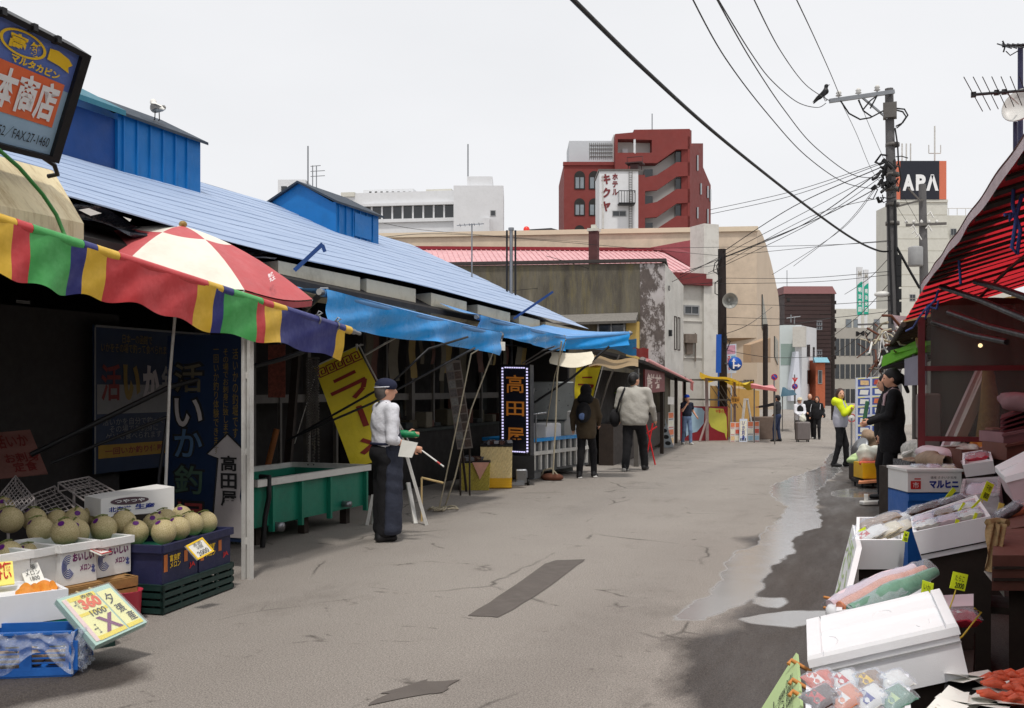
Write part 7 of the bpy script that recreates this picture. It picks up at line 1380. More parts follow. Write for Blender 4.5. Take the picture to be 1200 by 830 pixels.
for k in range(6):p=W(1177+6*k,54,7);b.tube([p-UP*.05-FWD*.1,p+UP*.05+FWD*.1],.005,5)
b.tube([W(1175,48,7),W(1178,54,7),W(1176,61,7)],.006,5);b.tube([W(1179,60,7),W(1184,65,7),W(1196,58,7)],.004,5);b.build('yagi',X['black_metal'],r)
b=MB();dc=W(1194,122,6.8);ax=(V((-.6,-.9,.35))).normalized();b.lathe(dc,[(0,-.06),(.06,-.055),(.11,-.035),(.12,-.012),(.125,-.01),(.12,-.006),(.10,-.03),(0,-.05)],22,0,ax);b.tube([dc,dc+ax*.16],.006,5);b.build('dish',X['white_metal'],r)
s2=thing('tan_awning_stall','market stall with a tan slatted awning and bright green trim beyond the red awning','stall',V((1,14,gz(14))))
F0,F1=E1.lerp(E2,.46),E2;b=MB();b.grid(lambda u,v:(lambda p:V((p.x+2.6*v,p.y,p.z+.05+.55*v)))(F0.lerp(F1,u*1.3)),30,6);b.build('tarpaulin',X['tan_tarp_t'],s2)
b=MB()
for k in range(12):p=F0.lerp(F1,(k+.5)/9);b.bar(p-UP*.0,V((p.x+2.5,p.y,p.z+.52)),.06,.07)
b.tube([F0,F0.lerp(F1,1.3)],.03,8);b.build('rafter',X['dark_wood'],s2)
b=MB();a,e=W(1046,413,13.0),W(1150,388,10.6);b.bar(a,e,.05,.05);b.bar(W(1044,424,13.5),W(1086,406,12.2),.25,.14);b.build('green_trim',mat('trim_green',c(110,190,40),.5,.1),s2);b=MB();b.bar(W(1043,422,13.6),W(1090,408,12.4),.3,.25);b.build('dark_beam',X['dark'],s2)
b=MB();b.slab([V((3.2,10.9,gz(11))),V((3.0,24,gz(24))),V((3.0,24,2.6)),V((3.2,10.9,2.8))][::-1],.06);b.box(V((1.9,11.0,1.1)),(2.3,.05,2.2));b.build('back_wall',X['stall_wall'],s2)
for px,d in((1072,12.4),):q=W(px,415,d);b=MB();b.tube([V((q.x,q.y,gz(q.y))),q+UP*.1],.03,8);b.build('post',X['dull_alu'],s2)
b=MB();b.slab([W(1060,452,12.6),W(1084,451,12.0),W(1084,414,12.0),W(1060,421,12.6)],.03);b.build('sign_panel',mat('lilac_panel',c(150,146,160),.6,.05),s2)
b=MB();p=W(1058,423,13.5);b.ball(p,(.05,.05,.08),10,8);b.build('lamp',mat('lamp_y',c(200,210,80),.4),s2)
rs=random.Random(12)
b=MB()
for k in range(60):
 p=F0.lerp(F1,rs.uniform(.45,1.15))+V((rs.uniform(-.25,.35),0,rs.uniform(-.25,.30)));q=p+V((rs.uniform(-.3,.3),rs.uniform(-.5,.5),rs.uniform(-.35,.2)));b.tube([p,p.lerp(q,.5)+UP*rs.uniform(-.08,.08),q],rs.uniform(.006,.02),5,rs.randrange(3))
o=b.build('tangled_net',[X['rope'],X['white_metal'],X['rust']]);tag(o,'tangle of pale nets ropes and sticks piled on the end of the tan awning','net');o['kind']='stuff'
b=MB();b.grid(lambda u,v:W(1052+12*u,398-30*v+6*u,15+.5*u)+V((.1*sin(u*6+v*4),0,0)),8,8);tag(b.build('plastic_scrap',X['pinkish']),'pale plastic sheet bunched up by the pole above the tan awning','plastic sheet')
# goods on the right
def quadbox(label,name,cat,top,h,m,group=None,lid=False,open_=False,wall=.025,upv=None):
 """top: FL, FR, BR, BL corners of the rim; the box hangs h below, square to the rim."""
 FL,FR,BR,BL=[V(p)for p in top];nrm=upv or(FR-FL).cross(BL-FL).normalized();dn=nrm*-h;ctr=(FL+FR+BR+BL)/4+dn
 r=thing(name,label,cat,ctr,group);b=MB();sh=.965
 bot=[((p+dn)-ctr)*sh+ctr for p in(FL,FR,BR,BL)]
 if not open_:b.hexa(bot+[FL,FR,BR,BL])
 else:
  c_=(FL+FR+BR+BL)/4;U=(FR-FL).normalized();D=(BL-FL).normalized();i_=[FL+U*wall+D*wall,FR-U*wall+D*wall,BR-U*wall-D*wall,BL+U*wall-D*wall];ib=[p+dn*.62 for p in i_]
  vs=bot+[FL,FR,BR,BL]+i_+ib;fs=[(3,2,1,0)]+[(k,(k+1)%4,4+(k+1)%4,4+k)for k in range(4)]+[(4+k,4+(k+1)%4,8+(k+1)%4,8+k)for k in range(4)]+[(8+k,8+(k+1)%4,12+(k+1)%4,12+k)for k in range(4)]+[(12,13,14,15)];b.add(vs,fs)
 b.build('box_body',X[m],r)
 return r,nrm,(FL,FR,BR,BL),bot
def support(bot,label,m='dark_wood',shrink=.86):
 cx=sum(p.x for p in bot)/4;cy=sum(p.y for p in bot)/4;b=MB();lo=[V((cx+(p.x-cx)*shrink,cy+(p.y-cy)*shrink,gz(cy)))for p in bot];hi=[V((cx+(p.x-cx)*shrink,cy+(p.y-cy)*shrink,(p.z-min(q.z for q in bot))*shrink+min(q.z for q in bot)+.0))for p in bot]
 b.hexa(lo+hi);return tag(b.build('display_bench',X[m]),label,'bench')
def bil(q,u,v,n=None,off=0):FL,FR,BR,BL=q;p=(FL*(1-u)+FR*u)*(1-v)+(BL*(1-u)+BR*u)*v;return p+(n*off if n else V((0,0,0)))
q=(W(951,783,3.55),W(1124,744,3.47),W(1104,702,4.1),W(949,738,4.2));r,n,qq,bot=quadbox('big lidded white styrofoam box tilted on the nearest right hand bench','styrofoam_box','box',q,.15,'styro','white styrofoam fish boxes')
b=MB();e=.012
vs=[bil(qq,u,v,n,o)for o in(.002,.030)for u,v in((-e,-e),(1+e,-e),(1+e,1+e),(-e,1+e))];b.hexa(vs)
for u0,v0,u1,v1 in((-e,-e,.10,1+e),(.93,-e,1+e,1+e),(.10,-e,.93,.10),(.10,.92,.93,1+e),(.10,.49,.93,.56)):b.hexa([bil(qq,u,v,n,.030)for u,v in((u0,v0),(u1,v0),(u1,v1),(u0,v1))]+[bil(qq,u,v,n,.043)for u,v in((u0+.008,v0+.008),(u1-.008,v0+.008),(u1-.008,v1-.008),(u0+.008,v1-.008))])
for(cu,cv,ru,rv,t0,t1)in((.12,.3,.09,.16,-1.3,1.2),(.80,.28,.05,.12,-2.6,.2),(.55,.72,.07,.1,0,3)):b.tube([bil(qq,cu+ru*cos(t),cv+rv*sin(t),n,.031)for t in[t0+(t1-t0)*i/10 for i in range(11)]],.0022,4)
b.build('lid',X['styro'],r)
b=MB();FLb,FRb=bot[0],bot[1];b.bar(FLb.lerp(q[0],.85)-FWD*.006,FRb.lerp(q[1],.85)-FWD*.006,.004,.006);b.build('lid_seam',X['greyboard'],r)
support(bot,'dark bench under the big lidded white styrofoam box')
q=(W(944,838,3.05),W(1068,838,3.05),W(1065,790,3.42),W(945,789,3.42));r,n,qq,bot=quadbox('open white styrofoam box of wrapped seafood packets at the bottom edge','styrofoam_box','box',q,.15,'styro','white styrofoam fish boxes',open_=True,wall=.018);support(bot,'dark bench under the open styrofoam box at the bottom edge',shrink=.8)
def packet(label,ctr,U,Vd,n,L,Wd,T,m,wrapm='bag_clear',name='seafood_packet',grp='wrapped seafood packets',win=None):
 r=thing(name,label,'packet',ctr-n*T*.5,grp);U=U.normalized();n=n.normalized();D=n.cross(U);b=MB();nu,nv=8,6
 def top(u,v):x,y=(u-.5),(v-.5);h=T*.5*(1-(2*abs(x))**8)*(1-(2*abs(y))**8);return ctr+U*L*x+D*Wd*y+n*(h+.004*sin(u*17+v*11))
 def botf(u,v):x,y=(u-.5),(v-.5);h=T*.5*(1-(2*abs(x))**8)*(1-(2*abs(y))**8);return ctr+U*L*x+D*Wd*(-y)-n*h
 b.grid(top,nu,nv);b.grid(botf,nu,nv);b.build('contents',X[m],r)
 b=MB();b.grid(lambda u,v:top(u,v)+n*(.006+.003*sin(u*25+v*9))+U*L*.06*(u-.5)*2,nu+4,nv+2);b.build('clear_wrap',X[wrapm],r)
 if win:b=MB();b.quad([top(u,v)+n*.004 for u,v in((.12,.2),(.45,.2),(.45,.8),(.12,.8))]);b.build('printed_label',X[win],r)
 return r
cols=['packet_brown','salmon','paper','pack_green','crab','paper','goods_mix','paper'];wins=['ink_red','paper','ink_blue','paper_green','paper','ink_red','ink_yellow','paper']
labs=['nearest left packet','second packet from the left in the front row','third packet from the left in the front row','front right packet','back left packet','second packet from the left in the back row','third packet from the left in the back row','back right packet']
for k in range(8):
 u=.15+.235*(k%4);v=.3+.42*(k//4);packet('wrapped %s of the nearest open styrofoam box'%labs[k],bil(qq,u,v,n,.012),RIGHT*.8+FWD*.35+UP*(.25 if k<4 else.1),FWD,(UP*1.2-FWD*.6-RIGHT*.2),.115,.085,.035,cols[k],win=wins[k])
q=(W(980,716,4.4),W(1092,708,4.35),W(1090,672,4.95),W(982,700,5.0));r,n,qq,bot=quadbox('tilted white styrofoam box with a long fish bag lying across it','styrofoam_box','box',q,.14,'styro','white styrofoam fish boxes',open_=True);support(bot,'dark bench under the styrofoam box with the long fish bag')
a0,a1=W(984,713,4.55),W(1083,668,4.75);U=a1-a0
r=thing('fish_bag','long clear bag of salmon and blue green fish lying slanted over a styrofoam box','bag',(a0+a1)/2-UP*.04)
for k,(o,m)in enumerate(((.06,'pinkish'),(-.005,'salmon'),(-.07,'pack_green'))):
 b=MB();D=V((-U.y,U.x,0)).normalized();nn=14;b.tube([a0+U*(i/nn)+D*o*(1+.03*sin(i*.6))+UP*(.004*sin(i*.9+k))for i in range(nn+1)],[(.02+.026*sin(pi*min(1,.12+i/nn*.85)))*1.0 for i in range(nn+1)],10);b.build('fish_fillet',X[m],r)
b=MB();D=V((-U.y,U.x,0)).normalized()
b.grid(lambda u,v:a0+U*(-.03+1.06*u)+D*(.13*cos(pi*v)*(.6+.4*sin(pi*min(1,.2+u))))+UP*(.068*sin(pi*v)*(.75+.25*sin(u*3))+.004*sin(u*38+v*15)-.01),40,14);b.build('clear_film',X['bag_clear'],r)
def leancard(label,ft,nt,fb,m,t,lines,name='price_card',ink='ink',cat='price card'):
 FT,NT,FB=W(*ft),W(*nt),W(*fb);FB.z=max(FB.z,.03);pn=Panel(FB,FB+(NT-FT),FT);r=thing(name,label,cat,pn.p(.5,0));b=MB();b.hexa([p-pn.n*t for p in pn.q(0,0,1,1)]+pn.q(0,0,1,1));b.build('board',X[m],r)
 if lines:pn.text(lines,.08,.1,.92,.92,X[ink],r,off=.004)
 return pn,r
pn,r=leancard('pale green card covered in handwriting leaning on the nearest styrofoam box',(933,765,3.85),(940,850,3.0),(880,850,3.65),'paper_green',.012,'北海道産いか\n朝とれたて\n一ぱい五百円\n刺身でどうぞ\n全国発送いたします')
b=MB()
for u,v in((.15,.97),(.45,.97),(.60,.96)):b.tube([pn.p(u,v-.06,.02),pn.p(u,v,.02),pn.p(u+.02,v+.05,-.06)],.008,6)
b.build('twig_clip',mat('twig',c(196,130,70),.7,.15),r)
pn,r=leancard('white foam lid with yellow green writing leaning at the end of the middle bench',(999,615,6.5),(1004,640,5.6),(977,700,5.9),'styro',.03,'活\nい\nか',ink='paper_green')
b=MB()
for(x0,y0),(x1,y1)in(((966,700),(985,708)),((966,712),(985,722))):b.tube([W(x0,y0,4.7),W((x0+x1)/2,(y0+y1)/2-2,4.65),W(x1,y1,4.6)],.007,6)
tag(b.build('twig_pegs',X['twig']),'two bent twig pegs sticking out left of the box with the long fish bag','peg')
b=MB();b.ball(W(979,718,4.6),(.045,.04,.05),10,8);tag(b.build('foam_chip',X['styro']),'broken white foam chunk at the left end of the long fish bag','foam')
q=(W(1003,633,5.85),W(1061,633,5.85),W(1056,606,6.4),W(1004,606,6.4));r,n,qq,bot=quadbox('small white styrofoam box with three cream packets and a yellow tag','styrofoam_box','box',q,.18,'styro','white styrofoam fish boxes',open_=True,wall=.02);support(bot,'dark bench under the small white styrofoam box with cream packets')
for k,(x,y,d,m,lab)in enumerate(((1020,626,5.95,'paper','left'),(1038,622,6.0,'pack_cream','middle'),(1052,620,6.05,'pack_cream','right'))):
 mat('pack_cream',c(222,210,180),.5,.08,12);packet('cream packet with a red mark in the small styrofoam box, %s one of three'%lab,W(x,y,d),RIGHT*.9+UP*.45,FWD,UP*.9-RIGHT*.4-FWD*.3,.19,.10,.04,m,win='ink_red')
packet('grey mottled fish packet lying along the back of the small styrofoam box',W(1030,611,6.3),RIGHT*.9+UP*.3,FWD,UP-RIGHT*.3-FWD*.2,.28,.08,.05,'goods_mix')
packet('white paper packet at the back right of the small styrofoam box',W(1058,608,6.35),RIGHT*.9+UP*.3,FWD,UP-RIGHT*.3-FWD*.2,.14,.08,.05,'paper')
q=(W(1070,624,5.3),W(1161,605,5.2),W(1144,580,5.8),W(1067,606,5.9));r,n,qq,bot=quadbox('big tilted white styrofoam box holding rows of wrapped trays with yellow tags','styrofoam_box','box',q,.155,'styro','white styrofoam fish boxes',open_=True,wall=.02);support(bot,'dark bench under the big tilted styrofoam box of trays')
b=MB();b.bar(bot[0].lerp(qq[0],.2)-FWD*.008,bot[1].lerp(qq[1],.2)-FWD*.008,.006,.006);b.build('seam_line',X['dark'],r)
for k in range(4):
 v=.18+.2*k;b=MB();b.hexa([bil(qq,.05,v,n,-.03),bil(qq,.95,v,n,-.03),bil(qq,.95,v+.03,n,-.03),bil(qq,.05,v+.03,n,-.03),bil(qq,.05,v,n,.012),bil(qq,.95,v,n,.012),bil(qq,.95,v+.03,n,.012),bil(qq,.05,v+.03,n,.012)]);b.build('divider',X['pinkish'],r)
for k in range(6):
 u,v=.2+.28*(k%3),(.12 if k<3 else.48);packet('pale wrapped tray in the big tilted styrofoam box, %s row, %s'%('front' if k<3 else 'back',('left','middle','right')[k%3]),bil(qq,u,v+.04,n,.01),qq[1]-qq[0],FWD,n,.13,.09,.04,['paper','pinkish','paper','pinkish','goods_mix','paper'][k],win=['ink_red',None,'ink_red',None,None,None][k])
packet('dark striped fish roll packet lying behind the big tilted styrofoam box',W(1085,597,6.1),RIGHT*.9+UP*.25,FWD,UP-RIGHT*.3,.22,.06,.06,'packet_brown',win='paper');packet('black and white packet lying behind the big tilted styrofoam box',W(1115,588,6.1),RIGHT*.9+UP*.25,FWD,UP-RIGHT*.3,.18,.06,.05,'packet_grey',win='paper')
def ptag(label,ctr,w,h,tilt,face,txt,stick=None,m='neon_yellow'):
 U=(RIGHT*cos(face)+FWD*sin(face));U2=U*cos(tilt)+UP*sin(tilt);V2=UP*cos(tilt)-U*sin(tilt);o=V(ctr)-U2*w/2-V2*h/2;pn=Panel(o,o+U2*w,o+V2*h);r=thing('price_tag',label,'price tag',pn.p(.5,0),'yellow price tags');b=MB();pn.board(b,.003);b.build('card',X[m],r)
 if txt:pn.text(txt[0],.2,.52,.8,.86,X['ink'],r,off=.002);pn.text(txt[1],.28,.1,.88,.42,X['ink'],r,off=.002,bold=.02)
 if stick:b=MB();b.tube([pn.p(.45,.02,-.004)]+[W(*s)for s in stick],.003,5);b.build('wire',mat('wire_yellow',c(196,170,60),.5,.1),r)
ptag('bright yellow price tag reading 2000 on a wire above the big lidded box',W(1124,681.5,4.0),.062,.068,-.22,0,('たらこ','2000'),[(1117,702,4.0),(1112,716,3.95)])
ptag('narrow yellow price tag seen edge on beside the long fish bag',W(1086.5,692,4.3),.055,.075,-.12,-1.0,('いか','800'))
ptag('tilted yellow price tag at the top corner of the big tilted box of trays',W(1157,576,5.6),.052,.105,-.45,.2,('干物','800'),[(1150,592,5.6)])
ptag('small slanted yellow tag in the middle of the box of trays',W(1126,597,5.5),.015,.085,-.6,.2,None);ptag('small slanted yellow tag in the right half of the box of trays',W(1144,591,5.4),.012,.07,-.85,.2,None);ptag('small yellow tag on the front packets at the right of the box of trays',W(1143,606,5.25),.018,.045,-.4,.2,None);ptag('small yellow tag on the front packets in the middle of the box of trays',W(1122,612,5.25),.022,.028,-.3,.2,None)
ptag('yellow tag hanging on the right corner of the small box with cream packets',W(1061.5,629,5.8),.03,.06,-.2,-.5,('¥','500'));ptag('small yellow tag at the left back corner of the small box with cream packets',W(1011,622,6.0),.05,.025,.5,.1,None)
ptag('yellow striped tag leaning behind the big tilted box of trays',W(1111,583,6.2),.03,.14,-.75,.2,None);ptag('pale yellow tag leaning by the grey knives on the right edge',W(1171,604,5.6),.035,.14,-.25,.2,None,None,'paper_yellow');ptag('tiny yellow tag at the right edge of the photo above the brown boxes',W(1197,622,5.3),.03,.03,.6,.2,None)
b=MB();b.tube([W(1142,713,3.9),W(1150,718,3.9),W(1128,746,3.6),W(1120,752,3.55)],.0035,5);tag(b.build('bent_wire',X['wire_yellow']),'bent yellow wire sticking up beside the big lidded box','wire')
q=(W(1098,712,4.4),W(1141,710,4.4),W(1141,696,4.8),W(1099,698,4.8));r,n,qq,bot=quadbox('small shallow white tray behind the big lidded styrofoam box','fish_tray','tray',q,.04,'pinkish');
b=MB();a=[W(1098,745,4.0),W(1140,742,4.0),W(1143,720,4.7),W(1100,722,4.7)];zz=min(p.z for p in bot)-.12;
for p in a:p.z=zz
b.hexa([V((p.x,p.y,0))for p in a]+a);tag(b.build('display_bench',X['dark_wood']),'dark low bench carrying the red and white fish bag','bench')
b=MB();b.hexa([V((p.x,p.y,zz+.002))for p in bot]+[V((p.x,p.y,p.z-.001))for p in bot]);tag(b.build('wood_block',X['dark_wood']),'dark block under the small shallow white tray','block')
packet('red and white wrapped fish packet under the small shallow tray',W(1126,728,4.05)+UP*.01,RIGHT,FWD,UP,.13,.10,.06,'fish_red' if 'fish_red' in X else(mat('fish_red',c(196,50,70),.35,.35,18)and 'fish_red'),win='paper')
g=[V((x,y,.05))for x,y in((.75,4.9),(2.9,4.9),(2.9,6.9),(.75,6.9))];b=MB();b.hexa([p-UP*.05 for p in g]+g);tag(b.build('turf_mat',X['green_mat']),'green artificial turf mat on a low platform at the bottom right','mat')
b=MB();p0=W(1150,765,5.35);T_=.32
b.box(V((p0.x+.25,p0.y+.12,T_)),(.62,.34,.035))
for dx,dy in((0,0),(.5,0),(.5,.24),(0,.24)):b.box(V((p0.x+dx,p0.y+dy,(.05+T_-.0175)/2)),(.085,.085,T_-.0675))
tag(b.build('wooden_table',X['dark_wood']),'dark wooden table with square legs standing on the green mat','table')
q=(W(1098,850,3.1),W(1225,850,3.1),W(1225,799,3.5),W(1108,799,3.5));r,n,qq,bot=quadbox('low tray of orange crab pieces on crumpled paper at the bottom right corner','crab_tray','tray',q,.06,'rubber');support(bot,'dark bench under the tray of orange crab pieces',shrink=.9)
rs=random.Random(4);b=MB()
for k in range(16):
 c0=bil(qq,rs.uniform(.02,.75),rs.uniform(.15,.98),n,.012+.004*k/8);a=rs.uniform(0,6.28);d1=V((cos(a),sin(a),rs.uniform(-.15,.3)))*rs.uniform(.05,.085);d2=V((-sin(a),cos(a),rs.uniform(-.1,.2)))*rs.uniform(.04,.06);b.add([c0-d1-d2,c0+d1-d2,c0+d1*.8+d2+UP*.02,c0-d1+d2],[(0,1,2,3)])
o=b.build('paper_scraps',X['paper'],r);o['kind']='stuff'
b=MB()
for k in range(60):
 c0=bil(qq,rs.uniform(.42,1.0),rs.uniform(.25,.9),n,.02+rs.uniform(0,.03));a=rs.uniform(-.6,.6);d1=V((cos(a),sin(a)*.6,rs.uniform(-.2,.2)))*rs.uniform(.02,.045);b.tube([c0-d1,c0+UP*.008,c0+d1],[.006,.013,.004],6)
o=b.build('crab_pieces',X['crab'],r);o['kind']='stuff'
b=MB();a0,a1=W(1104,838,2.95),W(1130,826,3.1);rs=random.Random(8)
for k in range(40):p=bil(qq,rs.uniform(-.05,.25),rs.uniform(.0,.25),n,.015);d1=V((rs.uniform(-1,1),rs.uniform(-1,1),rs.uniform(-.3,.5)))*.02;b.tube([p-d1,p+d1],.003,4)
o=b.build('dried_squid',mat('dried',c(206,190,160),.7,.2),r);o['kind']='stuff'
q0=W(1064,577,8.0);q1=W(1127,577,8.0);h=.165;dv=FWD*.42
r=thing('printed_carton','white printed fish carton with blue katakana and a red mark behind the red post','carton',(q0+q1+dv)/2);b=MB();b.hexa([q0,q1,q1+dv,q0+dv]+[p+UP*h for p in(q0,q1,q1+dv,q0+dv)]);b.build('box_body',X['carton'],r);b=MB();b.hexa([p+UP*h for p in(q0-RIGHT*.012-FWD*.012,q1+RIGHT*.012-FWD*.012,q1+RIGHT*.012+dv,q0-RIGHT*.012+dv)]+[p+UP*(h+.02)for p in(q0-RIGHT*.012-FWD*.012,q1+RIGHT*.012-FWD*.012,q1+RIGHT*.012+dv,q0-RIGHT*.012+dv)]);b.build('lid',X['carton'],r)
pn=Panel(q0,q1,q0+UP*h);pn.text('マルヒニ',.40,.18,.94,.58,X['ink_blue'],r,'print',.004,.06);pn.text('道産 さきいか北海',.42,.66,.90,.78,X['ink'],r,'print',.004);b=MB();pn.patch(b,.05,.15,.24,.55,.003);pn.patch(b,.12,.62,.24,.68,.003);b.build('red_mark',X['ink_red'],r);pn.text('市',.09,.2,.2,.5,X['white_ink'],r,'print',.006)
g0,g1=V((q0.x,q0.y,0)),V((q1.x,q1.y,0));r,pn=tray_box('fish_crate','blue plastic fish crate standing under the white carton with katakana','crate',g0-RIGHT*.0,g1,dv,q0.z-.004,X['crate_blue'],.02);b=MB();zt=q0.z-.004;b.hexa([g0+UP*(zt-.012),g1+UP*(zt-.012),g1+dv+UP*(zt-.012),g0+dv+UP*(zt-.012)]+[p+UP*zt for p in(g0,g1,g1+dv,g0+dv)]);b.bar(g0-FWD*.01+UP*(zt-.04),g1-FWD*.01+UP*(zt-.04),.015,.05);b.build('crate_lid',X['crate_blue'],r)
q=(W(1126,583,6.7),W(1170,579,6.6),W(1172,560,7.2),W(1130,563,7.3));r,n,qq,bot=quadbox('translucent plastic bin behind the big tilted box of trays','plastic_bin','bin',q,.20,'box_clear',open_=True,wall=.015);support(bot,'dark bench under the translucent plastic bin',shrink=.9);b=MB();b.bar(qq[0],qq[1],.02,.02);b.bar(qq[1],qq[2],.02,.02);b.bar(qq[2],qq[3],.02,.02);b.bar(qq[3],qq[0],.02,.02);b.build('rim',X['box_clear'],r)
packet('pinkish wrapped fish in the translucent plastic bin',bil(qq,.5,.5,n,-.03),qq[1]-qq[0],FWD,n,.2,.2,.1,'pinkish')
q=(W(1180,566,5.6),W(1232,552,5.5),W(1225,524,6.1),W(1168,553,6.2));r,n,qq,bot=quadbox('pinkish white styrofoam box tilted at the right edge of the photo','styrofoam_box','box',q,.13,'pinkish','white styrofoam fish boxes');support(bot,'dark bench under the tilted styrofoam box at the right edge',shrink=.45)
b=MB();b.hexa([bil(qq,u,v,n,.002)for u,v in((-.02,-.02),(1.02,-.02),(1.02,1.02),(-.02,1.02))]+[bil(qq,u,v,n,.035)for u,v in((-.0,-.0),(1.0,-.0),(1.0,1.0),(-.0,1.0))]);b.bar(bil(qq,.02,.45,n,.037),bil(qq,.98,.45,n,.037),.05,.02,0,n);b.build('lid',X['styro'],r)
def crate_at(label,px0,px1,pyb,pyt,d,dep,m,name='wooden_box',cat='box',rz=0,rim=None,grp=None,ground=True):
 a,e=W(px0,pyb,d),W(px1,pyb,d);zt=W(px0,pyt,d).z;dv=FWD*dep;r,pn=tray_box(name,label,cat,a,V((e.x,e.y,a.z)),dv,zt-a.z,X[m],.018,grp,rim);return r,a,V((e.x,e.y,a.z)),dv,zt
def filled(r,a,e,dv,zt,m,n_=10,s=.07,seed=1):
 rs=random.Random(seed);b=MB()
 for k in range(n_):p=a+(e-a)*rs.uniform(.1,.9)+dv*rs.uniform(.1,.9);b.ball(V((p.x,p.y,zt-.01)),(s*rs.uniform(.7,1.2),s,s*.6),9,6,0,MR(rs.uniform(0,3),3,'Z'))
 o=b.build('contents',X[m],r);o['kind']='stuff'
 b=MB();b.hexa([a+UP*.02,e+UP*.02,e+dv+UP*.02,a+dv+UP*.02]+[p+UP*(zt-a.z-.03)for p in(a+RIGHT*.02+FWD*.02,e-RIGHT*.02+FWD*.02,e-RIGHT*.02+dv-FWD*.02,a+RIGHT*.02+dv-FWD*.02)]);o=b.build('filling',X[m],r)
x=crate_at('brown wooden box with a pink lid edge behind the translucent bin',1127,1168,556,527,8.3,.45,'brown_box');b=MB();b.slab([W(1126,541,8.25),W(1172,527,8.2),W(1168,518,8.8),W(1128,531,8.8)],.02);b.build('slanted_lid',X['pinkish'],x[0]);stand_under([x[1],x[2],x[2]+x[3],x[1]+x[3]],'dark bench under the brown wooden box behind the translucent bin')
x=crate_at('red brown open box of whitish fish behind the red post rail',1096,1122,549,537,8.6,.4,'brown_box',grp=None);filled(*x,'pinkish',9,.05,2);stand_under([x[1],x[2],x[2]+x[3],x[1]+x[3]],'dark bench under the red brown open box of fish')
x=crate_at('grey plastic tray of shellfish just behind the red post',1066,1093,552,541,9.2,.4,'packet_grey');filled(*x,'goods_mix',10,.05,3);stand_under([x[1],x[2],x[2]+x[3],x[1]+x[3]],'dark bench under the grey plastic tray of shellfish')
b=MB();b.grid(lambda u,v:W(1130+38*u,528-11*sin(pi*u)*v-3*v+1.5*sin(u*19),8.9+.3*v),20,6);tag(b.build('ginger_heap',mat('heap_orange',c(206,140,60),.7,.35,30,bump=.8,bscale=40)),'heap of orange dried seafood above the brown wooden box','seafood')
b=MB();b.box(W(1166,506,9.0),(.12,.15,.07),MR(YAW,3,'Z'),0,.01);q=W(1166,506,9.0);b.box(V((q.x,q.y+.03,(q.z-.035)/2)),(.1,.1,q.z-.035));tag(b.build('small_carton',mat('sc',c(176,120,110),.7)),'small reddish carton on a stand behind the horizontal red rail','carton')
a=[W(1101,532,9.25),W(1114,530,9.25),W(1156,436,9.45),W(1147,431,9.45)];b=MB();b.slab([a[0],a[1],a[2],a[3]],.08);b.box(V(((a[0].x+a[1].x)/2,(a[0].y+a[1].y)/2+.05,a[0].z/2)),(.2,.12,a[0].z));o=tag(b.build('foam_slab',X['pinkish']),'long white foam slab leaning up behind the clear vinyl sheet','foam slab')
b=MB();b.bar(a[1]+RIGHT*.03,a[2]+RIGHT*.03,.03,.12);b.bar(a[0]+RIGHT*.06-UP*.02,a[3]+RIGHT*.05,.02,.02);b.build('foam_edge',X['styro'],o)
b=MB();p,q=W(1157,512,9.2),W(1158,434,9.3);b.tube([V((p.x,p.y,.0)),p,p.lerp(q,.5)+RIGHT*.02,q],[.09,.10,.085,.05],10);tag(b.build('straw_bundle',X['straw']),'upright bundle of straw colored dried kelp behind the clear vinyl sheet','bundle')
b=MB();b.tube([V((W(1177,515,9.2).x,W(1177,515,9.2).y,0)),W(1164,440,9.35)],.018,6);tag(b.build('broom',X['pale_wood']),'slim wooden handle leaning beside the straw bundle','stick')
b=MB();b.box(W(1088,488,9.7),(.22,.1,.45),MR(YAW,3,'Z'),0,.02);q=W(1088,488,9.7);b.box(V((q.x,q.y,(q.z-.22)/2)),(.2,.1,q.z-.22));tag(b.build('grey_board',mat('dimgrey',c(126,116,112),.7)),'grey upright carton behind the vinyl sheet next to the red post','carton')
for k,(px,py,s,lab)in enumerate(((1149,405,.02,'small glowing orange bulb under the red awning behind the vinyl sheet'),)):
 b=MB();p=W(px,py,9.4);b.ball(p,s,10,8);o=tag(b.build('light_bulb',X['lit_bulb']),lab,'lamp');b=MB();b.tube([p+UP*.02,p+UP*.35],.006,5);b.build('cord',X['cable'],o)
q=(W(1163,651,4.6),W(1225,651,4.6),W(1225,618,5.1),W(1166,621,5.1));r,n,qq,bot=quadbox('brown ribbed fish box at the right edge below the grey knives','wooden_box','box',q,.17,'brown_box',None,open_=False);b=MB()
for k in range(2):b.bar(bot[0].lerp(qq[0],.33*(k+1))-FWD*.012,bot[1].lerp(qq[1],.33*(k+1))-FWD*.012,.012,.012)
b.build('rib',X['dark_wood'],r);support(bot,'dark bench under the brown ribbed fish box at the right edge',shrink=.35)
b=MB();cs=W(1168,642,4.75);b.grid(lambda u,v:W(1157+12*u-2*v,612+58*v,4.85-.15*v)+V((0,0,0))+FWD*(.02*sin(u*9+v*7)),8,14,0);b.grid(lambda u,v:W(1168+10*u-1*v,614+46*v,4.83-.12*v)+FWD*(.02*sin(u*9+v*7+2)),8,14,0)
for f in(0,):b.tube([W(1158,613,4.85),W(1170,611,4.9),W(1181,613,4.85)],.02,6)
o=tag(b.build('mesh_sack',mat('sack',c(150,124,86),.85,.3,40,bump=.5,bscale=80)),'brown mesh sacks hanging over the side of the brown fish box','sack');b=MB();b.grid(lambda u,v:W(1159+18*u-6*v*(1-u),664+30*v*u+6*v,4.72),8,6);b.build('paper_flap',X['paper'],o)
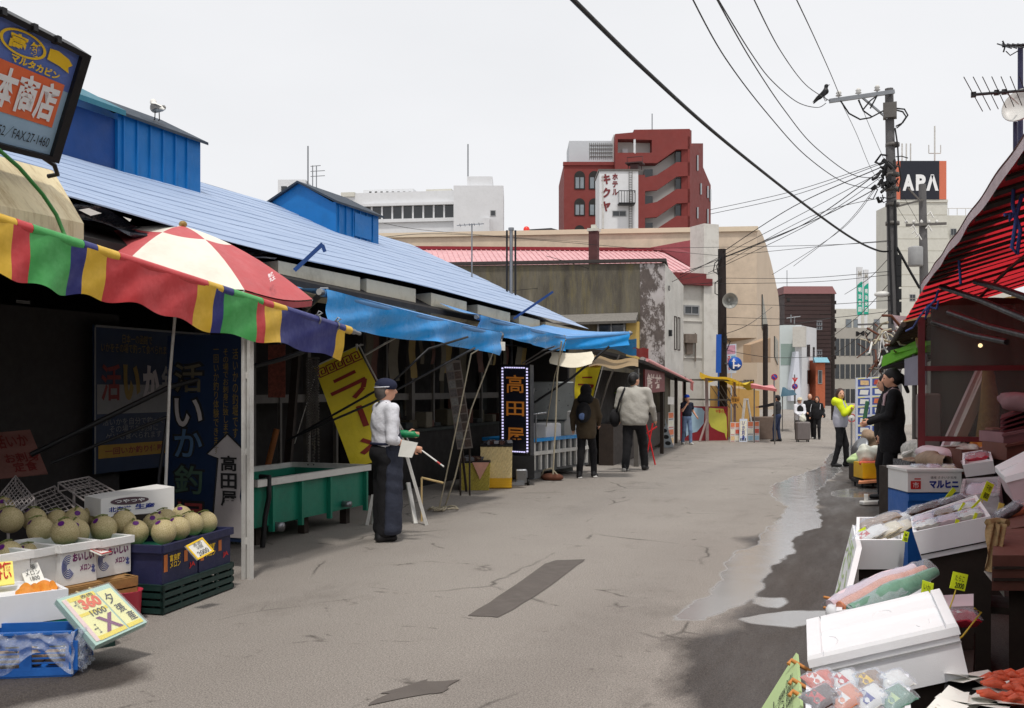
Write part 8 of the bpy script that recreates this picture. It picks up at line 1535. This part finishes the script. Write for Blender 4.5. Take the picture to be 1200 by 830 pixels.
q=(W(1172,622,5.15),W(1228,612,5.1),W(1225,585,5.7),W(1176,596,5.7));r,n,qq,bot=quadbox('dark red tray of knives and fish at the right edge','fish_tray','tray',q,.05,'brown_box');support(bot,'dark bench under the dark red tray at the right edge',shrink=.35)
packet('silver grey fish packet with a red stripe on the dark red tray',bil(qq,.15,.5,n,.03),RIGHT*.9+UP*.5,FWD,n,.17,.07,.05,'packet_grey',win='paper');packet('salmon coloured packet lying on the dark red tray',bil(qq,.55,.55,n,.03),RIGHT*.9+UP*.35,FWD,n,.22,.07,.05,'salmon');packet('red and white packet at the back of the dark red tray',bil(qq,.75,.9,n,.05),RIGHT*.9+UP*.4,FWD,n,.2,.09,.06,'fish_red',win='paper')
for k,(x0,x1,yb,yt,d,m,lab)in enumerate(((1180,1225,540,520,7.6,'brown_box','dim maroon box under the tilted lids at the right edge'),(1176,1225,520,507,7.7,'dim_box','dim pink lidded box stacked at the right edge'),)):
 mat('dim_box',c(140,104,108),.7);x=crate_at(lab,x0,x1,yb,yt,d,.4,m)
 b=MB();b.slab([W(x0-2,yt+2,d-.02),W(x1,yt-8,d-.02),W(x1,yt-12,d+.4),W(x0,yt-3,d+.4)],.02);b.build('lid',X[m],x[0])
 if k==0:stand_under([x[1],x[2],x[2]+x[3],x[1]+x[3]],'dark bench under the dim maroon box at the right edge')
b=MB()
for k in range(4):b.slab([W(1172,506-5*k,7.8),W(1222,494-7*k,7.8),W(1222,490-7*k,8.3),W(1174,501-5*k,8.3)],.015)
tag(b.build('lid_stack',mat('lid_maroon',c(110,56,62),.6,.15)),'pile of maroon box lids slanting at the right edge behind the rail','lids')
b=MB();b.box(V((2.0,7.55,.30)),(1.1,.8,.6));tag(b.build('display_bench',X['dark_wood']),'dark bench at the back of the red awning stall','bench')if 0 else None
x=crate_at('yellow plastic crate on a low black trolley in front of the dark dressed woman',1011,1034,561,543,15.2,.4,'crate_yellow','plastic_crate','crate');filled(*x,'crab',8,.06,5);b=MB();b.slab([W(1006,565,15.0),W(1034,563,15.0),W(1034,559,15.5),W(1008,561,15.5)],.03);b.build('paper_sheet',mat('flyer',c(226,150,110),.6,.3,12),x[0])
b=MB();a=x[1];b.box((x[1]+x[2]+x[3])/2-UP*.05,(.36,.46,.05),MR(YAW,3,'Z'));cc_=(x[1]+x[2]+x[3])/2
for dx,dy in((-.14,-.16),(.14,-.16),(-.14,.16),(.14,.16)):p=V((cc_.x,cc_.y,0))+MR(YAW,3,'Z')@V((dx,dy,0));b.bar(V((p.x,p.y,gz(p.y))),V((p.x,p.y,cc_.z-.05)),.03,.03)
tag(b.build('cart',X['black_metal']),'low black cart carrying the yellow crate','cart')
b=MB();p=G(1026,592);b.box(p+UP*.03,(.4,.12,.05),MR(YAW+.2,3,'Z'),0,.01);b.box(p+UP*.09-RIGHT*.12,(.05,.05,.10));tag(b.build('trolley_stand',X['white_paint']),'white foot of a trolley on the wet road beside the dark dressed woman','trolley')
mat('speckled',c(190,186,178),.5,.5,26,bump=.5,bscale=30)
def heap(label,px0,px1,pyb,pyt,d,m,seed,name='produce_bag',cat='bag'):
 rs=random.Random(seed);ctr=W((px0+px1)/2,pyb,d);w=(px1-px0)/FP*d;h=(pyb-pyt)/FP*d;pr=[]
 for k in range(7):x=rs.uniform(-.35,.35)*w;z=rs.uniform(.15,.6)*h;pr.append(el((x,rs.uniform(-.1,.1),z),(w*rs.uniform(.18,.3),.16,h*rs.uniform(.22,.4)),.05))
 v,f=sdf_mesh(pr,.03,.012,22,seed);R_=MR(YAW,3,'Z');b=MB();b.add([ctr+R_@V(q)for q in v],[tuple(q)for q in f],0,True);return tag(b.build(name,X[m]),label,cat),ctr
o,ctr=heap('crumpled white plastic bag lying above the yellow crate',1008,1036,546,518,15.6,'bag_white' if 'bag_white' in X else(mat('bag_white',c(214,214,200),.4,.08,8,bump=.5,bscale=20)and 'bag_white'),3)
heap('pale yellow green bag at the left of the white plastic bag',995,1014,542,530,15.9,'paper_green',5);heap('grey bundle of netting behind the white plastic bag',1008,1034,527,500,16.6,'goods_mix',8,'net_bundle','bundle')
b=MB();q0=W(1022,540,16.1);zt_=min(q0.z,W(1022,545,15.8).z);b.box(V((q0.x,q0.y+.1,(zt_+gz(16))/2)),(.5,.8,zt_-gz(16)),MR(YAW,3,'Z'),0,.02);tag(b.build('display_bench',X['dark_wood']),'dark bench under the bags beyond the dark dressed woman','bench')
b=MB();c1=W(1008,526,16.4);b.lathe(c1,[(0,-.05),(.16,-.04),(.2,.0),(.19,.03),(.0,.06)],16,0,V((-.7,-.5,.4)));b.tube([c1,V((c1.x+.1,c1.y+.2,.0+gz(16)))],.03,6);tag(b.build('steel_bowl',X['steel']),'round steel bowl beside the woman in the neon hooded jacket','bowl')
for k,(x0,x1,yb,yt,d,m,lab)in enumerate(((1058,1082,540,506,10.2,'speckled','white speckled fish bag heaped left of the red post'),(1058,1078,552,535,10.4,'pack_green','greenish bag low left of the red post'))):
 heap(lab,x0+3,x1-3,yb,yt+8,d,m,20+k)
b=MB();b.slab([W(1056,533,10.1),W(1080,522,10.0),W(1082,518,10.3),W(1060,527,10.4)],.02);b.slab([W(1074,505,10.3),W(1080,507,10.3),W(1089,490,10.4),W(1080,489,10.4)],.01);tag(b.build('white_card',X['paper']),'white card sheets stuck up beside the red post','card')
b=MB();b.box(V((W(1072,560,10.3).x+.05,W(1072,560,10.3).y,.34)),(.62,.6,.68),MR(YAW,3,'Z'));tag(b.build('display_bench',X['dark_wood']),'dark bench just beyond the red post','bench')
b=MB();b.box(W(1058,563,9.0),(.10,.3,.22),MR(YAW,3,'Z'),0,.01);q=W(1058,563,9.0);b.box(V((q.x,q.y,(q.z-.11)/2)),(.1,.28,q.z-.11));tag(b.build('grey_board',X['greyboard']),'grey tub on a base beside the blue fish crate','tub')
pn=Panel(W(1003,522,20.2),W(1038,520,20.2),W(1003,443,20.2));r=thing('photo_board','tall white board of blue framed dish photos behind the neon jacket woman','menu board',V((pn.p(.5,0).x,pn.p(.5,0).y,gz(19))));b=MB();pn.board(b,.04);b.build('board',mat('board_pale',c(206,210,222),.6,.05),r);rs=random.Random(2)
for j in range(7):
 for i in range(2):
  u0,v0=.05+.48*i,.02+.14*j;b=MB();pn.patch(b,u0+.02,v0+.01,u0+.42,v0+.115,.003);b.build('blue_frame',mat('frame_blue',c(70,90,160),.6,.1),r);b=MB();a=rs.uniform(-.03,.03);b.add([pn.p(u0+.08+a,v0+.03,.006),pn.p(u0+.36+a,v0+.02,.006),pn.p(u0+.38,v0+.09,.006),pn.p(u0+.1,v0+.10,.006)],[(0,1,2,3)]);b.build('dish_photo',cl2[rs.randrange(5)]if rs.random()<.3 else X['paper'],r)
  b=MB();pn.patch(b,u0+.02,v0+.118,u0+.25,v0+.13,.004);b.build('caption',X['paper_yellow'],r)
b=MB()
for u in(.03,.97):p=pn.p(u,0,-.02);b.box(V((p.x,p.y,(p.z+gz(19))/2)),(.04,.04,p.z-gz(19)))
b.build('leg',X['steel'],r)
b=MB();p=G(997,520)+FWD*10;disc=W(998,490,30);b.tube([V((disc.x,disc.y,gz(disc.y))),disc],.03,6);o=tag(b.build('round_sign',X['steel']),'small red and white round sign on a post right of the neon jacket woman','traffic sign');disc_sign(disc,.13,'white_paint',o,'disc','sign_red')
for k,(x0,x1,yb,yt,d,m,lab)in enumerate(((1086,1112,536,519,8.75,'pinkish','pale pinkish bag heaped on the red brown box behind the red post'),(1112,1134,534,516,8.85,'speckled','speckled pale bag heaped left of the slanted pink lid'),(1084,1100,545,532,8.5,'goods_mix','brownish bundle lying in front of the pinkish bag'),(1176,1206,478,458,7.9,'dim_box','dim pink bundle on the pile of maroon lids'))):
 heap(lab,x0,x1,yb,yt,d,m,31+k)
zc=W(1095,553,8.1).z+.03
for k,(x,m,w,lab)in enumerate(((1076,'paper','ink_blue','left'),(1094,'pinkish','ink_red','middle'),(1112,'pack_cream',None,'right'))):
 p=W(x,553,8.2);packet('wrapped packet lying on the lid of the white katakana carton, %s of three'%lab,V((p.x,p.y,zc)),RIGHT+FWD*(.3-.25*k),FWD,UP,.10,.12,.04,m,win=w)
for k,(tl,w,h,lab)in enumerate((((1178,596,5.9),.30,.12,'upper'),((1186,640,5.35),.26,.11,'lower'))):
 pass
q=(W(1128,545,7.6),W(1164,540,7.5),W(1160,526,8.0),W(1128,531,8.0));r,n,qq,bot=quadbox('small pinkish white foam box with fish between the translucent bin and the brown box','styrofoam_box','box',q,.10,'styro','white styrofoam fish boxes',open_=True,wall=.018);support(bot,'dark bench under the small pinkish white foam box',shrink=.9);packet('reddish fish packet in the small pinkish white foam box',bil(qq,.5,.5,n,.0),qq[1]-qq[0],FWD,n,.17,.13,.05,'fish_red',win='paper')
# people
def person(label,pos,H,phi,top,trs,shoe='shoe',hairm='hair',head=0.,pitch=0.,fl=(-.09,.06),fr=(.09,-.06),el_=(-.25,-.03,1.13),wl=(-.26,.05,.89),er=(.25,-.03,1.13),wr=(.26,.05,.89),wide=1.,sleeve='long',long_hair=False,coat=None,bald=False,h=.014,hands=True,fold=.004,hd_l=None,hd_r=None,lean=0.,ponytail=False,skirt=None):
 s=H/1.70;yaw=YAW-radians(phi);R_=MR(yaw,3,'Z');P0=V(pos);r=thing('person',label,'person',P0);np_=np.array
 def put(v,f,nm,m,par=r,sm=True):
  b=MB();b.add([P0+R_@V((a[0]*s,a[1]*s+lean*s*a[2],a[2]*s))for a in v],[tuple(q)for q in f],0,sm);return b.build(nm,X[m]if isinstance(m,str)else m,par)
 def mesh(pr,nm,m,hh=h,fo=0,par=r,seed=1):v,f=sdf_mesh(pr,hh,fo,17,seed+phi*.1);return put(v,f,nm,m,par)
 W_=wide;hy=head
 def hp(x,y,z):y2=y-.0;dz=z-1.50;y2,dz=y2*cos(pitch)+dz*sin(pitch),dz*cos(pitch)-y2*sin(pitch);return(x*cos(hy)-y2*sin(hy),x*sin(hy)+y2*cos(hy),1.50+dz)
 shl,shr=(-.175*W_,0,1.39),(.175*W_,0,1.39)
 kl,kr=(fl[0]*.95,fl[1]*.5+.035,.48),(fr[0]*.95,fr[1]*.5+.035,.48)
 body=[el(hp(0,.005,1.60),(.074,.094,.105),.02,0,hy),el(hp(0,.035,1.54),(.055,.062,.062),.03,0,hy),rc(hp(0,.10,1.595),hp(0,.114,1.565),.011,.015,.012),el(hp(-.076,-.005,1.575),(.013,.024,.032),.01,0,hy),el(hp(.076,-.005,1.575),(.013,.024,.032),.01,0,hy),rc((0,-.02,1.40),hp(0,-.012,1.53),.055,.05,.02),rc((0,0,.95),(0,0,1.34),.09,.10,.03),rc(shl,shr,.045,.045,.04)]
 for sh,e,w in((shl,el_,wl),(shr,er,wr)):body+=[rc(sh,e,.042,.038,.02),rc(e,w,.040,.027,.02)]
 for x0,k,ft in((-.08*W_,kl,fl),(.08*W_,kr,fr)):body+=[rc((x0,0,.9),k,.065,.05,.03),rc(k,(ft[0],ft[1],.09),.05,.035,.02)]
 for sx,e,w,hd in((-1,el_,wl,hd_l),(1,er,wr,hd_r)):
  e,w=np_(e),np_(w);d=np_(hd)if hd is not None else(w-e);d=d/np.linalg.norm(d);side=np.cross(d,np_((sx*1.,0,.15)));side/=np.linalg.norm(side)+1e-9;up=np.cross(side,d)
  pm=w+d*.055;body+=[rc(tuple(w),tuple(pm),.028,.032,.015)]
  for q in((-.026,-.009,.008,.026)if hands else(-.02,.0,.02)):
   b0=pm+side*q+d*.015;L_=.062-.25*abs(q-.005);b1=b0+d*L_*.55+up*.004;b2=b1+d*L_*.38+up*(.022)*-sx;body+=[rc(tuple(b0),tuple(b1),.0098,.009,.004),rc(tuple(b1),tuple(b2),.009,.0075,.004)]
  t0=w+d*.02+side*.028;t1=t0+side*.025+d*.028;body+=[rc(tuple(t0),tuple(t1),.012,.010,.008),rc(tuple(t1),tuple(t1+d*.026),.010,.008,.004)]
 mesh(body,'body','skin',h*.75 if hands else h)
 b=MB()
 for sx in(-1,1):b.ball(P0+R_@V(tuple(a*s for a in hp(sx*.031,.088,1.60)))+R_@V((0,lean*s*1.6,0)),(.014*s,.008*s,.007*s),8,6,0,MR(yaw+hy,3,'Z'))
 b.build('eyes',X['ink'],r);b=MB();b.ball(P0+R_@V(tuple(a*s for a in hp(0,.094,1.53)))+R_@V((0,lean*s*1.53,0)),(.024*s,.008*s,.006*s),8,6,0,MR(yaw+hy,3,'Z'));b.build('mouth',mat('lips',c(160,84,76),.5,.05),r)
 tp_=[el((0,-.005,1.25),(.185*W_,.125*W_,.21),.05),el((0,.012,1.06),(.168*W_,.125*W_,.19),.05),rc((-.13*W_,-.01,1.395),(.13*W_,-.01,1.395),.062,.062,.05),rc((0,-.02,1.40),(0,-.012,1.455),.07,.064,.02)]
 for sh,e,w in((shl,el_,wl),(shr,er,wr)):
  sh,e,w=np_(sh),np_(e),np_(w);k_=.065*min(W_,1.15)
  if sleeve=='long':tp_+=[rc(tuple(sh),tuple(e),k_,.053,.03),rc(tuple(e),tuple(w),.053,.041,.02)]
  elif sleeve=='rolled':tp_+=[rc(tuple(sh),tuple(e),k_,.060,.03),rc(tuple(e),tuple(e+(w-e)*.22),.060,.052,.02)]
  else:tp_+=[rc(tuple(sh),tuple(sh+(e-sh)*.6),k_,.058,.03)]
 if coat:tp_+=[el((0,0,coat+.14),(.19*W_,.155*W_,.26),.06),el((0,.0,1.08),(.178*W_,.14*W_,.2),.05),cut((0,0,coat-1.0),(4,4,1.0),.012)]
 mesh(tp_,'jacket' if sleeve=='long' else 'shirt',top,h,fold,r,3)
 tr=[el((0,-.01,.93-(.06 if coat else 0)),(.168*W_*(.86 if coat else 1),.135*W_*(.82 if coat else 1),.14),.05)]
 if skirt:tr+=[rc((-.06,.0,.86),(fl[0],.0,.13),.10,.085,.05),rc((.06,.0,.86),(fr[0],.0,.13),.10,.085,.05)]
 for x0,k,ft in((-.085*W_,kl,fl),(.085*W_,kr,fr)):q=min(W_,1.2);tr+=[rc((x0*(.9 if coat else 1),0,.86),k,.086*q,.068*q,.03),rc(k,(ft[0],ft[1]-.01,.09),.066*q,.056*q,.03)]
 mesh(tr,'trousers',trs,h,fold*.8,r,6)
 for ft in(fl,fr):mesh([rc((ft[0],ft[1]-.05,.045),(ft[0]*1.12,ft[1]+.12,.036),.043,.034,.03),rc((ft[0],ft[1]-.03,.05),(ft[0],ft[1]-.03,.10),.045,.045,.03),cut((ft[0],ft[1],-.20),(.4,.4,.20),.003)],'shoe',shoe,h*.8)
 if not bald:
  hr=[el(hp(0,-.014,1.625),(.086,.104,.098),.02,0,hy),el(hp(0,-.05,1.565),(.080,.066,.075),.03,0,hy)]
  if long_hair:hr+=[rc(hp(0,-.07,1.58),hp(0,-.085,1.40),.075,.055,.04),rc(hp(-.07,-.01,1.58),hp(-.075,.0,1.46),.032,.026,.03),rc(hp(.07,-.01,1.58),hp(.075,.0,1.46),.032,.026,.03)]
  if ponytail:hr+=[rc(hp(0,-.12,1.60),hp(0,-.17,1.40),.035,.02,.02)]
  hr+=[cut(hp(0,.115,1.565),(.070,.085,.085),.015)];mesh(hr,'hair',hairm,h*.8,.003)
 r['_']=0;del r['_'];r_fn=lambda a:P0+R_@V((a[0]*s,a[1]*s+lean*s*a[2],a[2]*s));return r,mesh,r_fn,hp,hy
p=G(449,634);M_=person('man in white shirt dark cap and long navy apron holding papers beside the green tank',p,1.58,62,'white_cloth','black_cloth',hairm='hair_grey' if mat('hair_grey',c(90,84,80),.6,.2,40)else 0,head=-.15,pitch=-.05,er=(.235,-.02,1.09),wr=(.17,.25,.985),el_=(-.22,.06,1.11),wl=(-.08,.28,1.12),sleeve='rolled',h=.012,fold=.005,skirt=True,hd_r=(-.15,.9,-.25),hd_l=(.5,.8,-.1),fl=(-.08,.03),fr=(.08,-.03),wide=1.14,lean=.02)
r,mesh,wf,hp,hy=M_
mesh([rc((-.07,.03,.95),(-.075,.04,.15),.135,.132,.10),rc((.07,.03,.95),(.075,.04,.15),.135,.132,.10),cut((0,0,-.92),(5,5,1.0),.008),cut((0,-1.045,.5),(6,1.0,6),.008)],'apron_skirt','navy_cloth',.012,.007)
mesh([el(hp(0,-.005,1.645),(.092,.110,.078),.02,0,hy),rc(hp(-.05,.06,1.635),hp(.05,.06,1.635),.05,.05,.04),cut(hp(0,.03,1.52),(.2,.2,.085),.01)],'cap','navy_cap',.010)
b=MB();n_=24;b.tube([wf(hp(.095*cos(2*pi*k/n_),-.005+.113*sin(2*pi*k/n_),1.628))for k in range(n_+1)],.0055,6);b.build('cap_band',X['white_cloth'],r)
mesh([el((0,.07,1.13),(.15,.085,.16),.03),rc((-.10,.03,1.02),(.10,.03,1.02),.125,.125,.05),cut((0,-.16,1.15),(.4,.17,.5),.01)],'apron_bib','navy_cloth',.012,.002)
b=MB();b.tube([wf((-.10,.10,1.22)),wf((-.095,.07,1.36)),wf((-.07,-.02,1.455)),wf((0,-.075,1.465)),wf((.07,-.02,1.455)),wf((.095,.07,1.36)),wf((.10,.10,1.22))],.012,8);b.tube([wf((.18*cos(t),.14*sin(t),1.03))for t in[pi*(1+k/8)for k in range(9)]],.014,6);b.build('apron_strap',X['navy_cap'],r)
mesh([rc((-.09,.26,1.12),(-.05,.34,1.115),.036,.038,.02),rc((-.13,.21,1.12),(-.09,.26,1.12),.044,.038,.02),rc((-.05,.34,1.115),(-.03,.385,1.10),.026,.018,.01)],'glove','glove_green',.010)
hw=wf((.15,.34,.95));q=[W(466.5,535,9.55),W(482.5,536.5,9.5),W(489.5,519,9.5),W(471,515.5,9.55)];b=MB();b.slab(q,.008);tag(b.build('paper_sheet',X['paper']),'white papers held in front of the apron man at his waist','paper')
b=MB();b.tube([hw-RIGHT*.04+UP*.005,hw+RIGHT*.02,W(520,547,9.6)],.008,7);o=tag(b.build('stick',X['white_paint']),'thin white stick with a reddish band held low by the apron man','stick');b=MB();e0,e1=hw+RIGHT*.02,W(520,547,9.6);b.tube([e0.lerp(e1,.7),e0.lerp(e1,.86)],.0086,7);b.build('red_band',X['ink_red'],o)
r,mesh,wf,hp,hy=person('woman in dark hoodie and leggings with a black backpack walking away by the ribbed tank',G(687,560),1.58,18,'olive_cloth','black_cloth',coat=.72,h=.016,fold=.004,fl=(-.09,-.14),fr=(.11,.16),er=(.24,.02,1.13),wr=(.20,.16,.98),hands=False)
mesh([el(hp(0,-.02,1.60),(.108,.115,.122),.03,0,hy),rc((-.06,-.07,1.44),(.06,-.07,1.44),.09,.09,.05),cut(hp(0,.13,1.58),(.07,.08,.085),.015)],'hood','black_cloth',.016)
mesh([el((0,-.20,1.20),(.14,.09,.19),.03),el((0,-.26,1.12),(.10,.05,.10),.03)],'backpack','black_cloth',.014);b=MB();b.ball(wf((.0,-.308,1.13)),(.06,.012,.06),12,6,0,MR(YAW,3,'Z'));b.build('backpack_badge',mat('badge',c(70,90,130),.6,.4,30),r)
b=MB()
for ft in((-.09,-.14),(.11,.16)):b.box(wf((ft[0]*1.05,ft[1]+.03,.016)),(.075,.22,.03),MR(YAW,3,'Z'),0,.01)
b.build('shoe_sole',X['shoe_white'],r)
r,mesh,wf,hp,hy=person('big man in pale grey jacket walking away with a black shoulder bag',G(743,552),1.84,22,'grey_cloth','black_cloth',wide=1.34,coat=.80,h=.017,fold=.006,fl=(-.10,-.20),fr=(.13,.24),head=-.55,er=(.32,.02,1.12),wr=(.33,.16,.90),el_=(-.30,-.02,1.12),wl=(-.30,.08,.90),hands=False)
b=MB();b.tube([wf((-.17,.06,1.46)),wf((-.15,-.08,1.43)),wf((-.20,-.18,1.25)),wf((-.27,-.14,1.05)),wf((-.30,-.05,.98))],.02,6);b.build('bag_strap',X['black_cloth'],r);mesh([el((-.33,-.05,.92),(.09,.17,.16),.03)],'shoulder_bag','black_cloth',.017)
mesh([rc((-.10,-.25,.045),(-.11,-.08,.036),.046,.037,.03)],'pale_shoe','shoe_white',.014)
b=MB();
b.tube([W(752,478,21),W(759,505,21),V((W(768,530,21).x,W(768,530,21).y,gz(21)))],.018,6);b.tube([W(770,500,21),W(752,512,21)],.018,6);b.tube([W(765,496,21),V((W(756,530,21).x,W(756,530,21).y,gz(21)))],.018,6);tag(b.build('red_walker',X['sign_red']),'red tubular cart handle poking out to the right of the big man','cart')
r,mesh,wf,hp,hy=person('man in a blue cap and jeans walking with a hand raised to his mouth',G(805,521),1.68,165,'navy_tee','denim',sleeve='short',h=.02,hands=False,er=(.22,.12,1.16),wr=(.06,.19,1.42),el_=(-.26,-.08,1.15),wl=(-.36,.02,.95),fl=(-.08,.14),fr=(.09,-.14),head=.2,shoe='shoe_white')
mesh([el(hp(0,-.005,1.65),(.095,.112,.075),.02,0,hy),cut(hp(0,.03,1.53),(.2,.2,.085),.01)],'cap','blue_cap',.016)
r,mesh,wf,hp,hy=person('man in dark grey jacket stretching one arm out to the left in mid street',G(911,517.5),1.66,-50,'dark_jacket','denim_dark',h=.022,hands=False,er=(.2,.05,1.12),wr=(.18,.2,1.0),el_=(-.32,.26,1.32),wl=(-.42,.52,1.27),fl=(-.1,.08),fr=(.1,-.04));mesh([el(hp(0,-.005,1.645),(.094,.110,.075),.02,0,hy),cut(hp(0,.03,1.53),(.2,.2,.085),.01)],'cap','dark_jacket',.018)
r,mesh,wf,hp,hy=person('woman in a cream hat and black vest with white sleeves standing behind the suitcase',G(937,516),1.56,178,'white_cloth','black_cloth',h=.022,hands=False,er=(.2,.06,1.12),wr=(.05,.22,.98),el_=(-.2,.06,1.12),wl=(-.05,.22,.98),pitch=.25,coat=.8)
mesh([el((0,0,1.2),(.175,.145,.25),.03),el((0,0,1.02),(.165,.145,.2),.03)],'vest','black_cloth',.022);mesh([el(hp(0,0,1.66),(.095,.11,.075),.02,0,hy),el(hp(0,.01,1.635),(.145,.16,.02),.02,0,hy)],'hat',mat('hat_cream',c(206,196,170),.8,.08),.018)
person('bald man in black standing between two women of the far group',G(949,514.5),1.70,190,'black_cloth','black_cloth',h=.022,hands=False,bald=True,er=(.22,.05,1.12),wr=(.12,.2,1.0),shoe='shoe_white')
r,mesh,wf,hp,hy=person('woman in a white piped black jacket, rightmost of the far group',G(957.5,515),1.60,205,'black_cloth','black_cloth',h=.022,hands=False,long_hair=True,coat=.8,wl=(-.24,.1,.95));mesh([el((-.27,0,.95),(.06,.12,.10),.02)],'shoulder_bag','black_cloth',.02);b=MB();b.tube([wf((.19,.10,1.40)),wf((.235,.06,1.25)),wf((.245,.06,1.10))],.012,5);b.tube([wf((-.15,.14,1.40)),wf((-.14,.16,1.2))],.010,5);b.build('white_piping',X['white_cloth'],r)
q=G(935.5,517)-FWD*.55;q.z=gz(q.y);sc_=thing('suitcase','large grey brown hard suitcase standing upright in front of the cream hatted woman','suitcase',q);R_=MR(YAW,3,'Z');b=MB();b.box(q+UP*.39,(.50,.30,.66),R_,0,.05)
for k in range(6):b.box(q+R_@V((-.2+.08*k,-.152,.39)),(.02,.012,.58),R_)
b.build('shell',X['suitcase'],sc_);b=MB();b.tube([q+R_@V((-.12,.1,.70)),q+R_@V((-.12,.1,.98)),q+R_@V((.12,.1,.98)),q+R_@V((.12,.1,.70))],.012,6);b.build('handle',X['steel'],sc_)
for dx in(-.18,.18):
 for dy in(-.1,.1):b=MB();b.lathe(q+R_@V((dx,dy,.035)),[(0,-.015),(.035,-.015),(.035,.015),(0,.015)],10,0,RIGHT);b.build('wheel',X['rubber'],sc_)
b=MB();v,f=sdf_mesh([el((0,0,.12),(.13,.10,.14),.03),rc((0,0,.2),(0,0,.3),.05,.03,.04)],.02,.01);b.add([q+UP*.70+R_@V(a)for a in v],[tuple(a)for a in f],0,True);tag(b.build('shopping_bag',X['bag_white']),'white plastic shopping bag resting on top of the suitcase','bag')
r,mesh,wf,hp,hy=person('woman in a neon yellow and lilac hooded jacket with arms crossed on the wet edge',G(985,547),1.64,118,'lilac_grey','black_cloth',hairm='hair_brown',long_hair=True,head=-1.0,h=.014,coat=.86,er=(.22,.12,1.17),wr=(-.02,.24,1.30),el_=(-.22,.12,1.17),wl=(.04,.22,1.25),hands=False,fl=(-.10,.12),fr=(.10,-.10))
mesh([rc((-.16,-.01,1.40),(.16,-.01,1.40),.083,.083,.04),rc((-.185,0,1.39),(-.22,.12,1.17),.078,.068,.03),rc((.185,0,1.39),(.22,.12,1.17),.078,.068,.03),rc((-.22,.12,1.17),(.02,.215,1.25),.068,.058,.03),rc((.22,.12,1.17),(.0,.23,1.30),.068,.058,.03),el((0,-.10,1.42),(.15,.09,.10),.04)],'neon_yoke','neon_cloth',.014,.005)
r,mesh,wf,hp,hy=person('woman dressed in black with a ponytail standing at the fish stall beside the red post',G(1046,592),1.74,-72,'black_cloth','black_cloth',hairm='hair',ponytail=True,h=.012,coat=.66,fold=.004,pitch=.12,er=(.23,.05,1.13),wr=(.06,.27,1.06),el_=(-.23,.05,1.13),wl=(-.06,.27,1.04),fl=(-.09,.03),fr=(.09,-.05),wide=1.04)
b=MB()
for sx in(-1,1):b.tube([wf((sx*.12,.11,1.25)),wf((sx*.115,.09,1.38)),wf((sx*.09,.0,1.462)),wf((sx*.06,-.07,1.44)),wf((sx*.02,-.12,1.30))],.016,6)
b.build('apron_strap',mat('strap_pink',c(190,160,164),.8),r)
b=MB();b.box(wf((0,.32,1.14)),(.05,.03,.34),MR(.15,3,'Y'),0,.008);tag(b.build('green_packet',mat('pkt_green',c(60,110,80),.4,.2)),'slim dark green packet held up by the woman in black','packet')
person('second dark haired woman mostly hidden behind the woman in black',V((W(1038.5,590,13.5).x,W(1038.5,590,13.5).y,gz(14))),1.68,-66,'black_cloth','black_cloth',hairm='hair',long_hair=True,h=.016,hands=False,coat=.8,pitch=.1)
flush_text()
